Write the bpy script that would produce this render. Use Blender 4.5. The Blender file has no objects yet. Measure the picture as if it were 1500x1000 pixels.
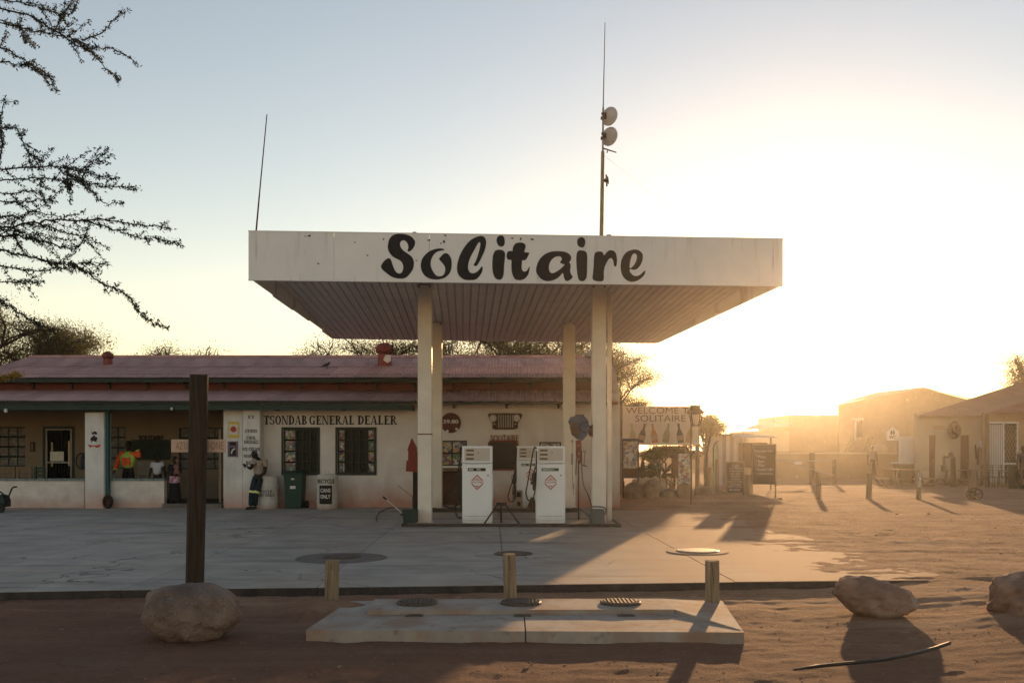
import bpy, bmesh, math, random
import numpy as np
from mathutils import Vector, Matrix, noise as mnoise
R = math.radians
rnd = random.Random(7)
S = bpy.context.scene
COL = S.collection
# ------------------------------------------------------------------ camera
F = 1458.0; HZ = 657.0; CH = 1.65
cam = bpy.data.objects.new('camera', bpy.data.cameras.new('camera')); COL.objects.link(cam)
cam.location = (0, 0, CH); cam.rotation_euler = (R(90), 0, 0)
cam.data.sensor_width = 36; cam.data.lens = 36*F/1500
cam.data.shift_y = (HZ-500)/1500
cam.data.clip_end = 8000; cam.data.clip_start = 0.05
S.camera = cam
# ------------------------------------------------------------------ light
SUN_EL, SUN_AZ = 6.9, 15.8
w = bpy.data.worlds.new("World"); S.world = w; w.use_nodes = True
nt = w.node_tree; bg = nt.nodes['Background']
sky = nt.nodes.new('ShaderNodeTexSky'); sky.sky_type = 'NISHITA'; sky.sun_disc = False
sky.sun_elevation = R(SUN_EL); sky.sun_rotation = R(SUN_AZ)
sky.altitude = 1000; sky.air_density = 1.2; sky.dust_density = 0.22; sky.ozone_density = 1.0
wb = nt.nodes.new('ShaderNodeVectorMath'); wb.operation = 'MULTIPLY'; wb.inputs[1].default_value = (1.20, .960, .865)   # white balance
nt.links.new(sky.outputs[0], wb.inputs[0]); nt.links.new(wb.outputs[0], bg.inputs[0]); bg.inputs[1].default_value = 0.15
sun = bpy.data.objects.new('sun', bpy.data.lights.new('sun', 'SUN')); COL.objects.link(sun)
sun.data.energy = 4.4; sun.data.angle = R(0.6); sun.data.color = (1.0, 0.585, 0.27)
sd = Vector((math.sin(R(SUN_AZ))*math.cos(R(SUN_EL)), math.cos(R(SUN_AZ))*math.cos(R(SUN_EL)), math.sin(R(SUN_EL))))
sun.rotation_euler = sd.to_track_quat('Z', 'Y').to_euler(); sun.location = (20, 60, 20)
S.view_settings.view_transform = 'Standard'; S.view_settings.look = 'None'
S.view_settings.exposure = 0.54; S.view_settings.gamma = 1
S.render.engine = 'CYCLES'
S.cycles.max_bounces = 6; S.cycles.volume_bounces = 0; S.cycles.transparent_max_bounces = 8
S.cycles.use_denoising = True
# ------------------------------------------------------------------ photograph helpers (1500 px wide)
def PX(px, D): return (px-750)/F*D
def PZ(py, D): return CH+(HZ-py)/F*D
def GD(py, z=0.0): return F*(CH-z)/(py-HZ)
def PT(px, py, D): return Vector((PX(px, D), D, PZ(py, D)))
def GP(px, py, z=0.0):
    D = GD(py, z); return Vector((PX(px, D), D, z))
# ------------------------------------------------------------------ materials
MATS = {}
def M(name, c, rough=.8, var=.12, sc=4., bump=.15, bs=60., metal=0., c2=None, spec=.3, detail=6, stretch=(1,1,1), perobj=0.):
    if name in MATS: return MATS[name]
    m = bpy.data.materials.new(name); m.use_nodes = True; t = m.node_tree; n = t.nodes; l = t.links
    b = n['Principled BSDF']; b.inputs['Roughness'].default_value = rough
    b.inputs['Metallic'].default_value = metal; b.inputs['Specular IOR Level'].default_value = spec
    tc = n.new('ShaderNodeTexCoord'); mp = n.new('ShaderNodeMapping'); mp.inputs['Scale'].default_value = stretch
    l.new(tc.outputs['Object'], mp.inputs[0])
    nz = n.new('ShaderNodeTexNoise'); nz.inputs['Scale'].default_value = sc; nz.inputs['Detail'].default_value = detail
    nz.inputs['Roughness'].default_value = .62
    l.new(mp.outputs[0], nz.inputs['Vector'])
    cr = n.new('ShaderNodeValToRGB'); cr.color_ramp.elements[0].position = .3; cr.color_ramp.elements[1].position = .7
    a = [x*(1-var) for x in c]; d = c2 if c2 else [x*(1+var) for x in c]
    cr.color_ramp.elements[0].color = (*a, 1); cr.color_ramp.elements[1].color = (*d, 1)
    l.new(nz.outputs['Fac'], cr.inputs[0])
    out = cr.outputs[0]
    if perobj:
        oi = n.new('ShaderNodeObjectInfo'); hs = n.new('ShaderNodeHueSaturation')
        mr = n.new('ShaderNodeMapRange'); mr.inputs[3].default_value = 1-perobj; mr.inputs[4].default_value = 1+perobj
        l.new(oi.outputs['Random'], mr.inputs[0]); l.new(mr.outputs[0], hs.inputs['Value']); l.new(out, hs.inputs['Color']); out = hs.outputs[0]
    l.new(out, b.inputs['Base Color'])
    if bump:
        n2 = n.new('ShaderNodeTexNoise'); n2.inputs['Scale'].default_value = bs; n2.inputs['Detail'].default_value = 4
        l.new(mp.outputs[0], n2.inputs['Vector'])
        bp = n.new('ShaderNodeBump'); bp.inputs['Strength'].default_value = bump; bp.inputs['Distance'].default_value = .02
        l.new(n2.outputs['Fac'], bp.inputs['Height']); l.new(bp.outputs[0], b.inputs['Normal'])
    MATS[name] = m
    return m
def over(m, color, fac_fn):
    """mix another colour over the base colour with a mask socket built by fac_fn(nodes, links, texcoord)"""
    t = m.node_tree; n = t.nodes; l = t.links; b = n['Principled BSDF']
    src = b.inputs['Base Color'].links[0].from_socket
    tc = [x for x in n if x.type == 'TEX_COORD'][0]
    fac = fac_fn(n, l, tc)
    mx = n.new('ShaderNodeMix'); mx.data_type = 'RGBA'
    l.new(fac, mx.inputs['Factor']); l.new(src, mx.inputs[6]); mx.inputs[7].default_value = (*color, 1)
    l.new(mx.outputs[2], b.inputs['Base Color'])
    return m
def mask_noise(scale, lo, hi, stretch=(1,1,1), amount=1., detail=5, off=0.):
    def f(n, l, tc):
        mp = n.new('ShaderNodeMapping'); mp.inputs['Scale'].default_value = stretch; mp.inputs['Location'].default_value = (off, off, off)
        l.new(tc.outputs['Object'], mp.inputs[0])
        z = n.new('ShaderNodeTexNoise'); z.inputs['Scale'].default_value = scale; z.inputs['Detail'].default_value = detail
        l.new(mp.outputs[0], z.inputs['Vector'])
        r = n.new('ShaderNodeMapRange'); r.inputs[1].default_value = lo; r.inputs[2].default_value = hi; r.inputs[4].default_value = amount
        l.new(z.outputs['Fac'], r.inputs[0]); return r.outputs[0]
    return f
def mask_low(z0, z1, amount=1., sc=3.):
    """splash dirt that clings near the foot of a wall, with a ragged edge"""
    def f(n, l, tc):
        sp = n.new('ShaderNodeSeparateXYZ'); l.new(tc.outputs['Object'], sp.inputs[0])
        z = n.new('ShaderNodeTexNoise'); z.inputs['Scale'].default_value = sc; z.inputs['Detail'].default_value = 6
        l.new(tc.outputs['Object'], z.inputs['Vector'])
        ad = n.new('ShaderNodeMath'); ad.operation = 'MULTIPLY_ADD'; ad.inputs[1].default_value = (z1-z0)*1.2; ad.inputs[2].default_value = -(z1-z0)*.6
        l.new(z.outputs['Fac'], ad.inputs[0])
        a2 = n.new('ShaderNodeMath'); a2.operation = 'ADD'; l.new(sp.outputs[2], a2.inputs[0]); l.new(ad.outputs[0], a2.inputs[1])
        r = n.new('ShaderNodeMapRange'); r.inputs[1].default_value = z1; r.inputs[2].default_value = z0; r.inputs[4].default_value = amount
        l.new(a2.outputs[0], r.inputs[0]); return r.outputs[0]
    return f
def sticker_mat(name, cells, cols, seed=0.):
    """collage of small stickers: random cells of colour (flat print)"""
    if name in MATS: return MATS[name]
    m = bpy.data.materials.new(name); m.use_nodes = True; t = m.node_tree; n = t.nodes; l = t.links
    b = n['Principled BSDF']; b.inputs['Roughness'].default_value = .7
    tc = n.new('ShaderNodeTexCoord'); mp = n.new('ShaderNodeMapping'); mp.inputs['Location'].default_value = (seed, seed, seed)
    oi = n.new('ShaderNodeObjectInfo'); va = n.new('ShaderNodeVectorMath'); va.operation = 'ADD'
    l.new(tc.outputs['Object'], mp.inputs[0]); 
    sc_ = n.new('ShaderNodeMath'); sc_.operation = 'MULTIPLY'; sc_.inputs[1].default_value = 40; l.new(oi.outputs['Random'], sc_.inputs[0])
    l.new(mp.outputs[0], va.inputs[0]); l.new(sc_.outputs[0], va.inputs[1])
    v = n.new('ShaderNodeTexVoronoi'); v.distance = 'CHEBYCHEV'; v.inputs['Scale'].default_value = cells
    l.new(va.outputs[0], v.inputs['Vector'])
    sx = n.new('ShaderNodeSeparateColor'); l.new(v.outputs['Color'], sx.inputs[0])
    cr = n.new('ShaderNodeValToRGB'); cr.color_ramp.interpolation = 'CONSTANT'
    for i, c in enumerate(cols):
        e = cr.color_ramp.elements[i] if i < 2 else cr.color_ramp.elements.new(i/len(cols))
        e.position = i/len(cols); e.color = (*c, 1)
    l.new(sx.outputs[0], cr.inputs[0])
    z = n.new('ShaderNodeTexNoise'); z.inputs['Scale'].default_value = cells*2.2; l.new(va.outputs[0], z.inputs['Vector'])
    r = n.new('ShaderNodeMapRange'); r.inputs[1].default_value = .52; r.inputs[2].default_value = .6; r.inputs[4].default_value = .75
    l.new(z.outputs['Fac'], r.inputs[0])
    mx = n.new('ShaderNodeMix'); mx.data_type = 'RGBA'; l.new(r.outputs[0], mx.inputs['Factor']); l.new(cr.outputs[0], mx.inputs[6]); mx.inputs[7].default_value = (.06, .055, .06, 1)
    l.new(mx.outputs[2], b.inputs['Base Color'])
    MATS[name] = m; return m
# ------------------------------------------------------------------ mesh builder
class MB:
    def __init__(s): s.v = []; s.f = []; s.mi = []; s.cur = 0
    def add(s, vs, fs):
        o = len(s.v); s.v += [tuple(v) for v in vs]
        for f in fs: s.f.append(tuple(i+o for i in f)); s.mi.append(s.cur)
        return s
    def box(s, x0, x1, y0, y1, z0, z1):
        return s.add([(x0,y0,z0),(x1,y0,z0),(x1,y1,z0),(x0,y1,z0),(x0,y0,z1),(x1,y0,z1),(x1,y1,z1),(x0,y1,z1)],
                     [(0,3,2,1),(4,5,6,7),(0,1,5,4),(1,2,6,5),(2,3,7,6),(3,0,4,7)])
    def bevbox(s, x0, x1, y0, y1, z0, z1, b=.01):
        # chamfered vertical edges and top
        def ringz(z, i):
            X0, X1, Y0, Y1 = x0+i, x1-i, y0+i, y1-i
            c = b
            return [(X0+c,Y0,z),(X1-c,Y0,z),(X1,Y0+c,z),(X1,Y1-c,z),(X1-c,Y1,z),(X0+c,Y1,z),(X0,Y1-c,z),(X0,Y0+c,z)]
        V = ringz(z0,0)+ringz(z1-b,0)+ringz(z1,b*.7)
        Fc = [tuple(range(7,-1,-1)), tuple(range(16,24))]
        for k in (0, 8):
            for i in range(8): j=(i+1)%8; Fc.append((k+i,k+j,k+8+j,k+8+i))
        return s.add(V, Fc)
    def obox(s, c, sx, sy, sz, rot=None):
        c = Vector(c); V = []
        for z in (-1,1):
            for x, y in ((-1,-1),(1,-1),(1,1),(-1,1)):
                p = Vector((x*sx/2, y*sy/2, z*sz/2))
                if rot is not None: p = rot @ p
                V.append(c+p)
        return s.add(V, [(0,3,2,1),(4,5,6,7),(0,1,5,4),(1,2,6,5),(2,3,7,6),(3,0,4,7)])
    def bar(s, p, q, wd, dp=None, up=(0,0,1)):
        p = Vector(p); q = Vector(q); d = q-p; L = d.length
        if L < 1e-6: return s
        z = d/L; u = Vector(up)
        if abs(z.dot(u)) > .95: u = Vector((0,1,0))
        x = u.cross(z).normalized(); y = z.cross(x); dp = dp or wd
        V = []
        for b in (p, q):
            for a, c in ((-1,-1),(1,-1),(1,1),(-1,1)): V.append(b+x*a*wd/2+y*c*dp/2)
        return s.add(V, [(0,3,2,1),(4,5,6,7),(0,1,5,4),(1,2,6,5),(2,3,7,6),(3,0,4,7)])
    def cyl(s, p, q, r0, r1=None, n=12, caps=True):
        return s.tube([p, q], [r0, r0 if r1 is None else r1], n, caps)
    def tube(s, pts, r, n=8, caps=True):
        pts = [Vector(p) for p in pts]
        if not isinstance(r, (list, tuple)): r = [r]*len(pts)
        o = len(s.v); V = []; ref = None
        for i, p in enumerate(pts):
            a = pts[max(0, i-1)]; b = pts[min(len(pts)-1, i+1)]; t = (b-a)
            t = t.normalized() if t.length > 1e-9 else Vector((0,0,1))
            if ref is None:
                ref = Vector((1,0,0)) if abs(t.x) < .8 else Vector((0,1,0))
            u = (ref-t*ref.dot(t)).normalized(); v = t.cross(u); ref = u
            for k in range(n):
                an = 2*math.pi*k/n; V.append(p+(u*math.cos(an)+v*math.sin(an))*r[i])
        Fc = []
        for i in range(len(pts)-1):
            for k in range(n):
                j = (k+1)%n; Fc.append((i*n+k, i*n+j, (i+1)*n+j, (i+1)*n+k))
        if caps: Fc.append(tuple(range(n-1,-1,-1))); Fc.append(tuple(range((len(pts)-1)*n, len(pts)*n)))
        return s.add(V, Fc)
    def lathe(s, c, prof, n=20, sx=1, sy=1):
        V = []; c = Vector(c)
        for r, z in prof:
            for k in range(n):
                a = 2*math.pi*k/n; V.append(c+Vector((r*math.cos(a)*sx, r*math.sin(a)*sy, z)))
        Fc = []
        for i in range(len(prof)-1):
            for k in range(n):
                j = (k+1)%n; Fc.append((i*n+k, i*n+j, (i+1)*n+j, (i+1)*n+k))
        Fc.append(tuple(range(n-1,-1,-1))); Fc.append(tuple(range((len(prof)-1)*n, len(prof)*n)))
        return s.add(V, Fc)
    def prism(s, poly, y0, y1):
        """poly in (x,z), extruded along y"""
        n = len(poly); V = [(x, y0, z) for x, z in poly]+[(x, y1, z) for x, z in poly]
        a = sum(poly[i][0]*poly[(i+1)%n][1]-poly[(i+1)%n][0]*poly[i][1] for i in range(n))
        Fc = [tuple(range(n)), tuple(range(2*n-1, n-1, -1))]
        for i in range(n): j=(i+1)%n; Fc.append((i, n+i, n+j, j))
        if a < 0: Fc = [tuple(reversed(f)) for f in Fc]
        return s.add(V, Fc)
    def slab(s, poly, z0, z1):
        n = len(poly); V = [(x, y, z0) for x, y in poly]+[(x, y, z1) for x, y in poly]
        a = sum(poly[i][0]*poly[(i+1)%n][1]-poly[(i+1)%n][0]*poly[i][1] for i in range(n))
        Fc = [tuple(range(n-1,-1,-1)), tuple(range(n, 2*n))]
        for i in range(n): j=(i+1)%n; Fc.append((i, j, n+j, n+i))
        if a < 0: Fc = [tuple(reversed(f)) for f in Fc]
        return s.add(V, Fc)
    def quad(s, a, b, c, d): return s.add([a,b,c,d], [(0,1,2,3)])
ORG = {}
def obj(name, mb, mats, parent=None, label=None, cat=None, group=None, kind=None, smooth=False, origin=None, autos=None):
    V = np.array(mb.v, dtype=np.float64)
    if parent is not None: org = ORG[parent.name]
    elif origin is not None: org = Vector(origin)
    else:
        lo = V.min(0); hi = V.max(0); org = Vector(((lo[0]+hi[0])/2, (lo[1]+hi[1])/2, lo[2]))
    V = V-np.array(org)
    me = bpy.data.meshes.new(name); me.from_pydata(V.tolist(), [], mb.f)
    if not isinstance(mats, (list, tuple)): mats = [mats]
    for m in mats: me.materials.append(m)
    if len(mats) > 1: me.polygons.foreach_set('material_index', mb.mi)
    if smooth: me.polygons.foreach_set('use_smooth', [True]*len(me.polygons))
    me.update(); me.validate()
    if smooth and autos is not False:
        try: me.set_sharp_from_angle(angle=R(autos or 40))
        except Exception: pass
    o = bpy.data.objects.new(name, me); COL.objects.link(o)
    if parent is not None: o.parent = parent
    else: o.location = org
    ORG[o.name] = Vector(org)
    tag(o, label, cat, group, kind)
    return o
def tag(o, label=None, cat=None, group=None, kind=None):
    if label: o['label'] = label
    if cat: o['category'] = cat
    if group: o['group'] = group
    if kind: o['kind'] = kind
    return o
def thing(name, loc, label, cat, group=None):
    o = bpy.data.objects.new(name, None); COL.objects.link(o); o.location = loc; o.empty_display_size = .2
    ORG[o.name] = Vector(loc); return tag(o, label, cat, group)
def copy_tree(o, parent=None):
    c = o.copy(); COL.objects.link(c)
    if parent is not None: c.parent = parent
    for ch in list(o.children): copy_tree(ch, c)
    return c
def copy_part(o, loc=None):
    c = o.copy(); COL.objects.link(c)
    if loc is not None: c.location = loc
    return c
# ------------------------------------------------------------------ text and outlines
def curve_to_mb(cu, mb, fn):
    o = bpy.data.objects.new('tmp', cu); COL.objects.link(o)
    dg = bpy.context.evaluated_depsgraph_get(); dg.update()
    me = o.evaluated_get(dg).to_mesh()
    mb.add([fn(v.co) for v in me.vertices], [tuple(p.vertices) for p in me.polygons])
    o.evaluated_get(dg).to_mesh_clear()
    bpy.data.objects.remove(o); bpy.data.curves.remove(cu)
def text_mb(mb, txt, cx, cz, y, height, width=None, depth=.006, bold=0., align='CENTER', shear=0.):
    """sans text standing in the XZ plane facing -Y, centred on (cx,cz); width in metres squeezes it"""
    cu = bpy.data.curves.new('t', 'FONT'); cu.body = txt; cu.align_x = 'LEFT'; cu.extrude = depth/2; cu.offset = bold; cu.shear = shear
    cu.resolution_u = 3
    o = bpy.data.objects.new('tmp', cu); COL.objects.link(o)
    dg = bpy.context.evaluated_depsgraph_get(); dg.update()
    ev = o.evaluated_get(dg); me = ev.to_mesh()
    P = [v.co.copy() for v in me.vertices]; Fs = [tuple(p.vertices) for p in me.polygons]
    ev.to_mesh_clear(); bpy.data.objects.remove(o); bpy.data.curves.remove(cu)
    if not P: return
    x0 = min(p.x for p in P); x1 = max(p.x for p in P); y0 = min(p.y for p in P); y1 = max(p.y for p in P)
    sz = height/(y1-y0); sx = (width/(x1-x0)) if width else sz
    W = (x1-x0)*sx
    left = cx-W/2 if align == 'CENTER' else cx
    mb.add([(left+(p.x-x0)*sx, y-p.z, cz-height/2+(p.y-y0)*sz) for p in P], Fs)
def smooth_loop(pts, sub=4):
    n = len(pts); out = []
    for i in range(n):
        p0, p1, p2, p3 = pts[i-1], pts[i], pts[(i+1)%n], pts[(i+2)%n]
        for k in range(sub):
            t = k/sub
            f = lambda a,b,c,d: .5*((2*b)+(-a+c)*t+(2*a-5*b+4*c-d)*t*t+(-a+3*b-3*c+d)*t**3)
            out.append((f(p0[0],p1[0],p2[0],p3[0]), f(p0[1],p1[1],p2[1],p3[1])))
    return out
def fill_loops(mb, loops, fn, depth=.004):
    cu = bpy.data.curves.new('c', 'CURVE'); cu.dimensions = '2D'; cu.fill_mode = 'BOTH'; cu.extrude = depth/2
    for lp in loops:
        sp = cu.splines.new('POLY'); sp.points.add(len(lp)-1); sp.use_cyclic_u = True
        for i, (x, y) in enumerate(lp): sp.points[i].co = (x, y, 0, 1)
    curve_to_mb(cu, mb, fn)
# serif capitals built from thick stems, thin hairlines and bracketless slab serifs
TT, TN = .26, .115
def glyph(ch):
    P = []
    def rect(x0, y0, x1, y1): P.append([(x0,y0),(x1,y0),(x1,y1),(x0,y1)])
    def stem(x, t=TT, y0=0, y1=1, top=True, bot=True):
        rect(x, y0+.001, x+t, y1-.001)
        if bot: rect(x-.07, y0, x+t+.07, y0+TN)
        if top: rect(x-.07, y1-TN, x+t+.07, y1)
    def ring(cx, cy, rx, ry, a0, a1, t=TT, th=TN):
        n = max(4, int(abs(a1-a0)/18)); o = []; i_ = []
        for k in range(n+1):
            a = R(a0+(a1-a0)*k/n); c, s_ = math.cos(a), math.sin(a)
            o.append((cx+rx*c, cy+ry*s_)); i_.append((cx+(rx-t)*c, cy+(ry-th)*s_))
        for k in range(n): P.append([o[k], o[k+1], i_[k+1], i_[k]])
    def diag(x0, y0, x1, y1, t): P.append([(x0,y0),(x0+t,y0),(x1+t,y1),(x1,y1)])
    w_ = .8
    if ch == 'I': stem(.07); w_ = .34
    elif ch == 'T': stem(.31, top=False); rect(0,1-TN,.82,1); rect(0,.72,TN,1); rect(.82-TN,.72,.82,1); w_ = .82
    elif ch == 'S':
        ring(.34,.735,.32,.265,25,265,.19,.08); ring(.34,.27,.34,.27,85,-155,.19,.08); rect(.58,.68,.64,.99); rect(0,.02,.06,.33); w_ = .68
    elif ch == 'O': ring(.42,.5,.42,.5,0,360,.22); w_ = .84
    elif ch == 'N': stem(.08,.08); diag(.06,1,.62,0,.2); stem(.76,.08,bot=False); w_ = .9
    elif ch == 'D': stem(.07); ring(.32,.5,.5,.5,90,-90,.22); rect(.2,0,.34,TN); rect(.2,1-TN,.34,1); w_ = .82
    elif ch == 'A': diag(.05,0,.38,1,.08); diag(.62,0,.34,1,.2); rect(.2,.28,.62,.35); rect(-.03,0,.22,TN); rect(.53,0,.9,TN); w_ = .87
    elif ch == 'B': stem(.07); ring(.36,.755,.3,.245,90,-90,.2); ring(.38,.265,.35,.265,90,-90,.21); rect(.2,0,.4,TN); rect(.2,1-TN,.38,1); rect(.2,.47,.4,.54); w_ = .74
    elif ch == 'G': ring(.42,.5,.42,.5,38,325,.22); rect(.58,.02,.76,.42); rect(.5,.38,.84,.45); rect(.7,.7,.77,1); w_ = .86
    elif ch == 'C': ring(.42,.5,.42,.5,42,318,.22); rect(.68,.68,.75,1); w_ = .8
    elif ch == 'E': stem(.07,); rect(.2,0,.7,TN); rect(.2,1-TN,.68,1); rect(.2,.47,.5,.54); rect(.63,0,.7,.27); rect(.61,.73,.68,1); rect(.46,.36,.52,.66); w_ = .72
    elif ch == 'R': stem(.07); ring(.38,.74,.32,.26,90,-90,.2); rect(.2,1-TN,.4,1); rect(.2,.48,.42,.55); diag(.62,0,.34,.5,.2); rect(.6,0,.9,TN); w_ = .84
    elif ch == 'P': stem(.07); ring(.38,.73,.34,.27,90,-90,.2); rect(.2,1-TN,.4,1); rect(.2,.46,.42,.53); w_ = .72
    elif ch == 'L': stem(.07); rect(.2,0,.7,TN); rect(.63,0,.7,.3); w_ = .72
    elif ch == 'U': stem(.07,bot=False,y0=.28); stem(.66,.08,bot=False,y0=.28); ring(.405,.3,.335,.3,180,360,.17); w_ = .82
    elif ch == 'K': stem(.07); diag(.24,.42,.62,1,.08); diag(.62,0,.32,.58,.2); rect(.5,1-TN,.82,1); rect(.56,0,.9,TN); w_ = .86
    elif ch == 'M': stem(.05,.08); diag(.46,.05,.1,1,.18); diag(.5,.05,.84,1,.07); stem(.84,.2); w_ = 1.1
    elif ch == 'Y': stem(.34,y1=.5,top=False); diag(.34,.45,.03,1,.2); diag(.42,.45,.72,1,.08); w_ = .84
    elif ch == ' ': w_ = .38
    return P, w_
def serif_mb(mb, txt, cx, cz, y, height, width, depth=.004):
    x = 0; polys = []
    for ch in txt:
        P, w_ = glyph(ch)
        for p in P: polys.append([(a+x, b) for a, b in p])
        x += w_+.1
    W = x-.1; sx = width/W
    k = 0
    for p in polys:
        k += 1; d = depth+k%7*.0004
        q = [(cx-width/2+a*sx, cz-height/2+b*height) for a, b in p]
        mb.prism(q, y-d, y)
# ------------------------------------------------------------------ people
def skin_mesh(V, E, rad, sub=2):
    me = bpy.data.meshes.new('tmp'); me.from_pydata([tuple(v) for v in V], E, [])
    o = bpy.data.objects.new('tmp', me); COL.objects.link(o)
    sk = o.modifiers.new('s', 'SKIN'); sk.use_smooth_shade = True
    ss = o.modifiers.new('u', 'SUBSURF'); ss.levels = sub; ss.render_levels = sub
    for i, d in enumerate(me.skin_vertices[0].data):
        r = rad[i]; d.radius = (r, r) if not isinstance(r, tuple) else r; d.use_root = (i == 0)
    dg = bpy.context.evaluated_depsgraph_get(); dg.update(); ev = o.evaluated_get(dg); m2 = ev.to_mesh()
    vs = [v.co.copy() for v in m2.vertices]; fs = [tuple(p.vertices) for p in m2.polygons]
    ev.to_mesh_clear(); bpy.data.objects.remove(o); bpy.data.meshes.remove(me)
    mb = MB(); mb.add(vs, fs); return mb
def head_mb(c, r, yaw=0, pitch=0):
    """head about 2.3 r high with brow, nose, chin, ears; face looks along -Y before rotation"""
    mb = MB(); n, m_ = 18, 14; V = []; Fs = []
    Rm = Matrix.Rotation(yaw, 3, 'Z') @ Matrix.Rotation(pitch, 3, 'X')
    for i in range(m_+1):
        th = math.pi*i/m_
        for k in range(n):
            ph = 2*math.pi*k/n
            x = math.sin(th)*math.sin(ph)*.78; y = -math.sin(th)*math.cos(ph)*.95; z = math.cos(th)*1.15
            if z < 0: x *= 1+z*.28; y = y*(1+z*.12)-(.1*-z)
            if y < -.5:
                if abs(x) < .16 and -.35 < z < .15: y -= .22*(1-abs(x)/.16)*(.4+(.15-z))
                if .08 < z < .3 and .15 < abs(x) < .5: y += .1
                if abs(x) < .32 and -.62 < z < -.5: y -= .05
            V.append(Vector((x, y, z))*r)
    for i in range(m_):
        for k in range(n): j=(k+1)%n; Fs.append((i*n+k, (i+1)*n+k, (i+1)*n+j, i*n+j))
    mb.add([c+Rm@v for v in V], Fs)
    for s_ in (-1, 1):
        e = [Vector((s_*.8, .05+a*.17, -.05+b*.26))*r for a, b in ((-1,0),(-.5,.9),(.5,.9),(1,.2),(.3,-1),(-.5,-.9))]
        e2 = [v+Vector((s_*.14*r, .05*r, 0)) for v in e]
        mb.add([c+Rm@v for v in e+e2], [tuple(range(6,12))]+[(i, (i+1)%6, 6+(i+1)%6, 6+i) for i in range(6)])
    return mb
def hand_mb(wrist, d, side, curl=.5, sc=1.):
    """palm, four unequal bent fingers and a thumb; d = pointing direction of the forearm"""
    d = Vector(d).normalized(); u = Vector((0,-1,0)); 
    if abs(d.dot(u)) > .8: u = Vector((0,0,1))
    sdv = d.cross(u).normalized()*side; nrm = d.cross(sdv)*side
    V = [Vector(wrist), wrist+d*.045*sc, wrist+d*.085*sc]; E = [(0,1),(1,2)]; rad = [.024*sc, (.032*sc,.02*sc), (.03*sc,.018*sc)]
    mb = skin_mesh(V, E, rad, 1)
    for i, ln in enumerate((.068,.078,.072,.056)):
        b = wrist+d*.085*sc+sdv*(-.028+.019*i)*sc
        p1 = b+(d*math.cos(curl*.6)+nrm*math.sin(curl*.6))*ln*.45*sc
        p2 = p1+(d*math.cos(curl*1.4)+nrm*math.sin(curl*1.4))*ln*.33*sc
        p3 = p2+(d*math.cos(curl*2.1)+nrm*math.sin(curl*2.1))*ln*.25*sc
        mb.tube([b-d*.02*sc, b, p1, p2, p3], [.008*sc,.0095*sc,.0088*sc,.008*sc,.005*sc], 6)
    b = wrist+d*.03*sc-sdv*.03*sc
    mb.tube([b, b+(d*.6-sdv*.7+nrm*.2).normalized()*.035*sc, b+(d*.8-sdv*.6+nrm*.4).normalized()*.065*sc], [.011*sc,.0098*sc,.006*sc], 6)
    return mb
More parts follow.
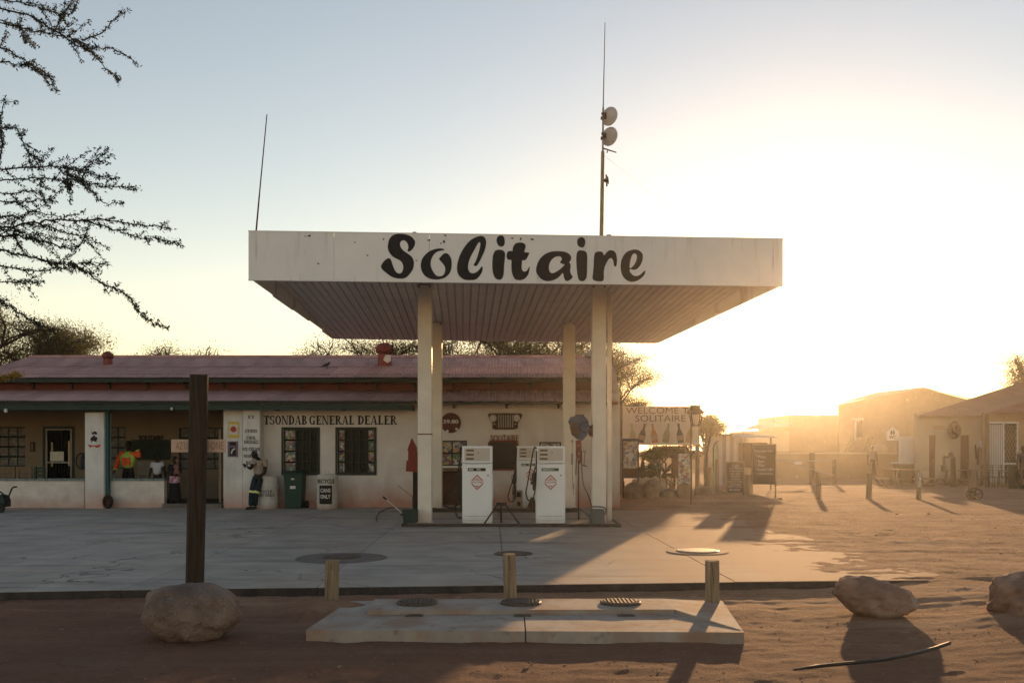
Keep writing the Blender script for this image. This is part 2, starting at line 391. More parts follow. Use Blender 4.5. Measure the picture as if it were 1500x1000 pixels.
def person(base, H, pose, label, skin=(.045,.028,.02), top=None, bottom=None, sleeve='short', facing=0, headyaw=0, headpitch=0, hair=True,
           shoe=(.03,.03,.03), skirt=False, longs=True, cat='person', curl=.6, cap=None):
    """pose: offsets in units of H: hip centre, lean etc.  x right in picture, y away, z up"""
    b = Vector(base); t = thing('person', b, label, cat)
    g = lambda x, y, z: b+Vector((x, y, z))*H
    J = {k: g(*v) for k, v in pose.items()}
    pel, ch_, nk, hd = J['pelvis'], J['chest'], J['neck'], J['head']
    ms = M('skin_%g' % skin[0], skin, .55, .08, 30, .05)
    V = [pel, ch_, nk, hd, J['shl'], J['ell'], J['wrl'], J['shr'], J['elr'], J['wrr'], J['hil'], J['knl'], J['anl'], J['hir'], J['knr'], J['anr'], (pel+ch_)/2]
    E = [(0,16),(16,1),(1,2),(2,3),(1,4),(4,5),(5,6),(1,7),(7,8),(8,9),(0,10),(10,11),(11,12),(0,13),(13,14),(14,15)]
    r = [.075,.085,.036,.04,.043,.028,.019,.043,.028,.019,.055,.036,.024,.055,.036,.024,.075]
    body = skin_mesh(V, E, [x*H*.95 for x in r], 2)
    hm = head_mb(hd+Vector((0,0,.02*H)), .052*H*1.12, headyaw, headpitch); body.add(hm.v, hm.f)
    for wk, ek, s_ in (('wrl','ell',-1), ('wrr','elr',1)):
        h = hand_mb(J[wk], (J[wk]-J[ek]), s_, curl, H*.58); body.add(h.v, h.f)
    obj('body', body, ms, t, smooth=True, autos=80)
    if top:
        k = 1.16
        V2 = [J['pelvis']+(ch_-pel)*.12, (pel+ch_)/2, ch_, J['shl'], J['shr'], nk*.55+ch_*.45]; E2 = [(0,1),(1,2),(2,3),(2,4),(2,5)]
        r2 = [.09,.092,.098,.058,.058,.052]
        ends = {'short': .55, 'long': 1.}[sleeve]
        V2 += [J['shl'].lerp(J['ell'], ends), J['shr'].lerp(J['elr'], ends)]; E2 += [(3,6),(4,7)]; r2 += [.04,.04]
        if sleeve == 'long': V2 += [J['ell'].lerp(J['wrl'], .93), J['elr'].lerp(J['wrr'], .93)]; E2 += [(6,8),(7,9)]; r2 += [.031,.031]
        obj('shirt' if sleeve == 'short' else 'jacket', skin_mesh(V2, E2, [x*H for x in r2], 2), top, t, smooth=True, autos=80)
    if bottom:
        if skirt:
            mb = MB(); c = pel
            mb.lathe(Vector((c.x, c.y, b.z)), [(.13*H, .04*H), (.125*H,.2*H), (.11*H,.38*H), (.085*H,(c.z-b.z)+.06*H)], 18)
            obj('skirt', mb, bottom, t, smooth=True)
        else:
            V3 = [pel+(ch_-pel)*.2, pel, J['hil'], J['knl'], J['hir'], J['knr']]; E3 = [(0,1),(1,2),(2,3),(1,4),(4,5)]; r3 = [.084,.086,.066,.05,.066,.05]
            if longs: V3 += [J['anl'], J['anr']]; E3 += [(3,6),(5,7)]; r3 += [.044,.044]
            obj('trousers', skin_mesh(V3, E3, [x*H for x in r3], 2), bottom, t, smooth=True, autos=80)
    ft = M('shoe_leather', shoe, .6)
    for a in ('anl', 'anr'):
        p = J[a]; f = Vector((math.sin(facing), -math.cos(facing), 0)); z = b.z
        mb = skin_mesh([Vector((p.x,p.y,p.z))-f*.02*H, Vector((p.x,p.y,z+.028*H))-f*.02*H, Vector((p.x,p.y,z+.022*H))+f*.07*H, Vector((p.x,p.y,z+.018*H))+f*.115*H],
                       [(0,1),(1,2),(2,3)], [.03*H,.032*H,(.03*H,.024*H),(.022*H,.016*H)], 1)
        obj('shoe', mb, ft, t, smooth=True, autos=80)
    if hair:
        mb = MB(); c = hd+Vector((0,.012*H,.035*H)); n = 16
        mb.lathe(c, [(.004*H,.064*H), (.03*H,.058*H), (.048*H,.034*H), (.054*H,.005*H), (.05*H,-.014*H)], n, .92, 1.)
        obj('cap' if cap else 'hair', mb, cap or M('hair_black', (.012,.01,.009), .9, bump=.8, bs=200), t, smooth=True)
    return t, J
# ================================================================== MATERIALS
m_sand = M('sand', (.345,.185,.11), .95, .22, .9, .9, 70, c2=(.47,.275,.165), spec=.1)
_n = m_sand.node_tree.nodes; _l = m_sand.node_tree.links; _b = _n['Principled BSDF']; _src = _b.inputs['Normal'].links[0].from_socket
_z = _n.new('ShaderNodeTexNoise'); _z.inputs['Scale'].default_value = 17; _z.inputs['Detail'].default_value = 9; _z.inputs['Roughness'].default_value = .7
_l.new([q for q in _n if q.type == 'TEX_COORD'][0].outputs['Object'], _z.inputs['Vector'])
_p = _n.new('ShaderNodeBump'); _p.inputs['Strength'].default_value = .8; _p.inputs['Distance'].default_value = .045; _l.new(_z.outputs['Fac'], _p.inputs['Height']); _l.new(_src, _p.inputs['Normal']); _l.new(_p.outputs[0], _b.inputs['Normal'])
over(m_sand, (.25,.125,.08), mask_noise(.35, .52, .7, (1,1.6,1), .7))
over(m_sand, (.55,.37,.25), mask_noise(7, .58, .72, (1,1,1), .6, 8, 3))
over(m_sand, (.15,.085,.06), mask_noise(16, .54, .70, (.7,1,1), .75, 9, 8))
over(m_sand, (.50,.34,.235), mask_noise(1.3, .50, .68, (.22,2.4,1), .55, 8, 14))
over(m_sand, (.20,.12,.085), mask_noise(2.1, .55, .70, (.2,3.,1), .3, 8, 24))
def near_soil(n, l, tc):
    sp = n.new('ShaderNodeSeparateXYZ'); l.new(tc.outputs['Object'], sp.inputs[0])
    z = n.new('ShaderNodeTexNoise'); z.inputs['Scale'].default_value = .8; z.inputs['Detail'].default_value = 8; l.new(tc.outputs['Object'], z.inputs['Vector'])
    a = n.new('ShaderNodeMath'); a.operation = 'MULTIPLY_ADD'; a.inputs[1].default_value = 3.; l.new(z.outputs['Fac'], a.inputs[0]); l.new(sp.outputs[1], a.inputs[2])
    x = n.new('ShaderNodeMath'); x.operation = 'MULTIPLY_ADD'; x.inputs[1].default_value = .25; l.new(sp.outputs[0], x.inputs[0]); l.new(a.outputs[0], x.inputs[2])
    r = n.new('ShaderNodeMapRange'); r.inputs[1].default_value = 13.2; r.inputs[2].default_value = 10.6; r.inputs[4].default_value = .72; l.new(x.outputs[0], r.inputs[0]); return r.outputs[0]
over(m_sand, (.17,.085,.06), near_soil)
m_conc = M('apron_concrete', (.36,.325,.29), .85, .16, 1.2, .45, 120, c2=(.48,.43,.38), spec=.25, perobj=.05)
over(m_conc, (.13,.12,.115), mask_noise(1.1, .55, .72, (.35,2.2,1), .6, 7, 5))
over(m_conc, (.42,.31,.22), mask_noise(.5, .5, .75, (1,1.4,1), .55, 8, 11))
def crack_bump(m, sc=.55, wdt=.012, dark=(.06,.055,.05), amt=.85):
    def f(n, l, tc):
        z = n.new('ShaderNodeTexNoise'); z.inputs['Scale'].default_value = 2.5; z.inputs['Detail'].default_value = 6; l.new(tc.outputs['Object'], z.inputs['Vector'])
        a = n.new('ShaderNodeVectorMath'); a.operation = 'MULTIPLY_ADD'; a.inputs[1].default_value = (.5,.5,.5)
        l.new(z.outputs['Color'], a.inputs[0]); l.new(tc.outputs['Object'], a.inputs[2])
        v = n.new('ShaderNodeTexVoronoi'); v.feature = 'DISTANCE_TO_EDGE'; v.inputs['Scale'].default_value = sc; l.new(a.outputs[0], v.inputs['Vector'])
        r = n.new('ShaderNodeMapRange'); r.inputs[1].default_value = wdt; r.inputs[2].default_value = 0; r.inputs[4].default_value = 1
        l.new(v.outputs['Distance'], r.inputs[0])
        q = n.new('ShaderNodeTexNoise'); q.inputs['Scale'].default_value = .45; l.new(tc.outputs['Object'], q.inputs['Vector'])
        r2 = n.new('ShaderNodeMapRange'); r2.inputs[1].default_value = .47; r2.inputs[2].default_value = .6; r2.inputs[4].default_value = amt; l.new(q.outputs['Fac'], r2.inputs[0])
        mu = n.new('ShaderNodeMath'); mu.operation = 'MULTIPLY'; l.new(r.outputs[0], mu.inputs[0]); l.new(r2.outputs[0], mu.inputs[1])
        return mu.outputs[0]
    return over(m, dark, f)
crack_bump(m_conc)
def sand_drift(n, l, tc):
    g_ = n.new('ShaderNodeNewGeometry'); sp = n.new('ShaderNodeSeparateXYZ'); l.new(g_.outputs['Position'], sp.inputs[0])
    z = n.new('ShaderNodeTexNoise'); z.inputs['Scale'].default_value = 1.1; z.inputs['Detail'].default_value = 9; l.new(g_.outputs['Position'], z.inputs['Vector'])
    a = n.new('ShaderNodeMath'); a.operation = 'MULTIPLY_ADD'; a.inputs[1].default_value = 4.5; l.new(z.outputs['Fac'], a.inputs[0]); l.new(sp.outputs[0], a.inputs[2])
    r = n.new('ShaderNodeMapRange'); r.inputs[1].default_value = 2.6; r.inputs[2].default_value = 5.6; r.inputs[4].default_value = .95; l.new(a.outputs[0], r.inputs[0]); return r.outputs[0]
over(m_conc, (.385,.235,.15), sand_drift)
m_kerb = M('kerb_concrete', (.16,.14,.125), .9, .25, 5, .5, 60)
m_plinth = M('plinth_concrete', (.33,.285,.25), .85, .12, 2.5, .4, 90, c2=(.43,.37,.32)); over(m_plinth, (.30,.18,.12), mask_noise(2.2,.46,.66,(1,1,1),.8,9,2)); over(m_plinth, (.14,.11,.09), mask_noise(9,.60,.70,(1,1,1),.5,6,6))
m_wall = M('cream_plaster', (.63,.58,.55), .9, .07, 1.3, .3, 30, c2=(.72,.67,.635), spec=.15)
over(m_wall, (.42,.17,.11), mask_low(.05,.75,.8,2.)); over(m_wall, (.36,.28,.22), mask_noise(1.4,.56,.75,(1,1,.3),.5,7,4))
m_wall_l = M('pale_plaster', (.61,.605,.595), .9, .07, 1.6, .35, 40, c2=(.72,.715,.70), spec=.15)
over(m_wall_l, (.50,.24,.17), mask_low(.02,.7,.75,2.)); over(m_wall_l, (.36,.32,.28), mask_noise(2.,.58,.75,(1,1,.3),.5,7,4))
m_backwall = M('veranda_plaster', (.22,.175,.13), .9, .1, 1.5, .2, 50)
m_low = M('rough_white_plaster', (.60,.55,.51), .95, .12, 3, .8, 22, c2=(.72,.67,.62)); over(m_low, (.48,.22,.15), mask_low(0,.35,.6,4.))
m_white = M('white_paint', (.72,.71,.69), .6, .05, 2, .1, 50, c2=(.8,.78,.75)); over(m_white, (.42,.36,.3), mask_noise(3.5,.62,.74,(1,1,.25),.5,7,4))
m_teal = M('teal_paint', (.03,.12,.125), .6, .15, 6, .1)
m_green = M('dark_green_paint', (.018,.045,.038), .6, .2, 6, .1)
m_dkgreen = M('window_green', (.014,.028,.022), .55, .2, 8, .1)
m_black = M('black_rubber', (.015,.015,.016), .55, .2, 20, .1)
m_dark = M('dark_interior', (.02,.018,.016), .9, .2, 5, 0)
m_roof = M('faded_red_roof', (.41,.205,.18), .7, .16, 1.6, .15, 40, c2=(.53,.325,.29), perobj=.13, spec=.3)
over(m_roof, (.19,.085,.07), mask_noise(1.1,.52,.72,(2.5,.5,1),.65,7,3))
m_redwall = M('red_clerestory', (.16,.05,.038), .85, .15, 3, .2, 40)
m_redrust = M('red_rust', (.2,.05,.035), .75, .3, 6, .3, 50)
m_letters = M('black_sign_paint', (.016,.015,.016), .7, .3, 10, .05)
m_fascia = M('fascia_white', (.76,.77,.77), .5, .03, 1.2, .35, 2.2, c2=(.82,.825,.82), spec=.3)
over(m_fascia, (.40,.38,.35), mask_noise(2.2,.56,.74,(2.2,1,.25),.35,7,4))
over(m_fascia, (.33,.19,.11), mask_noise(5,.64,.78,(1.6,1,.14),.55,6,21))
over(m_fascia, (.08,.07,.065), mask_noise(26,.735,.76,(1,1,1.6),.7,3,9))
m_soffit = M('soffit_sheet', (.74,.69,.65), .38, .07, 2, .04, 12, c2=(.8,.75,.71), perobj=.06, spec=.5)
m_column = M('column_paint', (.72,.665,.585), .55, .06, 2, .12, 40, c2=(.8,.75,.67), spec=.3)
over(m_column, (.20,.10,.06), mask_noise(22,.70,.76,(1,1,1),.8,4,9)); over(m_column, (.35,.22,.14), mask_low(0,.4,.6,4.))
m_pump = M('pump_white', (.79,.81,.83), .4, .03, 2, .03, 20, spec=.4); over(m_pump, (.45,.38,.32), mask_low(0,.25,.5,6.))
m_wood = M('weathered_post', (.20,.135,.085), .9, .3, 3, .7, 30, c2=(.31,.22,.14), stretch=(9,9,.7))
m_wood_p = M('pale_post_wood', (.26,.185,.115), .9, .3, 3, .8, 30, c2=(.43,.33,.22), stretch=(9,9,.7))
m_pole = M('creosote_pole', (.028,.021,.015), .85, .45, 2, .8, 22, c2=(.085,.056,.036), stretch=(10,10,.55))
m_rock = M('granite_boulder', (.16,.115,.095), .9, .28, 2.5, 1., 26, c2=(.30,.215,.175), spec=.2)
over(m_rock, (.12,.085,.07), mask_noise(40,.58,.68,(1,1,1),.7,3,2)); over(m_rock, (.42,.33,.27), mask_noise(55,.62,.7,(1,1,1),.5,3,7))
m_rock2 = M('red_boulder', (.21,.12,.09), .9, .3, 2.5, 1., 18, c2=(.36,.235,.175), spec=.2); over(m_rock2, (.45,.36,.3), mask_noise(4,.52,.65,(1,1,1),.5,6,2))
m_steel = M('grey_steel', (.22,.22,.22), .5, .1, 8, .05, metal=.6)
m_iron = M('cast_iron', (.10,.08,.065), .6, .3, 20, .3, metal=.4)
m_yellow = M('yellow_paint', (.6,.47,.09), .7, .1, 5)
m_purple = M('purple_print', (.17,.11,.17), .7, .2, 12)
m_sun_red = M('red_print', (.42,.06,.04), .7, .1, 5)
m_paper = M('paper_white', (.62,.6,.56), .8, .05, 5)
STK = [(.5,.48,.44),(.35,.1,.09),(.1,.12,.2),(.55,.4,.12),(.62,.6,.57),(.1,.25,.14),(.45,.25,.3),(.3,.28,.27)]
m_stick = sticker_mat('window_stickers', 14, STK); m_stick_l = sticker_mat('pale_stickers', 11, [(.6,.58,.54),(.5,.48,.46),(.65,.62,.57),(.4,.2,.15),(.3,.3,.33),(.6,.5,.3)], 3.)
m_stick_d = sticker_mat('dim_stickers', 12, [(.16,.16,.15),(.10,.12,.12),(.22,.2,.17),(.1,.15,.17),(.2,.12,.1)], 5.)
def glass_mat():
    m = M('window_glass', (.010,.014,.013), .35, .1, 2, 0, spec=.12); return m
m_glass = glass_mat()
crack_bump(m_rock, 2.6, .018, (.06,.045,.035), .7); crack_bump(m_rock2, 2.2, .016, (.07,.045,.035), .7)
# ================================================================== GROUND
YF = [(-60,11.0),(-7.0,11.35),(-4.3,11.72),(-1.6,11.95),(3.0,12.38),(5.4,12.55),(60,12.6)]
def yf(x): return float(np.interp(x, [a for a,_ in YF], [b for _,b in YF]))
XB = 4.3
def ss(t): t = max(0., min(1., t)); return t*t*(3-2*t)
def fbm(x, y, sc, oc=3, seed=0.): 
    return mnoise.fractal(Vector((x/sc+seed, y/sc-seed*.7, seed)), 1.0, 2.0, oc)
def gz(x, y, fine=True):
    f = yf(x); right = ss((x-3.6)/2.0)
    if y < f+.12:
        z = -.098*(1-right)
        z += -.02*(1-right)*ss((f-y-.9)/1.5)
    else:
        e = (x-XB)+.9*fbm(x, y, 1.7, 3, 4.)+(.25*fbm(x*3, y, .9, 2, 9.))
        z = -.035+.05*ss(e/3.6+.45)+.010*fbm(x*.5, y, .22, 4, 44.)+.004*fbm(x, y, .07, 2, 5.) if x > 1 else -.04
        if y > 27.5: z = max(z, -.02+.03*ss((y-27.5)))
    far = max(abs(x)-14, 0)+max(y-34, 0)
    if fine and -14 < x < 26 and y < 34:
        amp = 1. if (y < f or z > -.02) else .1
        rut = .5+.5*fbm(x, y, 3.2, 2, 2.)
        z += amp*(.012*fbm(x, y, .8, 4, 1.)+.009*fbm(x, y, .23, 4, 6.)*(.3+1.3*rut)+.007*fbm(x*.22, y, .15, 3, 12.)+.010*max(0, fbm(x*.35, y, .5, 2, 31.))-.014*max(0, fbm(x, y*.6, .28, 1, 17.)-.35))
    if y > f and x > 3:
        for c0, am, ph in ((19.5,1.2,.3),(21.1,1.2,.3),(15.2,.8,1.4),(16.8,.8,1.4),(25.,1.6,2.2),(26.6,1.6,2.2)):
            dd = y-(c0+am*math.sin(x*.16+ph)); z += -.012*math.exp(-(dd/.13)**2)+.007*math.exp(-((abs(dd)-.24)/.09)**2)
    if y < f:
        for c0, am, ph in ((11.0,.25,.3),(6.7,.5,1.)):
            dd = y-(c0+am*math.sin(x*.5+ph)); z += -.010*math.exp(-(dd/.12)**2)+.007*math.exp(-((abs(dd)-.2)/.08)**2)
    # dirt heap by the plinth, mound behind the sign
    z += .10*math.exp(-((x+2.05)**2/.35+(y-10.7)**2/.12)) + .05*math.exp(-((x+1.75)**2/.3+(y-10.35)**2/.15))
    for bx, by, br in ((-2.96,9.05,.5),(3.8,10.3,.5),(5.0,9.95,.45)): z += .028*math.exp(-(((x-bx)/br)**2+((y-by)/br)**2)**2)
    z += .22*ss((x-3.1)/.6)*ss((8.6-x)/1.2)*ss((y-29.0)/1.2)*ss((33.6-y)/1.2)
    z += min(far*.0, 1)
    return z
def axis(segs):
    out = []
    for a, b, st in segs: out += list(np.arange(a, b, st))
    return out
xs = [-3000,-900,-300,-120,-60,-35,-22]+axis([(-16,-6,.16),(-6,7,.042),(7,13,.09),(13,26,.25),(26,60,3.)])+[80,140,400,1200,3000]
ys = [-60,-20,-6,0,2.5]+axis([(4,6,.1),(6,11.3,.045),(11.3,13,.05),(13,20,.12),(20,36,.2),(36,60,1.5)])+[70,100,160,300,700,1500,3200]
V = []; 
for y in ys:
    for x in xs: V.append((x, y, gz(x, y)))
nx = len(xs); Fc = [(j*nx+i, j*nx+i+1, (j+1)*nx+i+1, (j+1)*nx+i) for j in range(len(ys)-1) for i in range(nx-1)]
g = MB(); g.v = V; g.f = Fc; g.mi = [0]*len(Fc)
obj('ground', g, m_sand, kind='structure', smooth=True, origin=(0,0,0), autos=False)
m_kerb_shade = M('kerb_face_shade', (.06,.05,.045), .95, .4, 6, .6, 40)  # shade on the kerb face, put into the colour of a thin added strip
# apron slabs, joints run away from the camera
apr = thing('apron', (0, 20, 0), None, None); apr['kind'] = 'structure'
def joint_x(x0, y): return x0-.020*(y-13)      # joints drift slightly left going away
js = [-17.5,-15,-12.4,-9.8,-7.15,-4.6,-2.35,-.1,2.75,5.6]
for i in range(len(js)-1):
    a, b = js[i], js[i+1]; gp = .006
    yb = 29.5 if i < 8 else 26.5
    cuts = [None, 19.3+.1*i, yb] if i in (0,2,4,6) else [None, 21.2, yb]
    for k in range(2):
        y0 = cuts[k]; y1 = cuts[k+1]
        if y0 is None:
            poly = [(joint_x(a, 12)+gp, yf(a)+.01*math.sin(i)), (joint_x((a+b)/2,12), yf((a+b)/2)), (joint_x(b, 12)-gp, yf(b))]
        else: poly = [(joint_x(a, y0)+gp, y0+gp), (joint_x(b, y0)-gp, y0+gp)]
        poly += [(joint_x(b, y1)-gp, y1-gp), (joint_x(a, y1)+gp, y1-gp)]
        mb = MB(); mb.slab(poly, -.16, rnd.uniform(-.003,.003))
        obj('slab', mb, m_conc, apr)
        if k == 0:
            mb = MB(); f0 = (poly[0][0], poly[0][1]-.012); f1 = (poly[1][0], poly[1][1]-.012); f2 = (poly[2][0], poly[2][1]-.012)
            mb.slab([f0, f1, f2, (f2[0], f2[1]+.01), (f1[0], f1[1]+.01), (f0[0], f0[1]+.01)], -.16, -.008); obj('kerb_face_shade', mb, m_kerb_shade, apr)
hill = MB(); n_ = 60
hv = []
for k in range(n_+1):
    a = R(-40+85*k/n_); h = 8+10*abs(fbm(k*.13, 0, 1, 3, 3.))+4*math.sin(k*.3)
    for rr, hh in ((2000,-3),(2300,h),(2900,-3)): hv.append((math.sin(a)*rr, math.cos(a)*rr, hh))
hill.add(hv, [(3*k+j, 3*k+3+j, 3*k+4+j, 3*k+1+j) for k in range(n_) for j in range(2)])
obj('hills', hill, M('hill_earth', (.2,.14,.1), .95), kind='structure', smooth=True)
# plinth with covers
pl = thing('tank_plinth', GP(760, 935, -.09), 'low concrete plinth with three iron manhole covers in the sand', 'plinth')
def flat(pts, z): return [tuple(GP(x, y, z).xy) for x, y in pts]
mb = MB(); lo = flat([(448,922),(1090,926)], -.015)
lo = [lo[0], (lo[0][0]*.5+lo[1][0]*.5-.006+.02, lo[0][1]*.5+lo[1][1]*.5), (PX(765,10.9), 10.9), (PX(512,10.9), 10.9)]
hi_ = flat([(448,922),(1090,926)], -.015)
mb.slab([lo[0], lo[1], lo[2], lo[3]], -.16, -.015)
obj('lower_slab', mb, m_plinth, pl)
mb = MB(); mb.slab([(lo[1][0]+.012, lo[1][1]), hi_[1], (PX(1058,10.9), 10.9), (lo[2][0]+.012, 10.9)], -.16, -.013)
obj('lower_slab', mb, m_plinth, pl)
mb = MB(); zt = .032
up_ = flat([(538,893),(988,892),(968,876),(549,877)], zt); c = .03
mb.slab(up_, -.05, zt)
obj('upper_slab', mb, m_plinth, pl)
# cement haunch that slopes down to the right corner
mb = MB(); A = GP(988,892,zt-.004); B = GP(1085,922,-.008); C = Vector((PX(1056,10.8),10.8,-.008)); D_ = GP(968,876,zt-.004)
mb.add([A,B,C,D_,A-Vector((0,0,.1)),B-Vector((0,0,.1)),C-Vector((0,0,.1)),D_-Vector((0,0,.1))],[(0,1,2),(0,2,3),(0,4,5,1),(1,5,6,2),(2,6,7,3),(3,7,4,0)])
obj('haunch', mb, m_plinth, pl)
def cover(cx, cy, r, z, parent, mat=m_iron, ribs=True, nm='manhole_cover', thick=.03):
    mb = MB(); mb.lathe((cx, cy, z), [(r*1.0, 0), (r*1.0, thick*.6), (r*.94, thick), (r*.9,thick), (r*.885,thick*.8),(r*.3,thick*.8)], 28)
    if ribs:
        for k in range(-4, 5):
            hw = math.sqrt(max(.01, .78-(k/4.9)**2))*r*.95
            mb.box(cx+k*r*.19-r*.05, cx+k*r*.19+r*.05, cy-hw, cy+hw, z+thick*.78, z+thick*1.15)
    return obj(nm, mb, mat, parent)
for px in (611, 763, 909):
    p = GP(px, 881, .05); cover(p.x, p.y, .215, zt, pl)
for px in (607, 765, 917):
    p = GP(px, 901, -.01); mb = MB()
    mb.box(p.x-.085, p.x+.085, p.y-.05, p.y+.05, -.03, -.005); mb.box(p.x-.06, p.x+.06, p.y-.03, p.y+.03, -.012, .003)
    obj('inspection_plate', mb, m_iron, pl)
# three round tank lids let into the apron
LB = ['leftmost round tank lid in the shaded apron behind the short post', 'round cracked patch with a small lid in the middle of the apron', 'sunlit round tank lid at the right of the apron']
for (px, py, r_, mt), lb in zip(((500,817,.69,m_kerb),(752,812,.62,m_conc),(1022,808,.5,m_conc)), LB):
    p = GP(px, py, 0); t = thing('round_manhole', (p.x, p.y, 0), lb, 'manhole', 'round lids in the apron')
    mb = MB(); mb.lathe((p.x, p.y, .002), [(r_, 0), (r_*.97, .012 if px != 752 else .004), (r_*.5, .014 if px != 752 else .005)], 36)
    obj('collar', mb, mt, t)
    cover(p.x, p.y, .3 if px != 1022 else .34, .012, t, m_iron if px != 1022 else m_steel, px != 752, 'lid', .02)
# ================================================================== GENERAL DEALER BUILDING
DW = 28.0
XR = PX(908, DW)            # right corner
def wall_mb(mb, x0, x1, z0, z1, y, th, ops):
    xs_ = sorted(set([x0, x1]+[o[0] for o in ops]+[o[1] for o in ops])); zs_ = sorted(set([z0, z1]+[o[2] for o in ops]+[o[3] for o in ops]))
    inside = lambda cx, cz: any(o[0] < cx < o[1] and o[2] < cz < o[3] for o in ops)
    for i in range(len(xs_)-1):
        for j in range(len(zs_)-1):
            a, b, c, d = xs_[i], xs_[i+1], zs_[j], zs_[j+1]
            if inside((a+b)/2, (c+d)/2): continue
            mb.quad((a,y,c),(b,y,c),(b,y,d),(a,y,d)); mb.quad((b,y+th,c),(a,y+th,c),(a,y+th,d),(b,y+th,d))
    for o in ops:
        a, b, c, d = o
        mb.quad((a,y,c),(a,y,d),(a,y+th,d),(a,y+th,c)); mb.quad((b,y,d),(b,y,c),(b,y+th,c),(b,y+th,d))
        mb.quad((a,y,d),(b,y,d),(b,y+th,d),(a,y+th,d)); mb.quad((b,y,c),(a,y,c),(a,y+th,c),(b,y+th,c))
    mb.quad((x0,y,z0),(x0,y,z1),(x0,y+th,z1),(x0,y+th,z0)); mb.quad((x1,y,z1),(x1,y,z0),(x1,y+th,z0),(x1,y+th,z1))
    mb.quad((x0,y,z1),(x1,y,z1),(x1,y+th,z1),(x0,y+th,z1))
bld = thing('general_dealer', (PX(600, DW), DW, 0), 'long cream shop with faded red corrugated roof and TSONDAB GENERAL DEALER lettering', 'building')
def R4(x0, x1, y0, y1, D): return (PX(x0, D), PX(x1, D), PZ(y1, D), PZ(y0, D))
# openings of the front wall
w1 = R4(415,466,628,693,DW); w2 = R4(494,549,628,693,DW); w3 = R4(640,684,645,682,DW); w4 = R4(790,822,647,690,DW)
mb = MB(); wall_mb(mb, PX(381,DW), XR, -.02, 3.02, DW, .3, [w1,w2,w3,w4]); obj('wall', mb, m_wall, bld)
# back wall of the veranda
DV = 30.6
XL = -19.
door = R4(63,109,624,715,DV); door = (door[0], door[1], .12, door[3])
vw1 = R4(-30,37,625,683,DV); vw2 = R4(158,184,625,686,DV); vw3 = R4(262,326,626,687,DV)
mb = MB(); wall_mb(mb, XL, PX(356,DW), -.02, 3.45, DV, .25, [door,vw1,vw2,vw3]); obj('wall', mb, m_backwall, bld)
mb = MB(); mb.box(XL-.2, XL-.004, DW-.1, 37.6, -.02, 3.2); obj('end_wall', mb, m_wall, bld)
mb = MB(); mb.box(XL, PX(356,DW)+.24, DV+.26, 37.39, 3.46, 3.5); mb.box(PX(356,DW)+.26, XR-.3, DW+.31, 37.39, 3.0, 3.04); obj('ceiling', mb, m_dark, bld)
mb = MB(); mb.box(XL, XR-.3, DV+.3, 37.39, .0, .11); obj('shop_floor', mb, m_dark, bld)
# side returns, inner partition, rear wall (with slots of daylight), floor
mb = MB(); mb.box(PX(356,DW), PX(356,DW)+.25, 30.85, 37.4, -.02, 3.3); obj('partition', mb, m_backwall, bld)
slots = [R4(66.8,69.6,645,694,37.4), R4(75,77,647,683,37.4), R4(100,102.4,645,682,37.4)]
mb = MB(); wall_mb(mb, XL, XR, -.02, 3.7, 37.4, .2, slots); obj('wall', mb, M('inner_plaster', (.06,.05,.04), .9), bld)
mb = MB(); mb.box(XL-.2, PX(330,DW), DW-.02, 30.55, -.02, .12); obj('veranda_floor', mb, m_green, bld)
mb = MB(); mb.box(PX(241,27.9), PX(327,27.9), 27.72, 28.05, -.02, .115); obj('step', mb, m_kerb, bld)
# right end wall with raised parapet that follows the gable
mb = MB(); x0, x1 = XR-.28, XR-.002; prof = [(DW-.004,-.02),(DW-.004,3.2),(29.5,3.75+.28),(33.5,4.71+.25),(37.6,3.75+.2),(37.6,-.02)]
n = len(prof); vv = [(x0,y,z) for y,z in prof]+[(x1,y,z) for y,z in prof]
mb.add(vv, [tuple(range(n)), tuple(range(2*n-1,n-1,-1))]+[(i, n+i, n+(i+1)%n, (i+1)%n) for i in range(n)])
obj('gable_wall', mb, m_wall, bld)
# clerestory
mb = MB(); mb.box(XL, XR-.29, 30.0, 30.2, 3.3, 3.9); obj('clerestory_wall', mb, m_redwall, bld)
# roofs: corrugated sheets
def sheet(wd, y0, z0, y1, z1, pitch=.0844, amp=.015, nseg=6):
    mb = MB(); nn = int(round(wd/pitch))*nseg; V = []
    L = math.hypot(y1-y0, z1-z0); ny, nz_ = -(z1-z0)/L, (y1-y0)/L
    for i in range(nn+1):
        x = wd*i/nn; a = amp*math.sin(2*math.pi*x/pitch)
        V += [(x, y0+ny*a, z0+nz_*a), (x, y1+ny*a, z1+nz_*a)]
    return mb.add(V, [(2*i, 2*i+2, 2*i+3, 2*i+1) for i in range(nn)])
EA = (29.45, 3.755); RI = (33.5, 4.71); EL = (27.15, 2.955); TL = (29.98, 3.41)
pb = Vector(ORG[bld.name])
def sheets(x0, x1, p, q, lift0, mat, r):
    wd = .76; proto = None; x = x0
    k = 0
    while x < x1-.02:
        ww = min(wd, x1-x)
        if ww < wd-.01 or proto is None:
            mb = sheet(max(.0844, round(ww/.0844)*.0844), p[0], p[1], q[0], q[1]); vv = [(a+x, b, c+lift0) for a,b,c in mb.v]; mb.v = vv
            o = obj('roof_sheet', mb, mat, bld, smooth=True, autos=False)
            if proto is None: proto = o; px0 = x
            if ww < wd-.01: break
        else:
            o = copy_part(proto); o.parent = bld; o.location = (x-px0, 0, r.uniform(0,.008)); 
        k += 1; x += wd-.04
mid = (31.6, EA[1]+(RI[1]-EA[1])*(31.6-EA[0])/(RI[0]-EA[0]))
XRL = -16.25
sheets(XRL, XR-.29, (mid[0]-.12, mid[1]-.12*.2358), RI, .014, m_roof, rnd)
sheets(XRL, XR-.29, EA, mid, 0, m_roof, rnd)
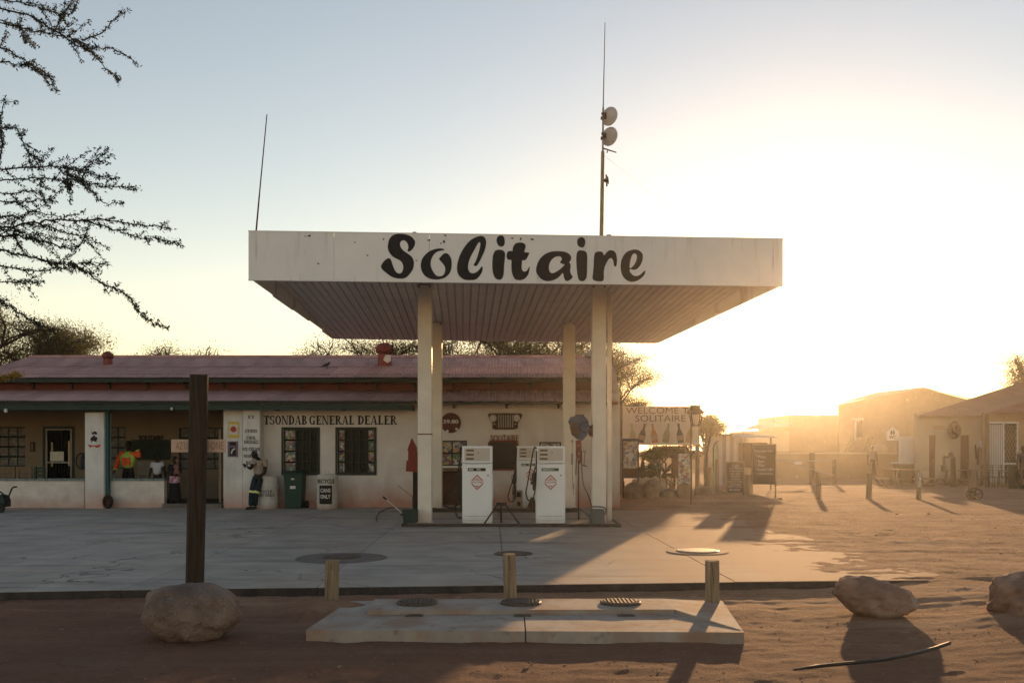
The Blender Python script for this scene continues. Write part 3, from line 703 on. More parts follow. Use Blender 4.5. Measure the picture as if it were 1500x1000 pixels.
sheets(XL, XR-.29, EL, TL, 0, m_roof, rnd)
mb = sheet(XR-.29-XRL, 37.7, 3.72, RI[0], RI[1]); mb.v = [(a+XRL, b, c) for a,b,c in mb.v]; obj('rear_roof', mb, m_roof, bld, smooth=True, autos=False)
mb = MB(); mb.tube([(XRL, RI[0], RI[1]+.02), (XR-.29, RI[0], RI[1]+.02)], .07, 10); obj('ridge_cap', mb, m_roof, bld, smooth=True)
mb = MB(); mb.prism([(XRL,4.7),(XRL+.02,4.7),(XRL+.02,3.0),(XRL,3.0)], 29.5, 37); 
obj('gable_board', MB().add([(XRL+.05,29.6,3.74),(XRL+.05,33.5,4.66),(XRL+.05,37.4,3.7),(XRL+.05,37.4,3.3),(XRL+.05,29.6,3.3),(XRL+.1,29.6,3.74),(XRL+.1,33.5,4.66),(XRL+.1,37.4,3.7),(XRL+.1,37.4,3.3),(XRL+.1,29.6,3.3)],[(0,1,2,3,4),(9,8,7,6,5),(0,5,6,1),(1,6,7,2)]), m_redwall, bld)
# fascia boards, rafters, brackets
mb = MB(); mb.box(XRL, XR-.3, 29.52, 29.56, 3.62, 3.735); obj('eave_board', mb, m_dkgreen, bld)
x = -15.6; pr = None
while x < 2.4:
    mb = MB(); mb.box(x, x+.07, 29.57, 30.0, 3.60, 3.70); mb.box(x+.005, x+.065, 29.93, 29.995, 3.46, 3.60); obj('rafter_end', mb, m_dkgreen, bld); x += 1.15
mb = MB(); mb.box(XL, PX(604,27.3), 27.28, 27.36, PZ(600,27.3), PZ(592.5,27.3)); obj('beam', mb, m_green if True else m_teal, bld)
mb = MB(); mb.box(XL, XR-.3, 27.24, 27.275, 2.87, 2.94); obj('eave_board', mb, m_dkgreen, bld)
for px in (108, 205, 400, 498, 602):
    X = PX(px, 27.3); mb = MB(); mb.box(X-.035, X+.035, 27.4, 30., 2.86, 2.95) if px < 330 else mb.box(X-.035, X+.035, 27.37, 28., PZ(600,27.3), 2.86); obj('rafter', mb, m_green, bld)
for px in (664, 742, 819, 888):
    X = PX(px, 27.6); mb = MB(); mb.box(X-.03, X+.03, 27.3, 28.0, PZ(591,27.6), 2.868); mb.box(X-.025, X+.025, 27.88, 27.99, PZ(597,27.6), PZ(591,27.6)); obj('bracket', mb, m_dark, bld)
mb = MB(); mb.box(PX(894,27.8), PX(905,27.8), 27.7, 27.99, PZ(592,27.8), PZ(587.5,27.8)); obj('beam_end', mb, m_redrust, bld)
# pillars and low walls
mb = MB(); mb.bevbox(PX(124,27.6), PX(152.5,27.6), 27.6, 28.1, -.02, 2.66, .02); pil1 = obj('pillar', mb, m_wall_l, bld, label='white veranda pillar with a small black and red emblem')
for zz in (.72, 1.1, 1.52, 1.95, 2.3):
    pass
mb = MB(); mb.box(PX(153.2,27.7), PX(158.5,27.7), 27.7, 27.85, .0, 2.8); obj('veranda_post', mb, m_teal, bld)
mb = MB(); mb.bevbox(PX(327,27.8), PX(356,27.8), 27.8, 28.3, -.02, 2.86, .02); obj('pillar', mb, m_wall_l, bld)
mb = MB(); mb.bevbox(PX(355.5,27.55), PX(381,27.55), 27.55, 28.3, -.02, 2.8, .02); pil3 = obj('pillar', mb, m_wall_l, bld, label='white pillar with the painted list from ICE to BEER')
for a, b in ((-160,123.5), (159,240.5)):
    mb = MB(); mb.box(PX(a,27.9), PX(b,27.9), 27.9, 28.12, -.02, PZ(704,27.9)); obj('low_wall', mb, m_low, bld)
    mb = MB(); mb.box(PX(a,27.9), PX(b,27.9)+.01, 27.88, 28.15, PZ(704,27.9), PZ(700.5,27.9)); obj('wall_cap', mb, M('worn_teal', (.06,.16,.165), .8, .4, 9, .3, c2=(.3,.33,.3)), bld)
mb = MB(); mb.box(PX(320.5,28.4), PX(324,28.4), 28.4, 28.48, .12, PZ(628,28.4)); obj('door_post', mb, m_wood_p, bld)
# shop windows
def shop_window(rc, y, cols, rows, post_cols, barn, dep=.14, frame=m_dkgreen, sm=m_stick, sill=False):
    x0, x1, z0, z1 = rc; t = .035
    fr = MB()
    fr.box(x0,x1,y+dep-.06,y+dep,z1-t,z1); fr.box(x0,x1,y+dep-.06,y+dep,z0,z0+t); fr.box(x0,x0+t,y+dep-.06,y+dep,z0+t,z1-t); fr.box(x1-t,x1,y+dep-.06,y+dep,z0+t,z1-t)
    cw = (x1-x0)/cols; rh = (z1-z0)/rows
    for i in range(1, cols): fr.box(x0+i*cw-.014, x0+i*cw+.014, y+dep-.055, y+dep-.01, z0+t, z1-t)
    wf = obj('window', fr, frame, bld)
    for i in range(cols):
        for j in range(rows):
            if j and i == 0: pass
            a, b, c, d = x0+i*cw+.018, x0+(i+1)*cw-.018, z0+j*rh+.014, z0+(j+1)*rh-.014
            if i in post_cols:
                mb = MB(); mb.box(a, b, y+dep-.035, y+dep-.03, c+.01, d-.01); ORG_ = wf
                p = obj('sticker_pane', mb, sm, wf, smooth=False)
            else:
                mb = MB(); mb.box(a, b, y+dep-.026, y+dep-.02, c, d); obj('pane', mb, m_glass, wf)
    for i in range(barn):
        xx = x0+(x1-x0)*(i+.5)/barn; mb = MB(); mb.box(xx-.008, xx+.008, y+.02, y+.036, z0, z1); obj('bar', mb, frame, wf)
    if sill: mb = MB(); mb.box(x0-.05, x1+.05, y-.06, y+.03, z0-.05, z0-.002); obj('sill', mb, m_white, wf)
    return wf
_o = obj
# let window children keep the building origin
def obj(name, mb, mats, parent=None, **k):
    if parent is not None and parent.name not in ORG: ORG[parent.name] = Vector((0,0,0))
    o = _o(name, mb, mats, parent, **k)
    if parent is not None: ORG[o.name] = ORG[parent.name]
    return o
ORG_FIX = True
wa = shop_window(w1, DW, 3, 4, (0,), 0); wb = shop_window(w2, DW, 5, 4, (0,4), 0)
wc = shop_window(w3, DW, 2, 2, (0,1), 0, sill=True); wd_ = shop_window(w4, DW, 2, 3, (0,1), 0)
for rc, k in ((w1, (.36,.98)), (w2, (.2,.78))):
    mb = MB(); a = rc[0]+(rc[1]-rc[0])*k[0]; b = rc[0]+(rc[1]-rc[0])*k[1]
    # opened green steel sashes standing out over the panes
    for q in range(4):
        xx = a+(b-a)*q/3; mb.box(xx-.014, xx+.014, DW+.02, DW+.045, rc[2]+.02, rc[3]-.02)
    for q in range(5):
        zz = rc[2]+.03+(rc[3]-rc[2]-.06)*q/4; mb.box(a, b, DW+.022, DW+.042, zz-.01, zz+.01)
    obj('sash', mb, m_dkgreen, wa if rc is w1 else wb)
# frames proud of the wall
for rc, par in ((w1, wa), (w2, wb)):
    mb = MB(); x0,x1,z0,z1 = rc
    mb.box(x0-.05,x1+.05,DW-.025,DW+.01,z1,z1+.05); mb.box(x0-.05,x1+.05,DW-.03,DW+.01,z0-.05,z0); mb.box(x0-.05,x0,DW-.025,DW+.01,z0,z1); mb.box(x1,x1+.05,DW-.025,DW+.01,z0,z1)
    obj('surround', mb, m_dkgreen, par)
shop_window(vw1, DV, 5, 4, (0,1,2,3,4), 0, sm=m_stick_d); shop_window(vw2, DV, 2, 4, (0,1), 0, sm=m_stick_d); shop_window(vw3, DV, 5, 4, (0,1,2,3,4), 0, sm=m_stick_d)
# veranda door
mb = MB(); x0,x1,z0,z1 = door
mb.box(x0,x0+.07,DV-.03,DV+.1,z0,z1); mb.box(x1-.07,x1,DV-.03,DV+.1,z0,z1); mb.box(x0+.07,x1-.07,DV-.03,DV+.1,z1-.07,z1)
dr = obj('door', mb, m_dkgreen, bld)
mb = MB(); mb.box(x0+.08,x0+.12,DV-.01,DV+.02,z0,z1-.08); mb.box(x1-.12,x1-.08,DV-.01,DV+.02,z0,z1-.08); mb.box(x0+.12,x1-.12,DV-.01,DV+.02,z1-.12,z1-.08)
zr = PZ(677,DV); mb.box(x0+.12,x1-.12,DV-.01,DV+.02,zr-.02,zr+.02)
obj('gate_frame', mb, m_steel, dr)
for q in range(9):
    xx = x0+.14+(x1-x0-.28)*q/8; mb = MB(); mb.box(xx-.006, xx+.006, DV, DV+.012, z0, z1-.12); obj('gate_bar', mb, m_dkgreen, dr)
mb = MB(); a = R4(74,94,661,675,DV); mb.box(a[0],a[1],DV-.03,DV-.018,a[2],a[3]); obj('notice', mb, m_paper, dr)
# lettering and painted lists
lm = {}
def serif_letters(txt, px0, px1, py, D, y, h):
    adv = [glyph(c)[1]+.1 for c in txt]; W = sum(adv)-.1; X0 = PX(px0,D); sx = (PX(px1,D)-X0)/W; x = 0
    for c, a_ in zip(txt, adv):
        w_ = (a_-.1)*sx; mb = MB(); serif_mb(mb, c, X0+x*sx+w_/2, PZ(py,D), y, h, w_); obj('letter', mb, m_letters, bld); x += a_
for txt, p0, p1 in (('TSONDAB',386,449.5),('GENERAL',453,519),('DEALER',524,581)): serif_letters(txt, p0, p1, 615, DW, DW-.002, 13.2/F*DW)
TT, TN = .2, .1
mb = MB(); y = 27.546; Dp = 27.55
for txt, py, wpx in (('ICE',610.5,9),('CURIO',631,17),('COOL',641,14),('DRINKS',647,21),('ICE CREAM',657.5,24.5),('MARKET',667.5,22),('BEER',677.5,15)):
    serif_mb(mb, txt, PX(368,Dp), PZ(py,Dp), y, 4.9/F*Dp, wpx/F*Dp, .003)
obj('painted_list', mb, m_letters, bld); TT, TN = .26, .115
def wordart(txt, cx, cy, D, hpx, wpx, mat, par=None, depth=.008, bold=0., **k):
    mb = MB(); text_mb(mb, txt, PX(cx,D), PZ(cy,D), D, hpx/F*D, wpx/F*D, depth, bold); return obj('lettering', mb, mat, par if par else bld, **k)
wordart('SOLITAIRE', 739, 641.5, DW-.02, 9.5, 41, m_redrust, depth=.03, bold=.008)
wordart('SOLITAIRE', 221.5, 641.5, DV-.02, 8, 36, m_dark, depth=.03, bold=.008)
# emblem on the pillar: generic black scribble figure and red ribbon
mb = MB(); D = 27.596
def em(pts, cx=138, cy=640): return [(PX(cx+a, D), PZ(cy+b, D)) for a, b in pts]
mb.prism(em([(-4.6,-10),(-2.6,-6),(-.5,-8.6),(3,-8),(4.8,-4.5),(1.5,-3.4),(1,-5.5),(-1.6,-3.6),(-3.4,-4.5)]), D-.003, D)
mb.prism(em([(-1,-2.6),(1,-2.4),(1.4,-.6),(4.6,.2),(4.6,3),(3,4.6),(4.2,6.2),(0,6.6),(-.6,4.4),(-2.4,6),(-5,8.2),(-4,4.2),(-6.4,4.6),(-4.6,.6),(-2.4,-.8)]), D-.0035, D)
obj('emblem', mb, m_letters, bld)
mb = MB(); mb.prism(em([(-9.6,10.6),(-5,11.6),(0,11.9),(5,11.6),(10,10.4),(7.6,14.6),(3,15.2),(1,13.6),(-3,13.4),(-5.2,15.4),(-7.6,13.6)]), D-.003, D); obj('emblem_ribbon', mb, m_sun_red, bld)
# posters on the second pillar
D = 27.79
mb = MB(); a = R4(334,350,617.5,641,D); mb.box(a[0],a[1],D-.004,D,a[2],a[3]); p_ = obj('poster', mb, m_yellow, bld, label='yellow framed poster with a round red emblem')
mb = MB(); a = R4(335.8,348.2,621,636.5,D); mb.box(a[0],a[1],D-.008,D-.004,a[2],a[3]); obj('poster_field', mb, m_paper, p_)
mb = MB(); mb.prism([(PX(342,D)+math.cos(k*.35)*.076*(1.25 if k%2 else 1), PZ(628.5,D)+math.sin(k*.35)*.076*(1.25 if k%2 else 1)) for k in range(18)], D-.012, D-.008); obj('poster_emblem', mb, m_sun_red, p_)
mb = MB(); a = R4(333.5,348.5,646,669,D); mb.box(a[0],a[1],D-.004,D,a[2],a[3]); p_ = obj('poster', mb, m_purple, bld, label='purple poster with dark panels')
mb = MB(); a = R4(336.5,345.5,647.5,652,D); mb.box(a[0],a[1],D-.008,D-.004,a[2],a[3]); a = R4(336.5,345.5,655,667,D); mb.box(a[0],a[1],D-.008,D-.004,a[2],a[3]); obj('poster_print', mb, m_letters, p_)
mb = MB(); mb.prism([(PX(x_,D),PZ(y_,D)) for x_,y_ in ((338,663),(340,658),(344,655.6),(344.5,658),(341,660),(339.6,665))], D-.011, D-.008); obj('poster_figure', mb, m_paper, p_)
# chalkboards, round sign, grille
def board(cx0, cx1, cy0, cy1, D, lab, fm, bm, side=True):
    t = thing('chalkboard', (PX((cx0+cx1)/2,D), D, PZ(cy1,D)), lab, 'chalkboard')
    a = R4(cx0,cx1,cy0,cy1,D); mb = MB(); mb.box(a[0],a[1],D-.02,D-.002,a[2],a[3]); obj('board', mb, bm, t)
    mb = MB(); f = .05; mb.box(a[0]-.01,a[1]+.01,D-.035,D-.003,a[3],a[3]+f); mb.box(a[0]-.01,a[1]+.01,D-.035,D-.003,a[2]-f,a[2]); mb.box(a[0]-f,a[0],D-.03,D-.003,a[2],a[3]); mb.box(a[1],a[1]+f,D-.03,D-.003,a[2],a[3])
    obj('frame', mb, fm, t)
m_cb = M('chalkboard_black', (.03,.028,.026), .8, .3, 4, .05); m_cbg = M('chalkboard_green', (.016,.03,.026), .8, .3, 4, .05)
board(717.5, 757, 647, 686, DW, 'dark chalkboard on the wall under the grille, behind the pumps', m_redrust, m_cb)
board(193, 248, 646, 671, DV, 'long dark chalkboard on the veranda wall behind the man in orange', m_dkgreen, m_cbg)
D = DW-.01
t = thing('round_sign', (PX(660.5,D), D, PZ(619,D)), 'round dark red metal sign with pale numbers beside the left pump column', 'sign')
m_ds = M('dark_red_sign', (.085,.02,.018), .6, .3, 5, .05)
mb = MB(); c = (PX(660.5,D), PZ(619,D)); rr = .285
mb.prism([(c[0]+rr*math.cos(k*math.pi/16), c[1]+rr*math.sin(k*math.pi/16)) for k in range(32)], D-.02, D); obj('disc', mb, m_ds, t)
mb = MB(); text_mb(mb, '39.80', c[0], c[1]+.035, D-.021, .11, .43, .003, .03)
for ox, oz in ((-.1,-.235),(.16,-.175)):
    mb.prism([(c[0]+ox+.04*math.cos(k*math.pi/6), c[1]+oz+.04*math.sin(k*math.pi/6)) for k in range(12)], D-.025, D-.021)
obj('numerals', mb, m_paper, t)
# grille silhouette
t = thing('grille_silhouette', (PX(740,D), D, PZ(629,D)), 'dark metal car grille cutout with seven slots above the chalkboard', 'wall decoration')
def circ(cx, cy, r, n=20): return [(cx+r*math.cos(2*math.pi*k/n), cy+r*math.sin(2*math.pi*k/n)) for k in range(n)]
outl = [(714.5,606.5),(717,605),(740,604.8),(762,605),(765.5,606.5),(764.5,611),(759,619.5),(758.8,627),(754,628.5),(740,629),(725,628.8),(721,627),(721.4,620),(716,611)]
def TF(p): return (PX(p[0],D), PZ(p[1],D))
loops = [[TF(p) for p in outl], [TF(p) for p in circ(722.4,612.4,5.2)], [TF(p) for p in circ(756.6,612.2,5.2)], [TF(p) for p in circ(724.6,620.6,1.4,10)], [TF(p) for p in circ(755,620.8,1.4,10)]]
for k in range(7):
    x_ = 729.6+k*3.42; loops.append([TF(p) for p in ((x_,607.6),(x_+1.75,607.6),(x_+1.75,625.8),(x_,625.8))])
mb = MB(); fill_loops(mb, loops, lambda co: (co.x, D-.02-co.z, co.y), .02); obj('grille_plate', mb, M('grille_brown', (.05,.028,.018), .7, .3, 8), t)
# ventilators on the roof
def roofz(y): return EA[1]+(RI[1]-EA[1])*(y-EA[0])/(RI[0]-EA[0])
def ventilator(px, D, wpx, lab, patch, mat, zoff=0., nz=None):
    X = PX(px, D); z = roofz(min(D, 33.4))-.06 if nz is None else nz
    t = thing('roof_ventilator', (X, D, z), lab, 'ventilator', 'ventilators on the shop roof'); u = wpx/F*D/2
    mb = MB(); mb.cyl((X,D,z),(X,D,z+.40*(u/.3)),u*.78,u*.76,20); mb.box(X-u*.95,X+u*.95,D-u*.95,D+u*.6,z-.02,z+.03); obj('neck', mb, mat, t, smooth=True)
    z1 = z+.38*(u/.3); mb = MB(); nv = 22
    for k in range(nv):
        a = 2*math.pi*k/nv; P = []
        for j in range(7):
            th = math.pi*(.08+.84*j/6); rr = u*math.sin(th)**.6; zz = z1+u*.62-math.cos(th)*u*.62
            P.append((rr, zz, a+.12))
        V = []
        for rr, zz, a_ in P:
            V += [(X+rr*math.cos(a_), D+rr*math.sin(a_), zz), (X+rr*.9*math.cos(a_+.34), D+rr*.9*math.sin(a_+.34), zz)]
        mb.add(V, [(2*j, 2*j+1, 2*j+3, 2*j+2) for j in range(6)])
    mb.lathe((X,D,z1+u*1.18), [(u*.5,-.02),(u*.45,.03),(u*.1,.05)], 16)
    mb.lathe((X,D,z1+.02), [(u*.6,0),(u*.8,u*.6),(u*.6,u*1.15)], 16)
    obj('turbine', mb, mat, t)
    if patch: mb = MB(); mb.prism([(X-.02,z+.2),(X+.06,z+.36),(X+u*.74,z+.36),(X+u*.74,z+.18),(X+.12,z+.1)], D-u*.8-.01, D-u*.8+.1); obj('patch', mb, m_paper, t)
m_vent = M('ventilator_red', (.2,.05,.04), .5, .2, 6, .1, metal=.2)
ventilator(563.5, 31.9, 27, 'large red turbine ventilator with a white patch, below the canopy', True, m_vent)
ventilator(158, 31.9, 17, 'small dark red ventilator near the left end of the roof', False, m_vent)
ventilator(330.5, 34.6, 15, 'pale low ventilator dome behind the ridge', False, m_steel, nz=4.2)
ventilator(864, 33.4, 16, 'grey ventilator dome at the right end of the ridge', False, m_steel, nz=4.45)
# bird
D = 31.0; p = Vector((PX(478,D), D, roofz(D)+.02)); t = thing('bird', p, 'small dark bird perched on the red roof', 'bird')
mb = skin_mesh([p+Vector((0,0,.12)), p+Vector((.07,0,.15)), p+Vector((.11,0,.21)), p+Vector((-.09,0,.09)), p+Vector((-.17,0,.06))], [(0,1),(1,2),(0,3),(3,4)], [.05,.045,.025,.03,.012], 1)
mb.cyl(p+Vector((.0,-.02,.0)), p+Vector((.01,-.02,.09)), .006, n=5); mb.cyl(p+Vector((.03,.02,.0)), p+Vector((.03,.02,.09)), .006, n=5); mb.cyl(p+Vector((.12,0,.215)), p+Vector((.16,0,.205)), .009, .002, 5)
obj('body', mb, M('bird_black', (.03,.025,.02), .7), t, smooth=True)
# ================================================================== CANOPY
ZB = CH+3.2; HB = .90
FL = Vector((PX(364,18.8), 18.8)); FR = Vector((PX(1147,19.5), 19.5)); RL = Vector((PX(489,29.3), 29.3)); RR = Vector((PX(964,30.2), 30.2))
can = thing('petrol_canopy', (0, 24, 0), 'large flat white forecourt canopy on four columns with Solitaire in black script', 'canopy')
U = (FR-FL).normalized(); N = Vector((U.y, -U.x))       # N faces the camera
def face_panel(name, A, B, z0, z1, th, mat, inward):
    mb = MB(); d = inward*th
    mb.slab([tuple(A), tuple(B), tuple(B+d), tuple(A+d)], z0, z1); return obj(name, mb, mat, can)
Lf = (FR-FL).length
# front fascia in two lengths of sheet plus thin cap and drip edge
j1 = FL+U*(Lf*.66)
cutp = [0,.155,.33,.50,.665,.83,1]
for k in range(6):
    face_panel('front_fascia', FL+U*(Lf*cutp[k]+(.002 if k else 0)), FL+U*(Lf*cutp[k+1]-.002)+N*(.0015*(k%2)), ZB, ZB+HB, .03, m_fascia, -N)
face_panel('drip_edge', FL-U*.004+N*.004, FR+U*.004+N*.004, ZB-.022, ZB-.002, .06, m_fascia, -N)
face_panel('cap_strip', FL-U*.004+N*.006, FR+U*.004+N*.006, ZB+HB+.001, ZB+HB+.02, .09, m_fascia, -N)
for A, B, sgn in ((FL, RL, 1), (FR, RR, -1)):
    d = (B-A).normalized(); inn = Vector((d.y, -d.x))*sgn; segs = 5
    for k in range(segs):
        a = A+(B-A)*(k/segs); b = A+(B-A)*((k+1)/segs)
        if k == 0: a = a+d*.035
        sag = .0 if sgn < 0 else (.03, -.0, .02, .05, .0)[k]
        o = face_panel('side_fascia', a+d*.003, b-d*.003, ZB+sag, ZB+HB, .025, m_fascia, inn)
    for k in range(6):
        a = A+(B-A)*(k/5.3+.03); mb = MB(); q = a+inn*.06; mb.box(q.x-.03,q.x+.03,q.y-.03,q.y+.03,ZB+.03,ZB+HB-.05); obj('fascia_stud', mb, m_soffit, can)
d = (RR-RL).normalized(); inn = Vector((d.y,-d.x)); face_panel('rear_fascia', RL+d*.03, RR-d*.03, ZB+.03, ZB+HB, .025, m_fascia, inn)
# soffit, falls to the rear
def sof_z(y): return CH+3.36-.042*(y-26.2)
def soffit_sheet(u0, u1, v0, v1, lap):
    """u across 0..1, v depth 0..1"""
    mb = MB()
    def P(u, v, dz=0):
        a = FL.lerp(FR, u); b = RL.lerp(RR, u); q = a.lerp(b, v); return (q.x, q.y, sof_z(q.y)+dz+lap)
    nr = 4; rows = [0, 1]
    st = []
    for k in range(nr):
        w_ = (u1-u0)/nr; a = u0+k*w_
        st += [(a, 0), (a+w_*.80, 0), (a+w_*.83, .05), (a+w_*.95, .05), (a+w_*.98, 0)]
    st.append((u1, 0))
    V = [P(u, v0, dz) for u, dz in st]+[P(u, v1, dz) for u, dz in st]; n = len(st)
    mb.add(V, [(i, n+i, n+i+1, i+1) for i in range(n-1)])
    return obj('soffit_sheet', mb, m_soffit, can)
ns = 14; vm = (23.4-19)/(29.7-19)
for k in range(ns):
    u0, u1 = .004+.992*k/ns, .004+.992*(k+1)/ns
    soffit_sheet(u0, u1, .004, vm+.01, 0); soffit_sheet(u0, u1, vm-.005, .997, -.006)
mb = MB(); q = [FL, FR, RR, RL]; mb.slab([(p.x*.985, p.y+(.15 if i_ < 2 else -.15)) for i_, p in enumerate(q)], ZB+HB-.12, ZB+HB-.06); obj('roof_deck', mb, m_steel, can)
# steel purlins hidden above, visible brackets at column heads
cols = [(622,21.5,.15),(877.5,21.5,.152),(638.5,26.3,.155),(834,26.3,.16)]
for i, (px, D, hw) in enumerate(cols):
    X = PX(px, D); zt_ = sof_z(D)-.036; z0 = .06 if D < 25 else .09
    mb = MB(); y0, y1 = D, D+.26
    mb.bevbox(X-hw, X+hw, y0, y1, z0, zt_-.05, .014)
    c = obj('column', mb, m_column, can)
    mb = MB(); mb.box(X-hw-.012, X-hw+.05, y0-.006, y0+.1, z0, zt_-.06); 
    mb = MB(); mb.box(X-hw-.02, X+hw+.02, y0-.02, y1+.02, z0, z0+.02); mb.box(X-hw-.03, X+hw+.03, y0-.03, y1+.03, zt_-.05, zt_); obj('base_plate', mb, m_column, c)
    for sx in (-1, 1):
        mb = MB(); mb.cyl((X+sx*(hw-.03), y0-.01, zt_-.03), (X+sx*(hw-.03), y0-.05, zt_-.03), .018, n=8); obj('bolt', mb, m_dark, c)
    if i == 0:
        mb = MB(); zz = PZ(635.5, D); mb.box(X-hw-.004, X+hw+.004, y0-.006, y1+.004, zz-.012, zz+.012); obj('strap', mb, m_redrust, c)
X = PX(892.6, 22.3); mb = MB(); mb.bevbox(X-.055, X+.05, 22.2, 22.32, .0, sof_z(22.2)-.04, .012); dp = obj('downpipe', mb, m_column, can)
# bolts of roof junk on top of the fascia
for px, py, w_, h_ in ((607,341,6,2.6),(892,346,7,4.5),(907,347.5,6,2.4)):
    a = PX(px, 21); mb = MB(); z0 = ZB+HB-.06; ztp = PZ(py-h_*.6, 21); mb.bevbox(a-w_/F*10.5, a+w_/F*10.5, 21, 21.1, z0, ztp+.0, .01); obj('roof_bracket', mb, m_redrust, can)
# Solitaire lettering traced as outlines
Zo = {1: (550,330), 2: (660,330), 3: (740,330), 4: (820,330)}
L = [
 ('S',1,[[(355,125),(450,135),(530,170),(575,225),(580,270),(560,325),(520,370),(485,385),(470,370),(482,330),(475,280),(450,240),(415,220),(380,230),(360,265),(370,320),(410,370),(480,420),(530,460),(560,520),(562,580),(545,650),(500,715),(455,760),(400,780),(320,778),(240,755),(160,700),(105,650),(80,605),(100,560),(140,510),(185,482),(215,490),(235,525),(255,590),(280,650),(310,690),(345,706),(380,695),(400,660),(408,610),(395,560),(365,520),(310,490),(250,455),(205,400),(182,340),(185,270),(205,200),(250,150),(300,130)]]),
 ('o',1,[[(1005,350),(960,340),(890,345),(800,375),(730,430),(680,500),(663,580),(675,660),(715,730),(780,775),(860,793),(940,790),(1020,765),(1080,710),(1110,640),(1117,550),(1105,480),(1070,425),(1030,408),(995,420),(960,455),(933,490),(950,520),(990,565),(1018,610),(1020,670),(1000,720),(960,745),(900,740),(860,700),(825,640),(808,570),(818,500),(850,435),(900,390),(960,372),(1000,365)]]),
 ('l',2,[[(460,158),(500,180),(520,230),(518,290),(500,370),(460,460),(420,540),(385,590),(355,595),(338,580),(365,530),(390,470),(410,400),(430,320),(437,265),(420,248),(395,275),(350,360),(300,450),(265,540),(255,620),(275,680),(320,703),(370,690),(420,650),(455,605),(470,612),(465,670),(440,720),(400,770),(350,798),(270,803),(200,795),(140,755),(105,700),(93,620),(110,520),(150,410),(210,310),(290,220),(370,175),(420,160)]]),
 ('i',2,[[(740,150),(775,165),(792,210),(792,270),(770,305),(735,312),(700,295),(678,250),(675,205),(695,165)],[(720,357),(770,370),(797,410),(797,480),(785,580),(780,690),(765,760),(740,790),(710,798),(670,785),(635,740),(615,660),(612,560),(620,450),(645,385),(680,362)]]),
 ('t',2,[[(1010,253),(1060,258),(1095,285),(1098,325),(1082,380),(1090,395),(1140,400),(1152,410),(1135,450),(1110,495),(1085,512),(1050,515),(1045,560),(1040,620),(1055,665),(1085,678),(1120,662),(1148,610),(1158,620),(1145,700),(1110,760),(1060,795),(1000,803),(950,790),(915,740),(895,670),(890,590),(890,510),(850,505),(825,480),(822,430),(840,385),(880,375),(905,380),(915,320),(945,272),(980,257)]]),
 ('a',3,[[(800,380),(870,388),(930,415),(965,460),(960,510),(935,548),(955,562),(958,610),(952,670),(970,725),(990,758),(950,800),(900,817),(865,780),(845,700),(800,745),(740,790),(660,815),(590,815),(520,780),(465,710),(452,650),(470,570),(510,490),(580,425),(660,390),(730,380)],[(795,455),(825,475),(828,510),(805,530),(815,555),(850,570),(870,575),(830,620),(780,660),(720,695),(680,700),(650,675),(640,620),(650,560),(685,500),(740,462)]]),
 ('i',4,[[(320,175),(355,190),(373,235),(365,295),(340,325),(300,322),(265,295),(253,250),(262,205),(290,180)],[(310,367),(365,378),(395,410),(402,480),(400,600),(398,710),(385,780),(350,815),(310,818),(275,790),(258,720),(245,600),(242,470),(255,395),(280,370)]]),
 ('r',4,[[(580,385),(620,390),(640,420),(650,440),(680,400),(720,370),(770,368),(810,395),(830,440),(838,520),(828,590),(810,605),(792,590),(785,530),(765,490),(745,482),(715,500),(680,560),(655,620),(645,690),(645,770),(630,815),(570,822),(510,810),(480,780),(485,700),(495,600),(500,480),(515,410),(540,390)]]),
 ('e',4,[[(1100,355),(1160,370),(1205,410),(1217,460),(1205,530),(1170,600),(1120,645),(1070,652),(1035,640),(1022,665),(1040,700),(1080,735),(1130,742),(1180,720),(1225,680),(1245,662),(1252,680),(1235,730),(1180,785),(1110,820),(1040,828),(975,800),(920,740),(895,660),(893,570),(910,490),(950,420),(1010,375)],[(1100,412),(1125,435),(1128,480),(1110,540),(1080,590),(1045,622),(1025,625),(1022,590),(1030,530),(1050,460),(1075,420)]]),
]
def on_fascia(px, py):
    k = (px-750)/F; dX, dD = (FR-FL).x, (FR-FL).y
    D = (dX*FL.y-dD*FL.x)/(dX-dD*k); P = Vector((k*D, D)); return ((P-FL).dot(U), PZ(py, D))
for ch, zi, loops in L:
    ox, oy = Zo[zi]; lp = [[on_fascia(ox+x/10, oy+y/10) for x, y in smooth_loop(l_, 3)] for l_ in loops]
    def fn(co): q = FL+U*co.x+N*(.004+co.z); return (q.x, q.y, co.y)
    mb = MB(); fill_loops(mb, lp, fn, .004); obj('letter', mb, m_letters, can)
for i_, (px, py, s_) in enumerate(((453,345.5,1.6),(447,346,.8),(628,352,1.5),(650.5,354,1.8),(652,345,1.2),(646,356.5,1.1),(750,349,1.3),(763,350,1.6),(779,350.5,1.6),(562,350.5,1.2),(466,386,1.1),(520,355,.9),(538,374,1.),(788,407,.8),(610,381.5,.9))):
    u_, z_ = on_fascia(px, py); q = FL+U*u_+N*.004; w_ = s_*.013; mb = MB(); pl_ = []
    for k in range(7):
        a = k*.9; rr_ = w_*(1+.5*math.sin(i_*3.3+k*2.1)); pl_.append((q.x+U.x*rr_*1.3*math.cos(a), q.y+U.y*rr_*1.3*math.cos(a), z_+rr_*math.sin(a)))
    mb.add(pl_, [tuple(range(7))]); obj('paint_chip', mb, m_letters, can)
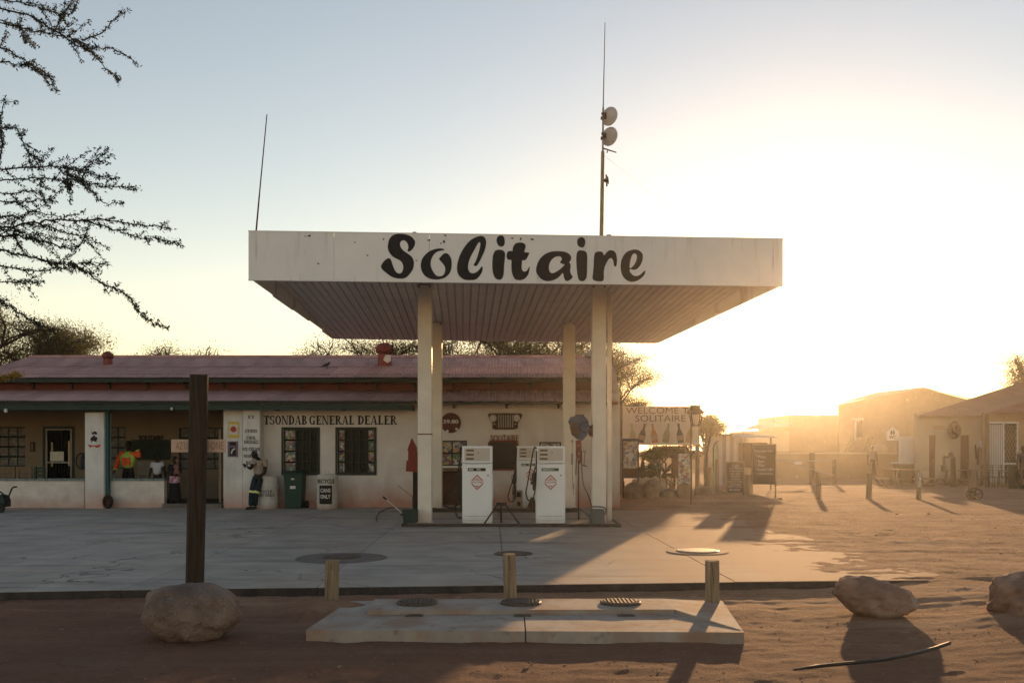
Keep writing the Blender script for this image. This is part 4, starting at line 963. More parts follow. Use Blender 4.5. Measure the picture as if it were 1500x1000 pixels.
# ================================================================== ISLANDS AND PUMPS
mb = MB(); D0, D1 = 21.02, 22.9
def island(x0, x1, D0, D1, z, lab):
    t = thing('pump_island', ((x0+x1)/2, (D0+D1)/2, 0), lab, 'kerb'); 
    mb = MB(); mb.slab([(x0+.1,D0+.1),(x1-.1,D0+.1),(x1-.1,D1-.1),(x0+.1,D1-.1)], -.1, z-.004); obj('paving', mb, m_conc, t)
    mb = MB(); o_ = [(x0,D0),(x1,D0),(x1,D1),(x0,D1)]
    mb.slab([(x0,D0),(x1,D0),(x1-.1,D0+.1),(x0+.1,D0+.1)], -.1, z); mb.slab([(x0,D1),(x0+.1,D1-.1),(x1-.1,D1-.1),(x1,D1)], -.1, z)
    mb.slab([(x0,D0+.002),(x0+.098,D0+.1),(x0+.098,D1-.1),(x0,D1-.002)], -.1, z-.001); mb.slab([(x1,D0+.002),(x1,D1-.002),(x1-.098,D1-.1),(x1-.098,D0+.1)], -.1, z-.001); obj('edging', mb, m_kerb_d, t)
m_kerb_d = M('oily_kerb', (.055,.045,.038), .75, .35, 5, .3, 40)
island(PX(588,21), PX(910,21), 21.02, 22.7, .062, 'low front pump island with a dark kerb under the canopy')
island(PX(632,25.9), PX(846,25.9), 25.9, 27.2, .10, 'rear pump island nearest the shop wall')
# oil stains
m_stain = M('oil_stain', (.035,.022,.015), .5, .3, 5, .0)
def pump(pxl, pxr, D, ytop, z0, lab, green=False, low=1):
    x0, x1 = PX(pxl,D), PX(pxr,D); zt_ = PZ(ytop, D); H_ = zt_-z0; xc = (x0+x1)/2; W = x1-x0
    t = thing('fuel_pump', (xc, D+.25, z0), lab, 'fuel pump', 'white fuel pumps')
    mb = MB(); mb.bevbox(x0, x1, D, D+.5, z0+.06, z0+H_*.775, .012); obj('cabinet', mb, m_pump, t)
    mb = MB(); mb.box(x0+.004, x1-.004, D+.012, D+.49, z0, z0+.055); obj('plinth', mb, m_pump, t)
    mb = MB(); mb.bevbox(x0, x1, D-.006, D+.5, z0+H_*.782, z0+H_, .012); hd = obj('head', mb, m_pump, t)
    zc = z0+H_*.89; hh = H_*.2
    mb = MB(); mb.box(x0+.05, x1-.05, D-.012, D-.006, zc-hh*.42, zc+hh*.42); obj('dial_panel', mb, M('dial_panel', (.5,.46,.42), .35, .06, 3, 0, spec=.5), hd)
    for k in range(3):
        zz = zc+hh*(.27-k*.27); mb = MB(); mb.box(x0+.09, x0+.25, D-.018, D-.012, zz-.02, zz+.018); obj('counter', mb, M('counter_dark', (.12,.07,.05), .4, .4, 40), hd)
    mb = MB(); mb.box(x0+.33, x0+.36, D-.016, D-.012, zc+.03, zc+.05); obj('badge', mb, m_redrust, hd); mb = MB(); mb.box(x0+.20, x0+.23, D-.016, D-.012, zc+hh*.42-.012, zc+hh*.42); obj('badge', mb, m_redrust, hd)
    zl = z0+H_*.695; mb = MB(); mb.box(x0+.12, x1-.14, D-.004, D, zl-.033, zl+.033); lb_ = obj('grade_label', mb, M('label_green', (.03,.11,.06), .5) if green else m_letters, t)
    mb = MB(); text_mb(mb, '50ppm' if green else '95', (x0+x1)/2+(0 if green else .03), zl, D-.005, .05, .16 if green else .09, .002, .02); mb.box(x0+.14, x0+.24, D-.0065, D-.005, zl-.012, zl+.012); obj('grade_text', mb, m_paper, lb_)
    # red diamond: frame, arms of text, lower mark
    zc = z0+H_*.48; zc = z0+H_*.505; s = .165
    zc = z0+H_*.50+.05
    mb = MB(); cx = xc+.0
    fill_loops(mb, [[(cx,zc+s),(cx+s,zc),(cx,zc-s),(cx-s,zc)],[(cx,zc+s-.03),(cx+s-.03,zc),(cx,zc-s+.03),(cx-s+.03,zc)]], lambda co: (co.x, D-.003-co.z, co.y), .003)
    dmd = obj('diamond', mb, m_sun_red, t)
    mb = MB(); mb.box(cx-s*.98, cx+s*.98, D-.0075, D-.005, zc-.028, zc+.034); obj('diamond_band', mb, m_pump, dmd)
    mb = MB(); text_mb(mb, 'SOLITAIRE', cx, zc+.003, D-.008, .036, .26, .002, .02); text_mb(mb, 'AC', cx, zc+.075, D-.004, .034, .07, .002, .03); text_mb(mb, 'M', cx, zc-.085, D-.004, .034, .05, .002, .03); mb.box(cx-.075,cx+.075,D-.005,D-.002,zc+.042,zc+.052); obj('diamond_text', mb, m_sun_red, dmd)
    mb = MB(); mb.box(x0+.06, x1-.06, D-.004, D, z0+H_*.09, z0+H_*.094); mb.box(x0+.06, x1-.06, D-.004, D, z0+H_*.765, z0+H_*.769); obj('seam', mb, m_steel, t)
    mb = MB(); mb.cyl((x1-.09, D-.012, z0+H_*.62), (x1-.09, D, z0+H_*.62), .018, n=12); obj('lock', mb, m_steel, t)
    mb = MB(); mb.bevbox(x0-.05, x0+.0, D+.12, D+.36, z0+H_*.42, z0+H_*.66, .01); obj('nozzle_holster', mb, m_dark, t)
    mb = MB(); mb.box(x1-.002, x1+.012, D+.08, D+.4, z0+H_*.3, z0+H_*.62); obj('side_door', mb, m_pump, t)
    return t
def nozzle(mb, p, s=1):
    p = Vector(p)
    mb.bevbox(p.x-.035, p.x+.035, p.y-.03, p.y+.03, p.z-.02, p.z+.2, .008)
    mb.bar(p+Vector((-.06*s,0,.17)), p+Vector((-.05*s,0,-.06)), .016, .03); mb.bar(p+Vector((.0,0,.18)), p+Vector((.04*s,0,.33)), .03)
    mb.bar(p+Vector((-.06*s,0,.0)), p+Vector((.05*s,0,-.08)), .018, .03); mb.cyl(p+Vector((0,0,-.02)), p+Vector((0,0,-.16)), .022)
def spl(pts, D, n=4, dy=0):
    P = [PT(x, y, D+(z_[0] if z_ else 0)+dy) for x, y, *z_ in pts]; out = []
    for i in range(len(P)-1):
        p0, p1, p2, p3 = P[max(0,i-1)], P[i], P[i+1], P[min(len(P)-1,i+2)]
        for k in range(n):
            t_ = k/n; out.append(.5*((2*p1)+(-p0+p2)*t_+(2*p0-5*p1+4*p2-p3)*t_**2+(-p0+3*p1-3*p2+p3)*t_**3))
    return out+[P[-1]]
pA = pump(677, 721, 21.3, 653, .06, 'front left white fuel pump between the columns with black grade label')
pB = pump(785, 828, 21.3, 653, .06, 'front right white fuel pump with green grade label', True)
pC = pump(757, 799, 26.3, 653, .10, 'rear white fuel pump half hidden behind the right hand pump', True)
def hoses(t, D, lines, noz, s=1):
    for ln in lines:
        mb = MB(); mb.tube(spl(ln, D, 5), .0145, 8); obj('hose', mb, m_black, t, smooth=True)
    for px, py in noz:
        mb = MB(); p = PT(px, py, D); nozzle(mb, p, s); obj('nozzle', mb, m_black, t)
hoses(pA, 21.45, [[(676,655),(674,660),(674.5,700),(673,720),(668,738),(668,752),(672,758),(677,757)], [(673,708),(664,716),(652,727),(649,735),(652,741),(662,743),(670,739),(677,731)], [(671,690),(675,668),(676,655)]], [(672,706),(672.5,722)])
hoses(pC, 26.1, [[(757,655),(756,675),(752,700),(747,716),(744,727),(747,734),(752,733),(754,722)]], [(753,706),(754,722)])
hoses(pB, 21.1, [[(786,657),(783,655),(780,666),(776,690),(772,712),(770.5,722),(773,731),(777,733)], [(786,660),(785.5,690),(784,715),(780,735)]], [(781.5,706)])
mb = MB(); mb.box(PX(674,21.4), PX(677,21.4), 21.4, 21.5, .3, PZ(700,21.4)); obj('hose_bracket', mb, m_black, pA)
# tripod
D = 20.75; zf = .065
t = thing('tripod_stand', PT(734, 767, D), 'low black metal trestle stand between the two front pumps', 'stand'); t.location.z = zf
ORG[t.name] = Vector(t.location)
D = 21.2
mb = MB(); mb.bar(PT(727,737.5,D), PT(742,737.5,D), .035, .06); obj('top_bar', mb, m_black, t)
for a, b, dz in ((729,709.5,-.1),(734,734,.25),(740,760.5,-.1)):
    p = PT(a, 738, D); q = Vector((PX(b, D+dz), D+dz, zf)); mb = MB(); mb.bar(p, q, .035, .025); obj('leg', mb, m_black, t)
# watering can
D = 21.12; x0 = PX(875,D); z0 = .063
m_can = M('galvanised_grey', (.115,.125,.13), .6, .15, 6, .1, metal=.2)
t = thing('watering_can', (x0, D, z0), 'grey watering can at the right end of the pump island', 'watering can')
mb = MB(); mb.lathe((x0,D,z0), [(.155,0),(.16,.02),(.155,.28),(.145,.30),(.12,.31)], 22, 1, .8); obj('tank', mb, m_can, t, smooth=True)
mb = MB(); mb.tube([PT(866,757,D), PT(859,752,D), PT(851,745.5,D)], [.04,.026,.017], 10); mb.cyl(PT(851.6,746,D), PT(849,744,D), .02, .035, 10); obj('spout', mb, m_can, t, smooth=True)
mb = MB(); mb.tube(spl([(866,744.5),(867,742.2),(872,741.6),(880,742),(885.5,743.5),(887.6,747),(886,753),(882,757.5)], D, 4), .016, 8); obj('handle', mb, m_can, t, smooth=True)
# bucket with squeegee
D = 21.3; 
t = thing('wash_bucket', PT(600,767,D), 'dark square wash bucket at the left end of the pump island', 'bucket'); t.location.z = .062; ORG[t.name] = Vector(t.location)
mb = MB(); xa, xb_ = PX(589,D), PX(611.3,D); zt_ = PZ(746.5,D)
mb.add([(xa+.03,D,.064),(xb_-.02,D,.064),(xb_-.02,D+.28,.064),(xa+.03,D+.28,.064),(xa,D-.02,zt_),(xb_,D-.02,zt_),(xb_,D+.3,zt_),(xa,D+.3,zt_),(xa+.02,D,zt_),(xb_-.02,D,zt_),(xb_-.02,D+.28,zt_),(xa+.02,D+.28,zt_),(xa+.05,D+.02,.1),(xb_-.04,D+.02,.1),(xb_-.04,D+.26,.1),(xa+.05,D+.26,.1)],
 [(0,3,2,1),(0,1,5,4),(1,2,6,5),(2,3,7,6),(3,0,4,7),(4,5,9,8),(5,6,10,9),(6,7,11,10),(7,4,8,11),(8,9,13,12),(9,10,14,13),(10,11,15,14),(11,8,12,15),(12,13,14,15)])
obj('tub', mb, m_green, t); mb = MB(); mb.bar(PT(588.6,747.5,D-.03), PT(611.5,747.5,D-.03), .03); obj('rim', mb, m_green, t)
t = thing('squeegee', PT(596,762,D), 'squeegee with pale rod and black grip leaning out of the bucket', 'squeegee')
mb = MB(); mb.cyl(PT(590,752,D+.1), PT(565.5,731,D+.1), .008); obj('rod', mb, m_paper, t); mb = MB(); mb.cyl(PT(566,731.5,D+.1), PT(561,727,D+.1), .018); obj('grip', mb, m_black, t); mb = MB(); mb.bar(PT(587,754,D+.1), PT(596,751,D+.1), .03, .05); obj('blade', mb, m_black, t)
# block stack and brush on rear island
D = 26.1; t = thing('concrete_block', PT(758,745,D), 'upright hollow concrete block on the rear island beside the pump', 'block'); t.location.z = .1; ORG[t.name] = Vector(t.location)
m_blk = M('cement_block', (.25,.2,.16), .95, .2, 12, .6, 60)
mb = MB(); o = (PX(750.5,D), PX(765.5,D), .102, PZ(718,D)); h1 = (PX(757,D), PX(763,D), PZ(728,D), PZ(720.5,D)); h2 = (PX(757.5,D), PX(762.5,D), PZ(741,D), PZ(734.5,D)); wall_mb(mb, *o, D, .2, [h1, h2]); obj('block', mb, m_blk, t)
mb = MB(); mb.box(PX(756,D), PX(764,D), D+.1, D+.12, .15, PZ(719,D)); obj('core', mb, m_dark, t)
t = thing('hand_brush', PT(779,745,D), 'bristly brown brush head behind the right pump', 'brush'); mb = MB()
for k in range(160):
    a = rnd.uniform(-1,1); mb.bar(PT(780+a*2.5, 728, D-.2+rnd.uniform(-.05,.05)), PT(779+a*7, 744+rnd.uniform(-1.5,.5), D-.2+rnd.uniform(-.1,.1)), .006)
obj('bristles', mb, M('bristle', (.09,.055,.04), .9), t)
# air hose reel on the right front column
D = 21.5
t = thing('air_hose_reel', PT(848, 645, D), 'blue hose reel with rusty chute bracketed to the right front column', 'hose reel')
m_blue = M('reel_blue', (.018,.055,.11), .5, .2, 4, .05); m_br = M('rust_brown', (.075,.035,.022), .8, .3, 8, .2)
out = [(833,617),(836,610.5),(846,608),(855,608.5),(861,615),(863,626),(860,637),(853,645),(845,642),(838,636),(836,624)]
mb = MB(); mb.prism([(PX(x,D-.1),PZ(y,D-.1)) for x,y in out], D-.16, D+.12); obj('housing', mb, m_blue, t)
mb = MB(); mb.prism([(PX(x,D-.1),PZ(y,D-.1)) for x,y in [(834,624),(848,624),(846,641.5),(840,636.5),(836,633)]], D-.178, D-.161); mb.prism([(PX(x,D-.1),PZ(y,D-.1)) for x,y in [(834.5,619.5),(845,619),(845,622),(834.5,622.5)]], D-.175, D-.161); mb.box(PX(843,D),PX(855,D),D-.12,D+.08,PZ(609,D),PZ(607,D)); obj('guard', mb, m_br, t)
mb = MB(); c = PT(857,626,D-.161); mb.cyl(c, c-Vector((0,.02,0)), .11, .1, 20); mb.cyl(c-Vector((0,.02,0)), c-Vector((0,.05,0)), .03, .02, 10); obj('side_disc', mb, m_blue, t, smooth=True)
mb = MB(); mb.prism([(PX(x,D),PZ(y,D)) for x,y in [(861,626),(868.6,621),(868.6,640),(863,638)]], D+.0, D+.06); obj('bracket', mb, m_br, t)
mb = MB(); mb.prism([(PX(x,D),PZ(y,D)) for x,y in [(843,645),(851,644),(852,662),(850.5,679),(846,679),(845,662)]], D-.07, D-.02); obj('chute', mb, m_redrust, t)
for py in (652.5, 664, 672):
    mb = MB(); c = PT(847.6, py, D-.075); mb.cyl(c, c-Vector((0,.012,0)), .013, n=8); obj('stud', mb, m_paper, t)
mb = MB(); mb.cyl(PT(844.8,645,D), PT(843.6,695,D), .011); obj('drop_rod', mb, m_br, t)
mb = MB(); mb.tube(spl([(852,662),(852.3,690),(855,710),(861,724),(866,738),(868,750)], D-.1, 5), .010, 8); obj('hose', mb, m_black, t, smooth=True)
mb = MB(); mb.tube(spl([(838.5,645),(838.2,664),(838.8,700),(840,724)], D-.12, 4), .007, 6); mb.cyl(PT(838.2,664,D-.12), PT(838,680,D-.12), .022); mb.cyl(PT(838,644,D-.12), PT(838.2,648,D-.12), .02); mb.cyl(PT(839.8,708,D-.12), PT(840,716,D-.12), .015); obj('pull_chain', mb, m_steel, t)
mb = MB(); mb.tube([PT(852.5,661,D), PT(858,661,D)], .01, 6); mb.tube([PT(857,661,D), PT(855.5,681,D), PT(860,683,D)], .008, 6); mb.cyl(PT(853,681,D), PT(859,682.5,D), .012); obj('crank', mb, m_br, t)
t = thing('standpipe', Vector((PX(847.5,22.4), 22.4, .06)), 'thin upright dark pipe under the blue hose reel', 'pipe')
mb = MB(); mb.cyl((PX(847.5,22.4),22.4,.05),(PX(847.5,22.4),22.4,PZ(678,22.4)),.016); obj('pipe', mb, m_br, t)
# red box on a post
D = 25.2
t = thing('fire_point_box', Vector((PX(607,D), D, 0)), 'red pointed metal box on a dark post left of the front column', 'box')
mb = MB(); mb.box(PX(604.5,D), PX(611.5,D), D+.05, D+.15, -.02, PZ(690,D)); obj('post', mb, m_dark, t)
mb = MB(); mb.prism([(PX(x,D),PZ(y,D)) for x,y in [(595,690),(596,674),(598.5,673.5),(598.5,660),(597,659),(603.5,641.5),(611,655),(611,661),(612,662),(612,691)]], D-.1, D+.05)
obj('box', mb, M('signal_red', (.2,.03,.022), .6, .2, 6), t); mb = MB(); mb.prism([(PX(x,D),PZ(y,D)) for x,y in [(594.8,672.5),(598.2,672.5),(598.2,660.5),(596.2,660.5)]], D-.09, D+.0); obj('white_panel', mb, m_paper, t)
t = thing('leaning_rod', PT(605,727,25.6), 'thin pale rod leaning towards the red box', 'rod'); t.location.z = 0; ORG[t.name] = Vector(t.location)
mb = MB(); mb.cyl(PT(583,711,25.3), PT(604,727,25.3), .009); mb.cyl(PT(604,727,25.3), Vector((PX(604,25.4),25.4,0)), .009); obj('rod', mb, m_wood_p, t)
t = thing('hose_loop', PT(560,748,23), 'thin black cable lying in a curve on the apron near the wall', 'cable')
mb = MB(); mb.tube([GP(x,y,.012) for x,y in ((552,763),(551,757),(556,750),(566,744.5),(580,742),(592,741.5))], .009, 6); obj('cable', mb, m_black, t)
# table or bench behind the left columns
D = 27.6; t = thing('display_table', Vector((PX(660,D), D, 0)), 'dark slatted table under the small sticker window', 'table')
mb = MB(); mb.box(PX(643,D), PX(684,D), D-.1, D+.3, PZ(689,D), PZ(685.5,D)); obj('tabletop', mb, m_wood, t)
for px in (645, 682):
    for dy in (-.06, .25): mb = MB(); mb.box(PX(px,D)-.03, PX(px,D)+.03, D+dy-.02, D+dy+.03, 0, PZ(689,D)); obj('leg', mb, m_dark, t)
mb = MB(); mb.box(PX(646,D), PX(681,D), D+.22, D+.25, .1, PZ(690,D)); obj('back_panel', mb, m_br, t)
# ================================================================== BINS, DRUMS
def drum(px, D, wpx, ytop, lab, dark):
    X = PX(px,D); r_ = wpx/F*D/2; H_ = PZ(ytop,D)
    t = thing('oil_drum', (X, D, 0), lab, 'drum', 'white painted drums by the shop wall')
    prof = [(r_,0),(r_,.03)]
    for k in range(1, 12):
        z = H_*k/12; prof += [(r_*.985, z-.015), (r_*(1.02 if k in (4,8) else .997), z), (r_*.985, z+.015)]
    prof += [(r_, H_-.03), (r_*1.01, H_-.01), (r_, H_), (r_*.95, H_), (r_*.94, H_-.02), (.02, H_-.02)]
    mb = MB(); mb.lathe((X,D,0), prof, 28); obj('barrel', mb, m_drum, t, smooth=True, autos=50); return t, X, r_, H_
m_drum = M('drum_white', (.52,.50,.48), .6, .08, 3, .2, 30); over(m_drum, (.3,.16,.1), mask_low(0,.2,.7,8.))
def wrap_text(mb, txt, X, D, r_, zc, h, wd, serif=True, ang0=0., bold=0.):
    tmp = MB()
    (serif_mb(tmp, txt, 0, zc, 0, h, wd, .002) if serif else text_mb(tmp, txt, 0, zc, 0, h, wd, .002, bold))
    mb.add([(X+math.sin(x/r_+ang0)*(r_+.004-y), D-math.cos(x/r_+ang0)*(r_+.004-y), z) for x, y, z in tmp.v], tmp.f)
t, X, r_, H_ = drum(392, 27.5, 31, 697, 'white ribbed drum lettered CANS ONLY behind the leaning man', True)
mb = MB(); wrap_text(mb, 'RECYCLE', X, 27.5, r_, PZ(719.5,27.2), .08, .46, ang0=-.12); wrap_text(mb, 'CANS ONLY', X, 27.5, r_, PZ(725,27.2), .085, .52, ang0=-.02); obj('lettering', mb, M('faded_black', (.07,.065,.06), .8), t)
t, X, r_, H_ = drum(479.5, 27.4, 31, 696, 'white drum with black CANS ONLY panel and RECYCLE lid', True)
mb = MB(); wrap_text(mb, 'RECYCLE', X, 27.4, r_, PZ(704.5,27.1), .115, .52, False, bold=.02); obj('lettering', mb, m_letters, t)
mb = MB(); ww = .36; 
for k in range(8):
    a0 = (-ww/2+ww*k/8)/r_; a1 = (-ww/2+ww*(k+1)/8)/r_; z0, z1 = PZ(738,27.1), PZ(710.5,27.1)
    mb.quad(*[(X+math.sin(a)*(r_+.006), 27.4-math.cos(a)*(r_+.006), z) for a, z in ((a0,z0),(a1,z0),(a1,z1),(a0,z1))])
obj('black_panel', mb, m_letters, t)
mb = MB(); wrap_text(mb, 'CANS', X, 27.4, r_+.005, PZ(718,27.1), .11, .28, False, bold=.03); obj('panel_text', mb, m_paper, t); mb = MB(); wrap_text(mb, 'ONLY', X, 27.4, r_+.005, PZ(727,27.1), .11, .28, False, bold=.03); obj('panel_text', mb, m_paper, t)
mb = MB(); mb.lathe((X,27.4,H_), [(r_*.96,.0),(r_*.9,.03),(.02,.04)], 20); obj('lid', mb, m_drum, t); 
tb = thing('tin_can', (X-.03, 27.3, H_+.035), 'two small tin cans standing on the CANS ONLY drum', 'cans'); mb = MB(); mb.cyl((X-.06,27.3,H_+.035),(X-.06,27.3,H_+.14),.035,n=12); mb.cyl((X+.03,27.32,H_+.035),(X+.03,27.32,H_+.13),.03,n=12); obj('can', mb, m_paper, tb)
D = 27.4; x0, x1 = PX(415,D), PX(443,D); zt_ = PZ(691,D)
t = thing('wheelie_bin', ((x0+x1)/2, D, 0), 'tall dark green wheelie bin under the left shop window', 'bin'); m_bin = M('bin_green', (.010,.048,.036), .5, .1, 5, .05)
mb = MB(); b0 = (x0+.05, x1-.05, D+.05, D+.5); tp = (x0+.01, x1-.01, D, D+.58); z0, z1 = .02, zt_-.06
mb.add([(b0[0],b0[2],z0),(b0[1],b0[2],z0),(b0[1],b0[3],z0),(b0[0],b0[3],z0),(tp[0],tp[2],z1),(tp[1],tp[2],z1),(tp[1],tp[3],z1),(tp[0],tp[3],z1)],[(0,3,2,1),(0,1,5,4),(1,2,6,5),(2,3,7,6),(3,0,4,7),(4,5,6,7)])
mb.box(x0-.01, x1+.01, D-.02, D+.6, z1-.05, z1); obj('body', mb, m_bin, t)
mb = MB(); V = [(x0-.02,D-.04,z1),(x1+.02,D-.04,z1),(x1+.02,D+.6,z1),(x0-.02,D+.6,z1),(x0+.02,D,z1+.04),(x1-.02,D,z1+.04),(x1-.03,D+.55,z1+.09),(x0+.03,D+.55,z1+.09)]; mb.add(V,[(0,3,2,1),(0,1,5,4),(1,2,6,5),(2,3,7,6),(3,0,4,7),(4,5,6,7)]); obj('lid', mb, m_bin, t)
mb = MB(); mb.cyl((x1-.02,D+.48,.1),(x1+.06,D+.48,.1),.1,n=20); mb.cyl((x0-.04,D+.48,.1),(x0+.04,D+.48,.1),.1,n=20); obj('wheels', mb, m_black, t, smooth=True)
mb = MB(); c = ((x0+x1)/2, PZ(713.5,D)); mb.box(c[0]-.08,c[0]+.07,D+.0,D+.03,c[1]-.04,c[1]+.04); mb.box(c[0]-.05,c[0]+.04,D-.01,D+.03,c[1]+.21,c[1]+.25); obj('label', mb, m_paper, t)
# ================================================================== FOREGROUND
def rough_rod(base, top, r0, r1, seed, n=14, rings=9, flat_top=True):
    mb = MB(); base = Vector(base); top = Vector(top); d = top-base; V = []
    for i in range(rings+1):
        t_ = i/rings; c = base+d*t_; r_ = r0+(r1-r0)*t_
        for k in range(n):
            a = 2*math.pi*k/n; q = r_*(1+.05*fbm(math.cos(a)*1.5+seed, math.sin(a)*1.5+t_*.6, .8, 3, seed))
            V.append(c+Vector((math.cos(a)*q, math.sin(a)*q, 0 if i < rings else .012*fbm(k, seed, 2, 1))))
    Fs = [(i*n+k, i*n+(k+1)%n, (i+1)*n+(k+1)%n, (i+1)*n+k) for i in range(rings) for k in range(n)]
    V += [top+Vector((0,0,.004))]; Fs += [(rings*n+k, rings*n+(k+1)%n, len(V)-1) for k in range(n)]
    mb.add(V, Fs); return mb
D = 12.0
bp = Vector((PX(284.8,D), D, -.2)); tp = Vector((PX(292,D), D, PZ(549,D)))
t = thing('telegraph_post', (bp.x, D, -.08), 'tall dark leaning timber post with a pale sign board on it', 'post')
mb = rough_rod(bp, tp, .108, .108, 3.3, 26, 24); obj('post', mb, m_pole, t, smooth=True)
D2 = D+.13; mb = MB(); a = R4(250.5,330.5,643.3,662,D2); mb.bevbox(a[0],a[1],D2,D2+.03,a[2],a[3],.008); sb = obj('sign_board', mb, M('pale_board', (.62,.44,.33), .8, .1, 6, .2), t)
mb = MB(); text_mb(mb, 'AZ', PX(262.5,D2), PZ(652.6,D2), D2-.002, .09, .085, .002, .0); text_mb(mb, 'U I', PX(274,D2), PZ(652.6,D2), D2-.002, .085, .07, .002); text_mb(mb, 'I ONE', PX(316,D2), PZ(652.4,D2), D2-.002, .095, .19, .002)
obj('faded_text', mb, M('faded_text', (.40,.22,.15), .9), sb)
PL = ['short round wooden post at the left rear corner of the plinth', 'short split topped wooden post behind the middle manhole cover', 'short wooden post standing on the right corner of the plinth, half sunlit']
for i, (pxb, pxt, pyb, pyt, wpx, D) in enumerate(((485,487,889,820,21,10.85),(748.5,746,884,811,19,11.1),(1043.5,1043,890,821,21,10.75))):
    zb = [-.14,-.14,-.1][i]; X = PX(pxb,D); Xt = PX(pxt,D); r_ = wpx/F*D/2
    t = thing('short_post', (X, D, -.08), PL[i], 'post', 'short posts round the plinth')
    mb = rough_rod((X,D,zb-.1), (Xt,D,PZ(pyt,D)), r_, r_*.98, i*5.1, 20, 12); obj('post', mb, m_wood_p, t, smooth=True, autos=50)
    mb = MB(); mb.bar((Xt-.01*i, D-r_*.99, PZ(pyt,D)-.02), (Xt+.005, D-r_*.99, PZ(pyt,D)-.1-.07*i), .004, .006); obj('split', mb, m_dark, t)
def boulder(name, c, sx, sy, sz, seed, lab, mat, prof=None, tilt=0., group=None, n=40, lump=.16, cat='boulder'):
    bm = bmesh.new(); bmesh.ops.create_icosphere(bm, subdivisions=5 if n > 30 else 3, radius=1)
    mb = MB(); V = []
    Rm = Matrix.Rotation(tilt, 3, 'Y')
    for v in bm.verts:
        p = v.co.normalized(); q = p.copy()
        e = 2.6; k = (abs(p.x)**e+abs(p.y)**e+abs(p.z)**e)**(-1/e); q = p*k
        f = 1+lump*fbm(p.x*1.3+seed, p.y*1.3+p.z, .9, 4, seed)+lump*.5*fbm(p.z*2.6+seed, p.x*2.6-p.y, .8, 3, seed*2)
        cell = mnoise.cell_vector(Vector((p.x*1.6+seed,p.y*1.6,p.z*1.6))); f += .015*(cell.x-.5)+.02*fbm(p.x*6, p.y*6+p.z*5, 1, 4, seed)
        q = q*f; 
        if prof: q = prof(q)
        V.append(Vector(c)+Rm@Vector((q.x*sx, q.y*sy, q.z*sz)))
    mb.add(V, [tuple(v.index for v in f.verts) for f in bm.faces]); bm.free()
    return obj(name, mb, mat, None, label=lab, cat=cat, group=group, smooth=True, autos=False)
def pr1(q):  # fat rounded boulder, undercut at lower left, shoulder at right
    q = q.copy()
    if q.z < 0: q.x += .0; q.x *= 1-.30*min(1,-q.z)
    if q.x > .35: q.z -= (q.x-.35)*.28; q.y *= 1-.25*(q.x-.35)
    return q
boulder('boulder', (PX(281,9.2), 9.2, .135), .43, .34, .268, 2.1, 'large round grey brown granite boulder at the foot of the tall post', m_rock, pr1, tilt=-.02, lump=.10)
def pr2(q):
    q = q.copy(); q.z *= 1-.32*max(0,q.x)**1.4
    if q.z < 0: q.x *= 1-.25*(-q.z); q.z += .25*max(0,-q.x)*1.0*(.5) 
    return q
boulder('boulder', (PX(1284,10.35), 10.4, .09), .405, .30, .212, 5.7, 'wide low reddish boulder in the sunlit sand at the right', m_rock2, pr2, tilt=.1)
boulder('boulder', (PX(1509,10.1), 10.1, .12), .36, .32, .262, 9.2, 'tall rounded red boulder cut by the right edge of the picture', m_rock2)
# black pipe lying on the sand
t = thing('water_pipe', GP(1280,975,-.09), 'black plastic pipe end lying curved on the sand', 'pipe')
P = []
for x, y, lift in ((1163,983,.0),(1200,979,.008),(1240,975.5,.01),(1290,971,.012),(1335,963.5,.018),(1370,955.5,.026),(1391,949.5,.034)):
    p = GP(x, y, -.075); P.append(p+Vector((0,0,lift+.014)))
mb = MB(); mb.tube([P[0]+Vector((-.01,0,0))]+P, [.003,.008]+[.015]*6, 12); obj('pipe', mb, M('pipe_black', (.022,.022,.024), .5, .2, 9, .1, spec=.3), t, smooth=True)
# stones
peb = MB()
for k in range(3600):
    y = rnd.uniform(5.2, 26) if k > 2200 else rnd.uniform(5.2, 11.9); x = rnd.uniform(-.62*y, .55*y)
    if y > yf(x)+.1 and x < XB+.6: continue
    s_ = .0025+.008*rnd.random()**2.5*(1 if rnd.random() < .985 else 2.6)*(1+max(0,y-12)*.08); z = gz(x, y)
    V = [Vector((x,y,z))+Vector((math.cos(a)*s_*rnd.uniform(.7,1.3), math.sin(a)*s_*rnd.uniform(.7,1.3), h)) for h in (0, s_*.6) for a in (0,1.26,2.5,3.8,5.)]
    peb.add(V, [(5,6,7,8,9)]+[(i,(i+1)%5,5+(i+1)%5,5+i) for i in range(5)])
obj('pebbles', peb, M('pebble', (.27,.17,.12), .9, .45, 30), label='scattered small pebbles on the sandy ground', cat='pebbles', kind='stuff', origin=(0,0,0))
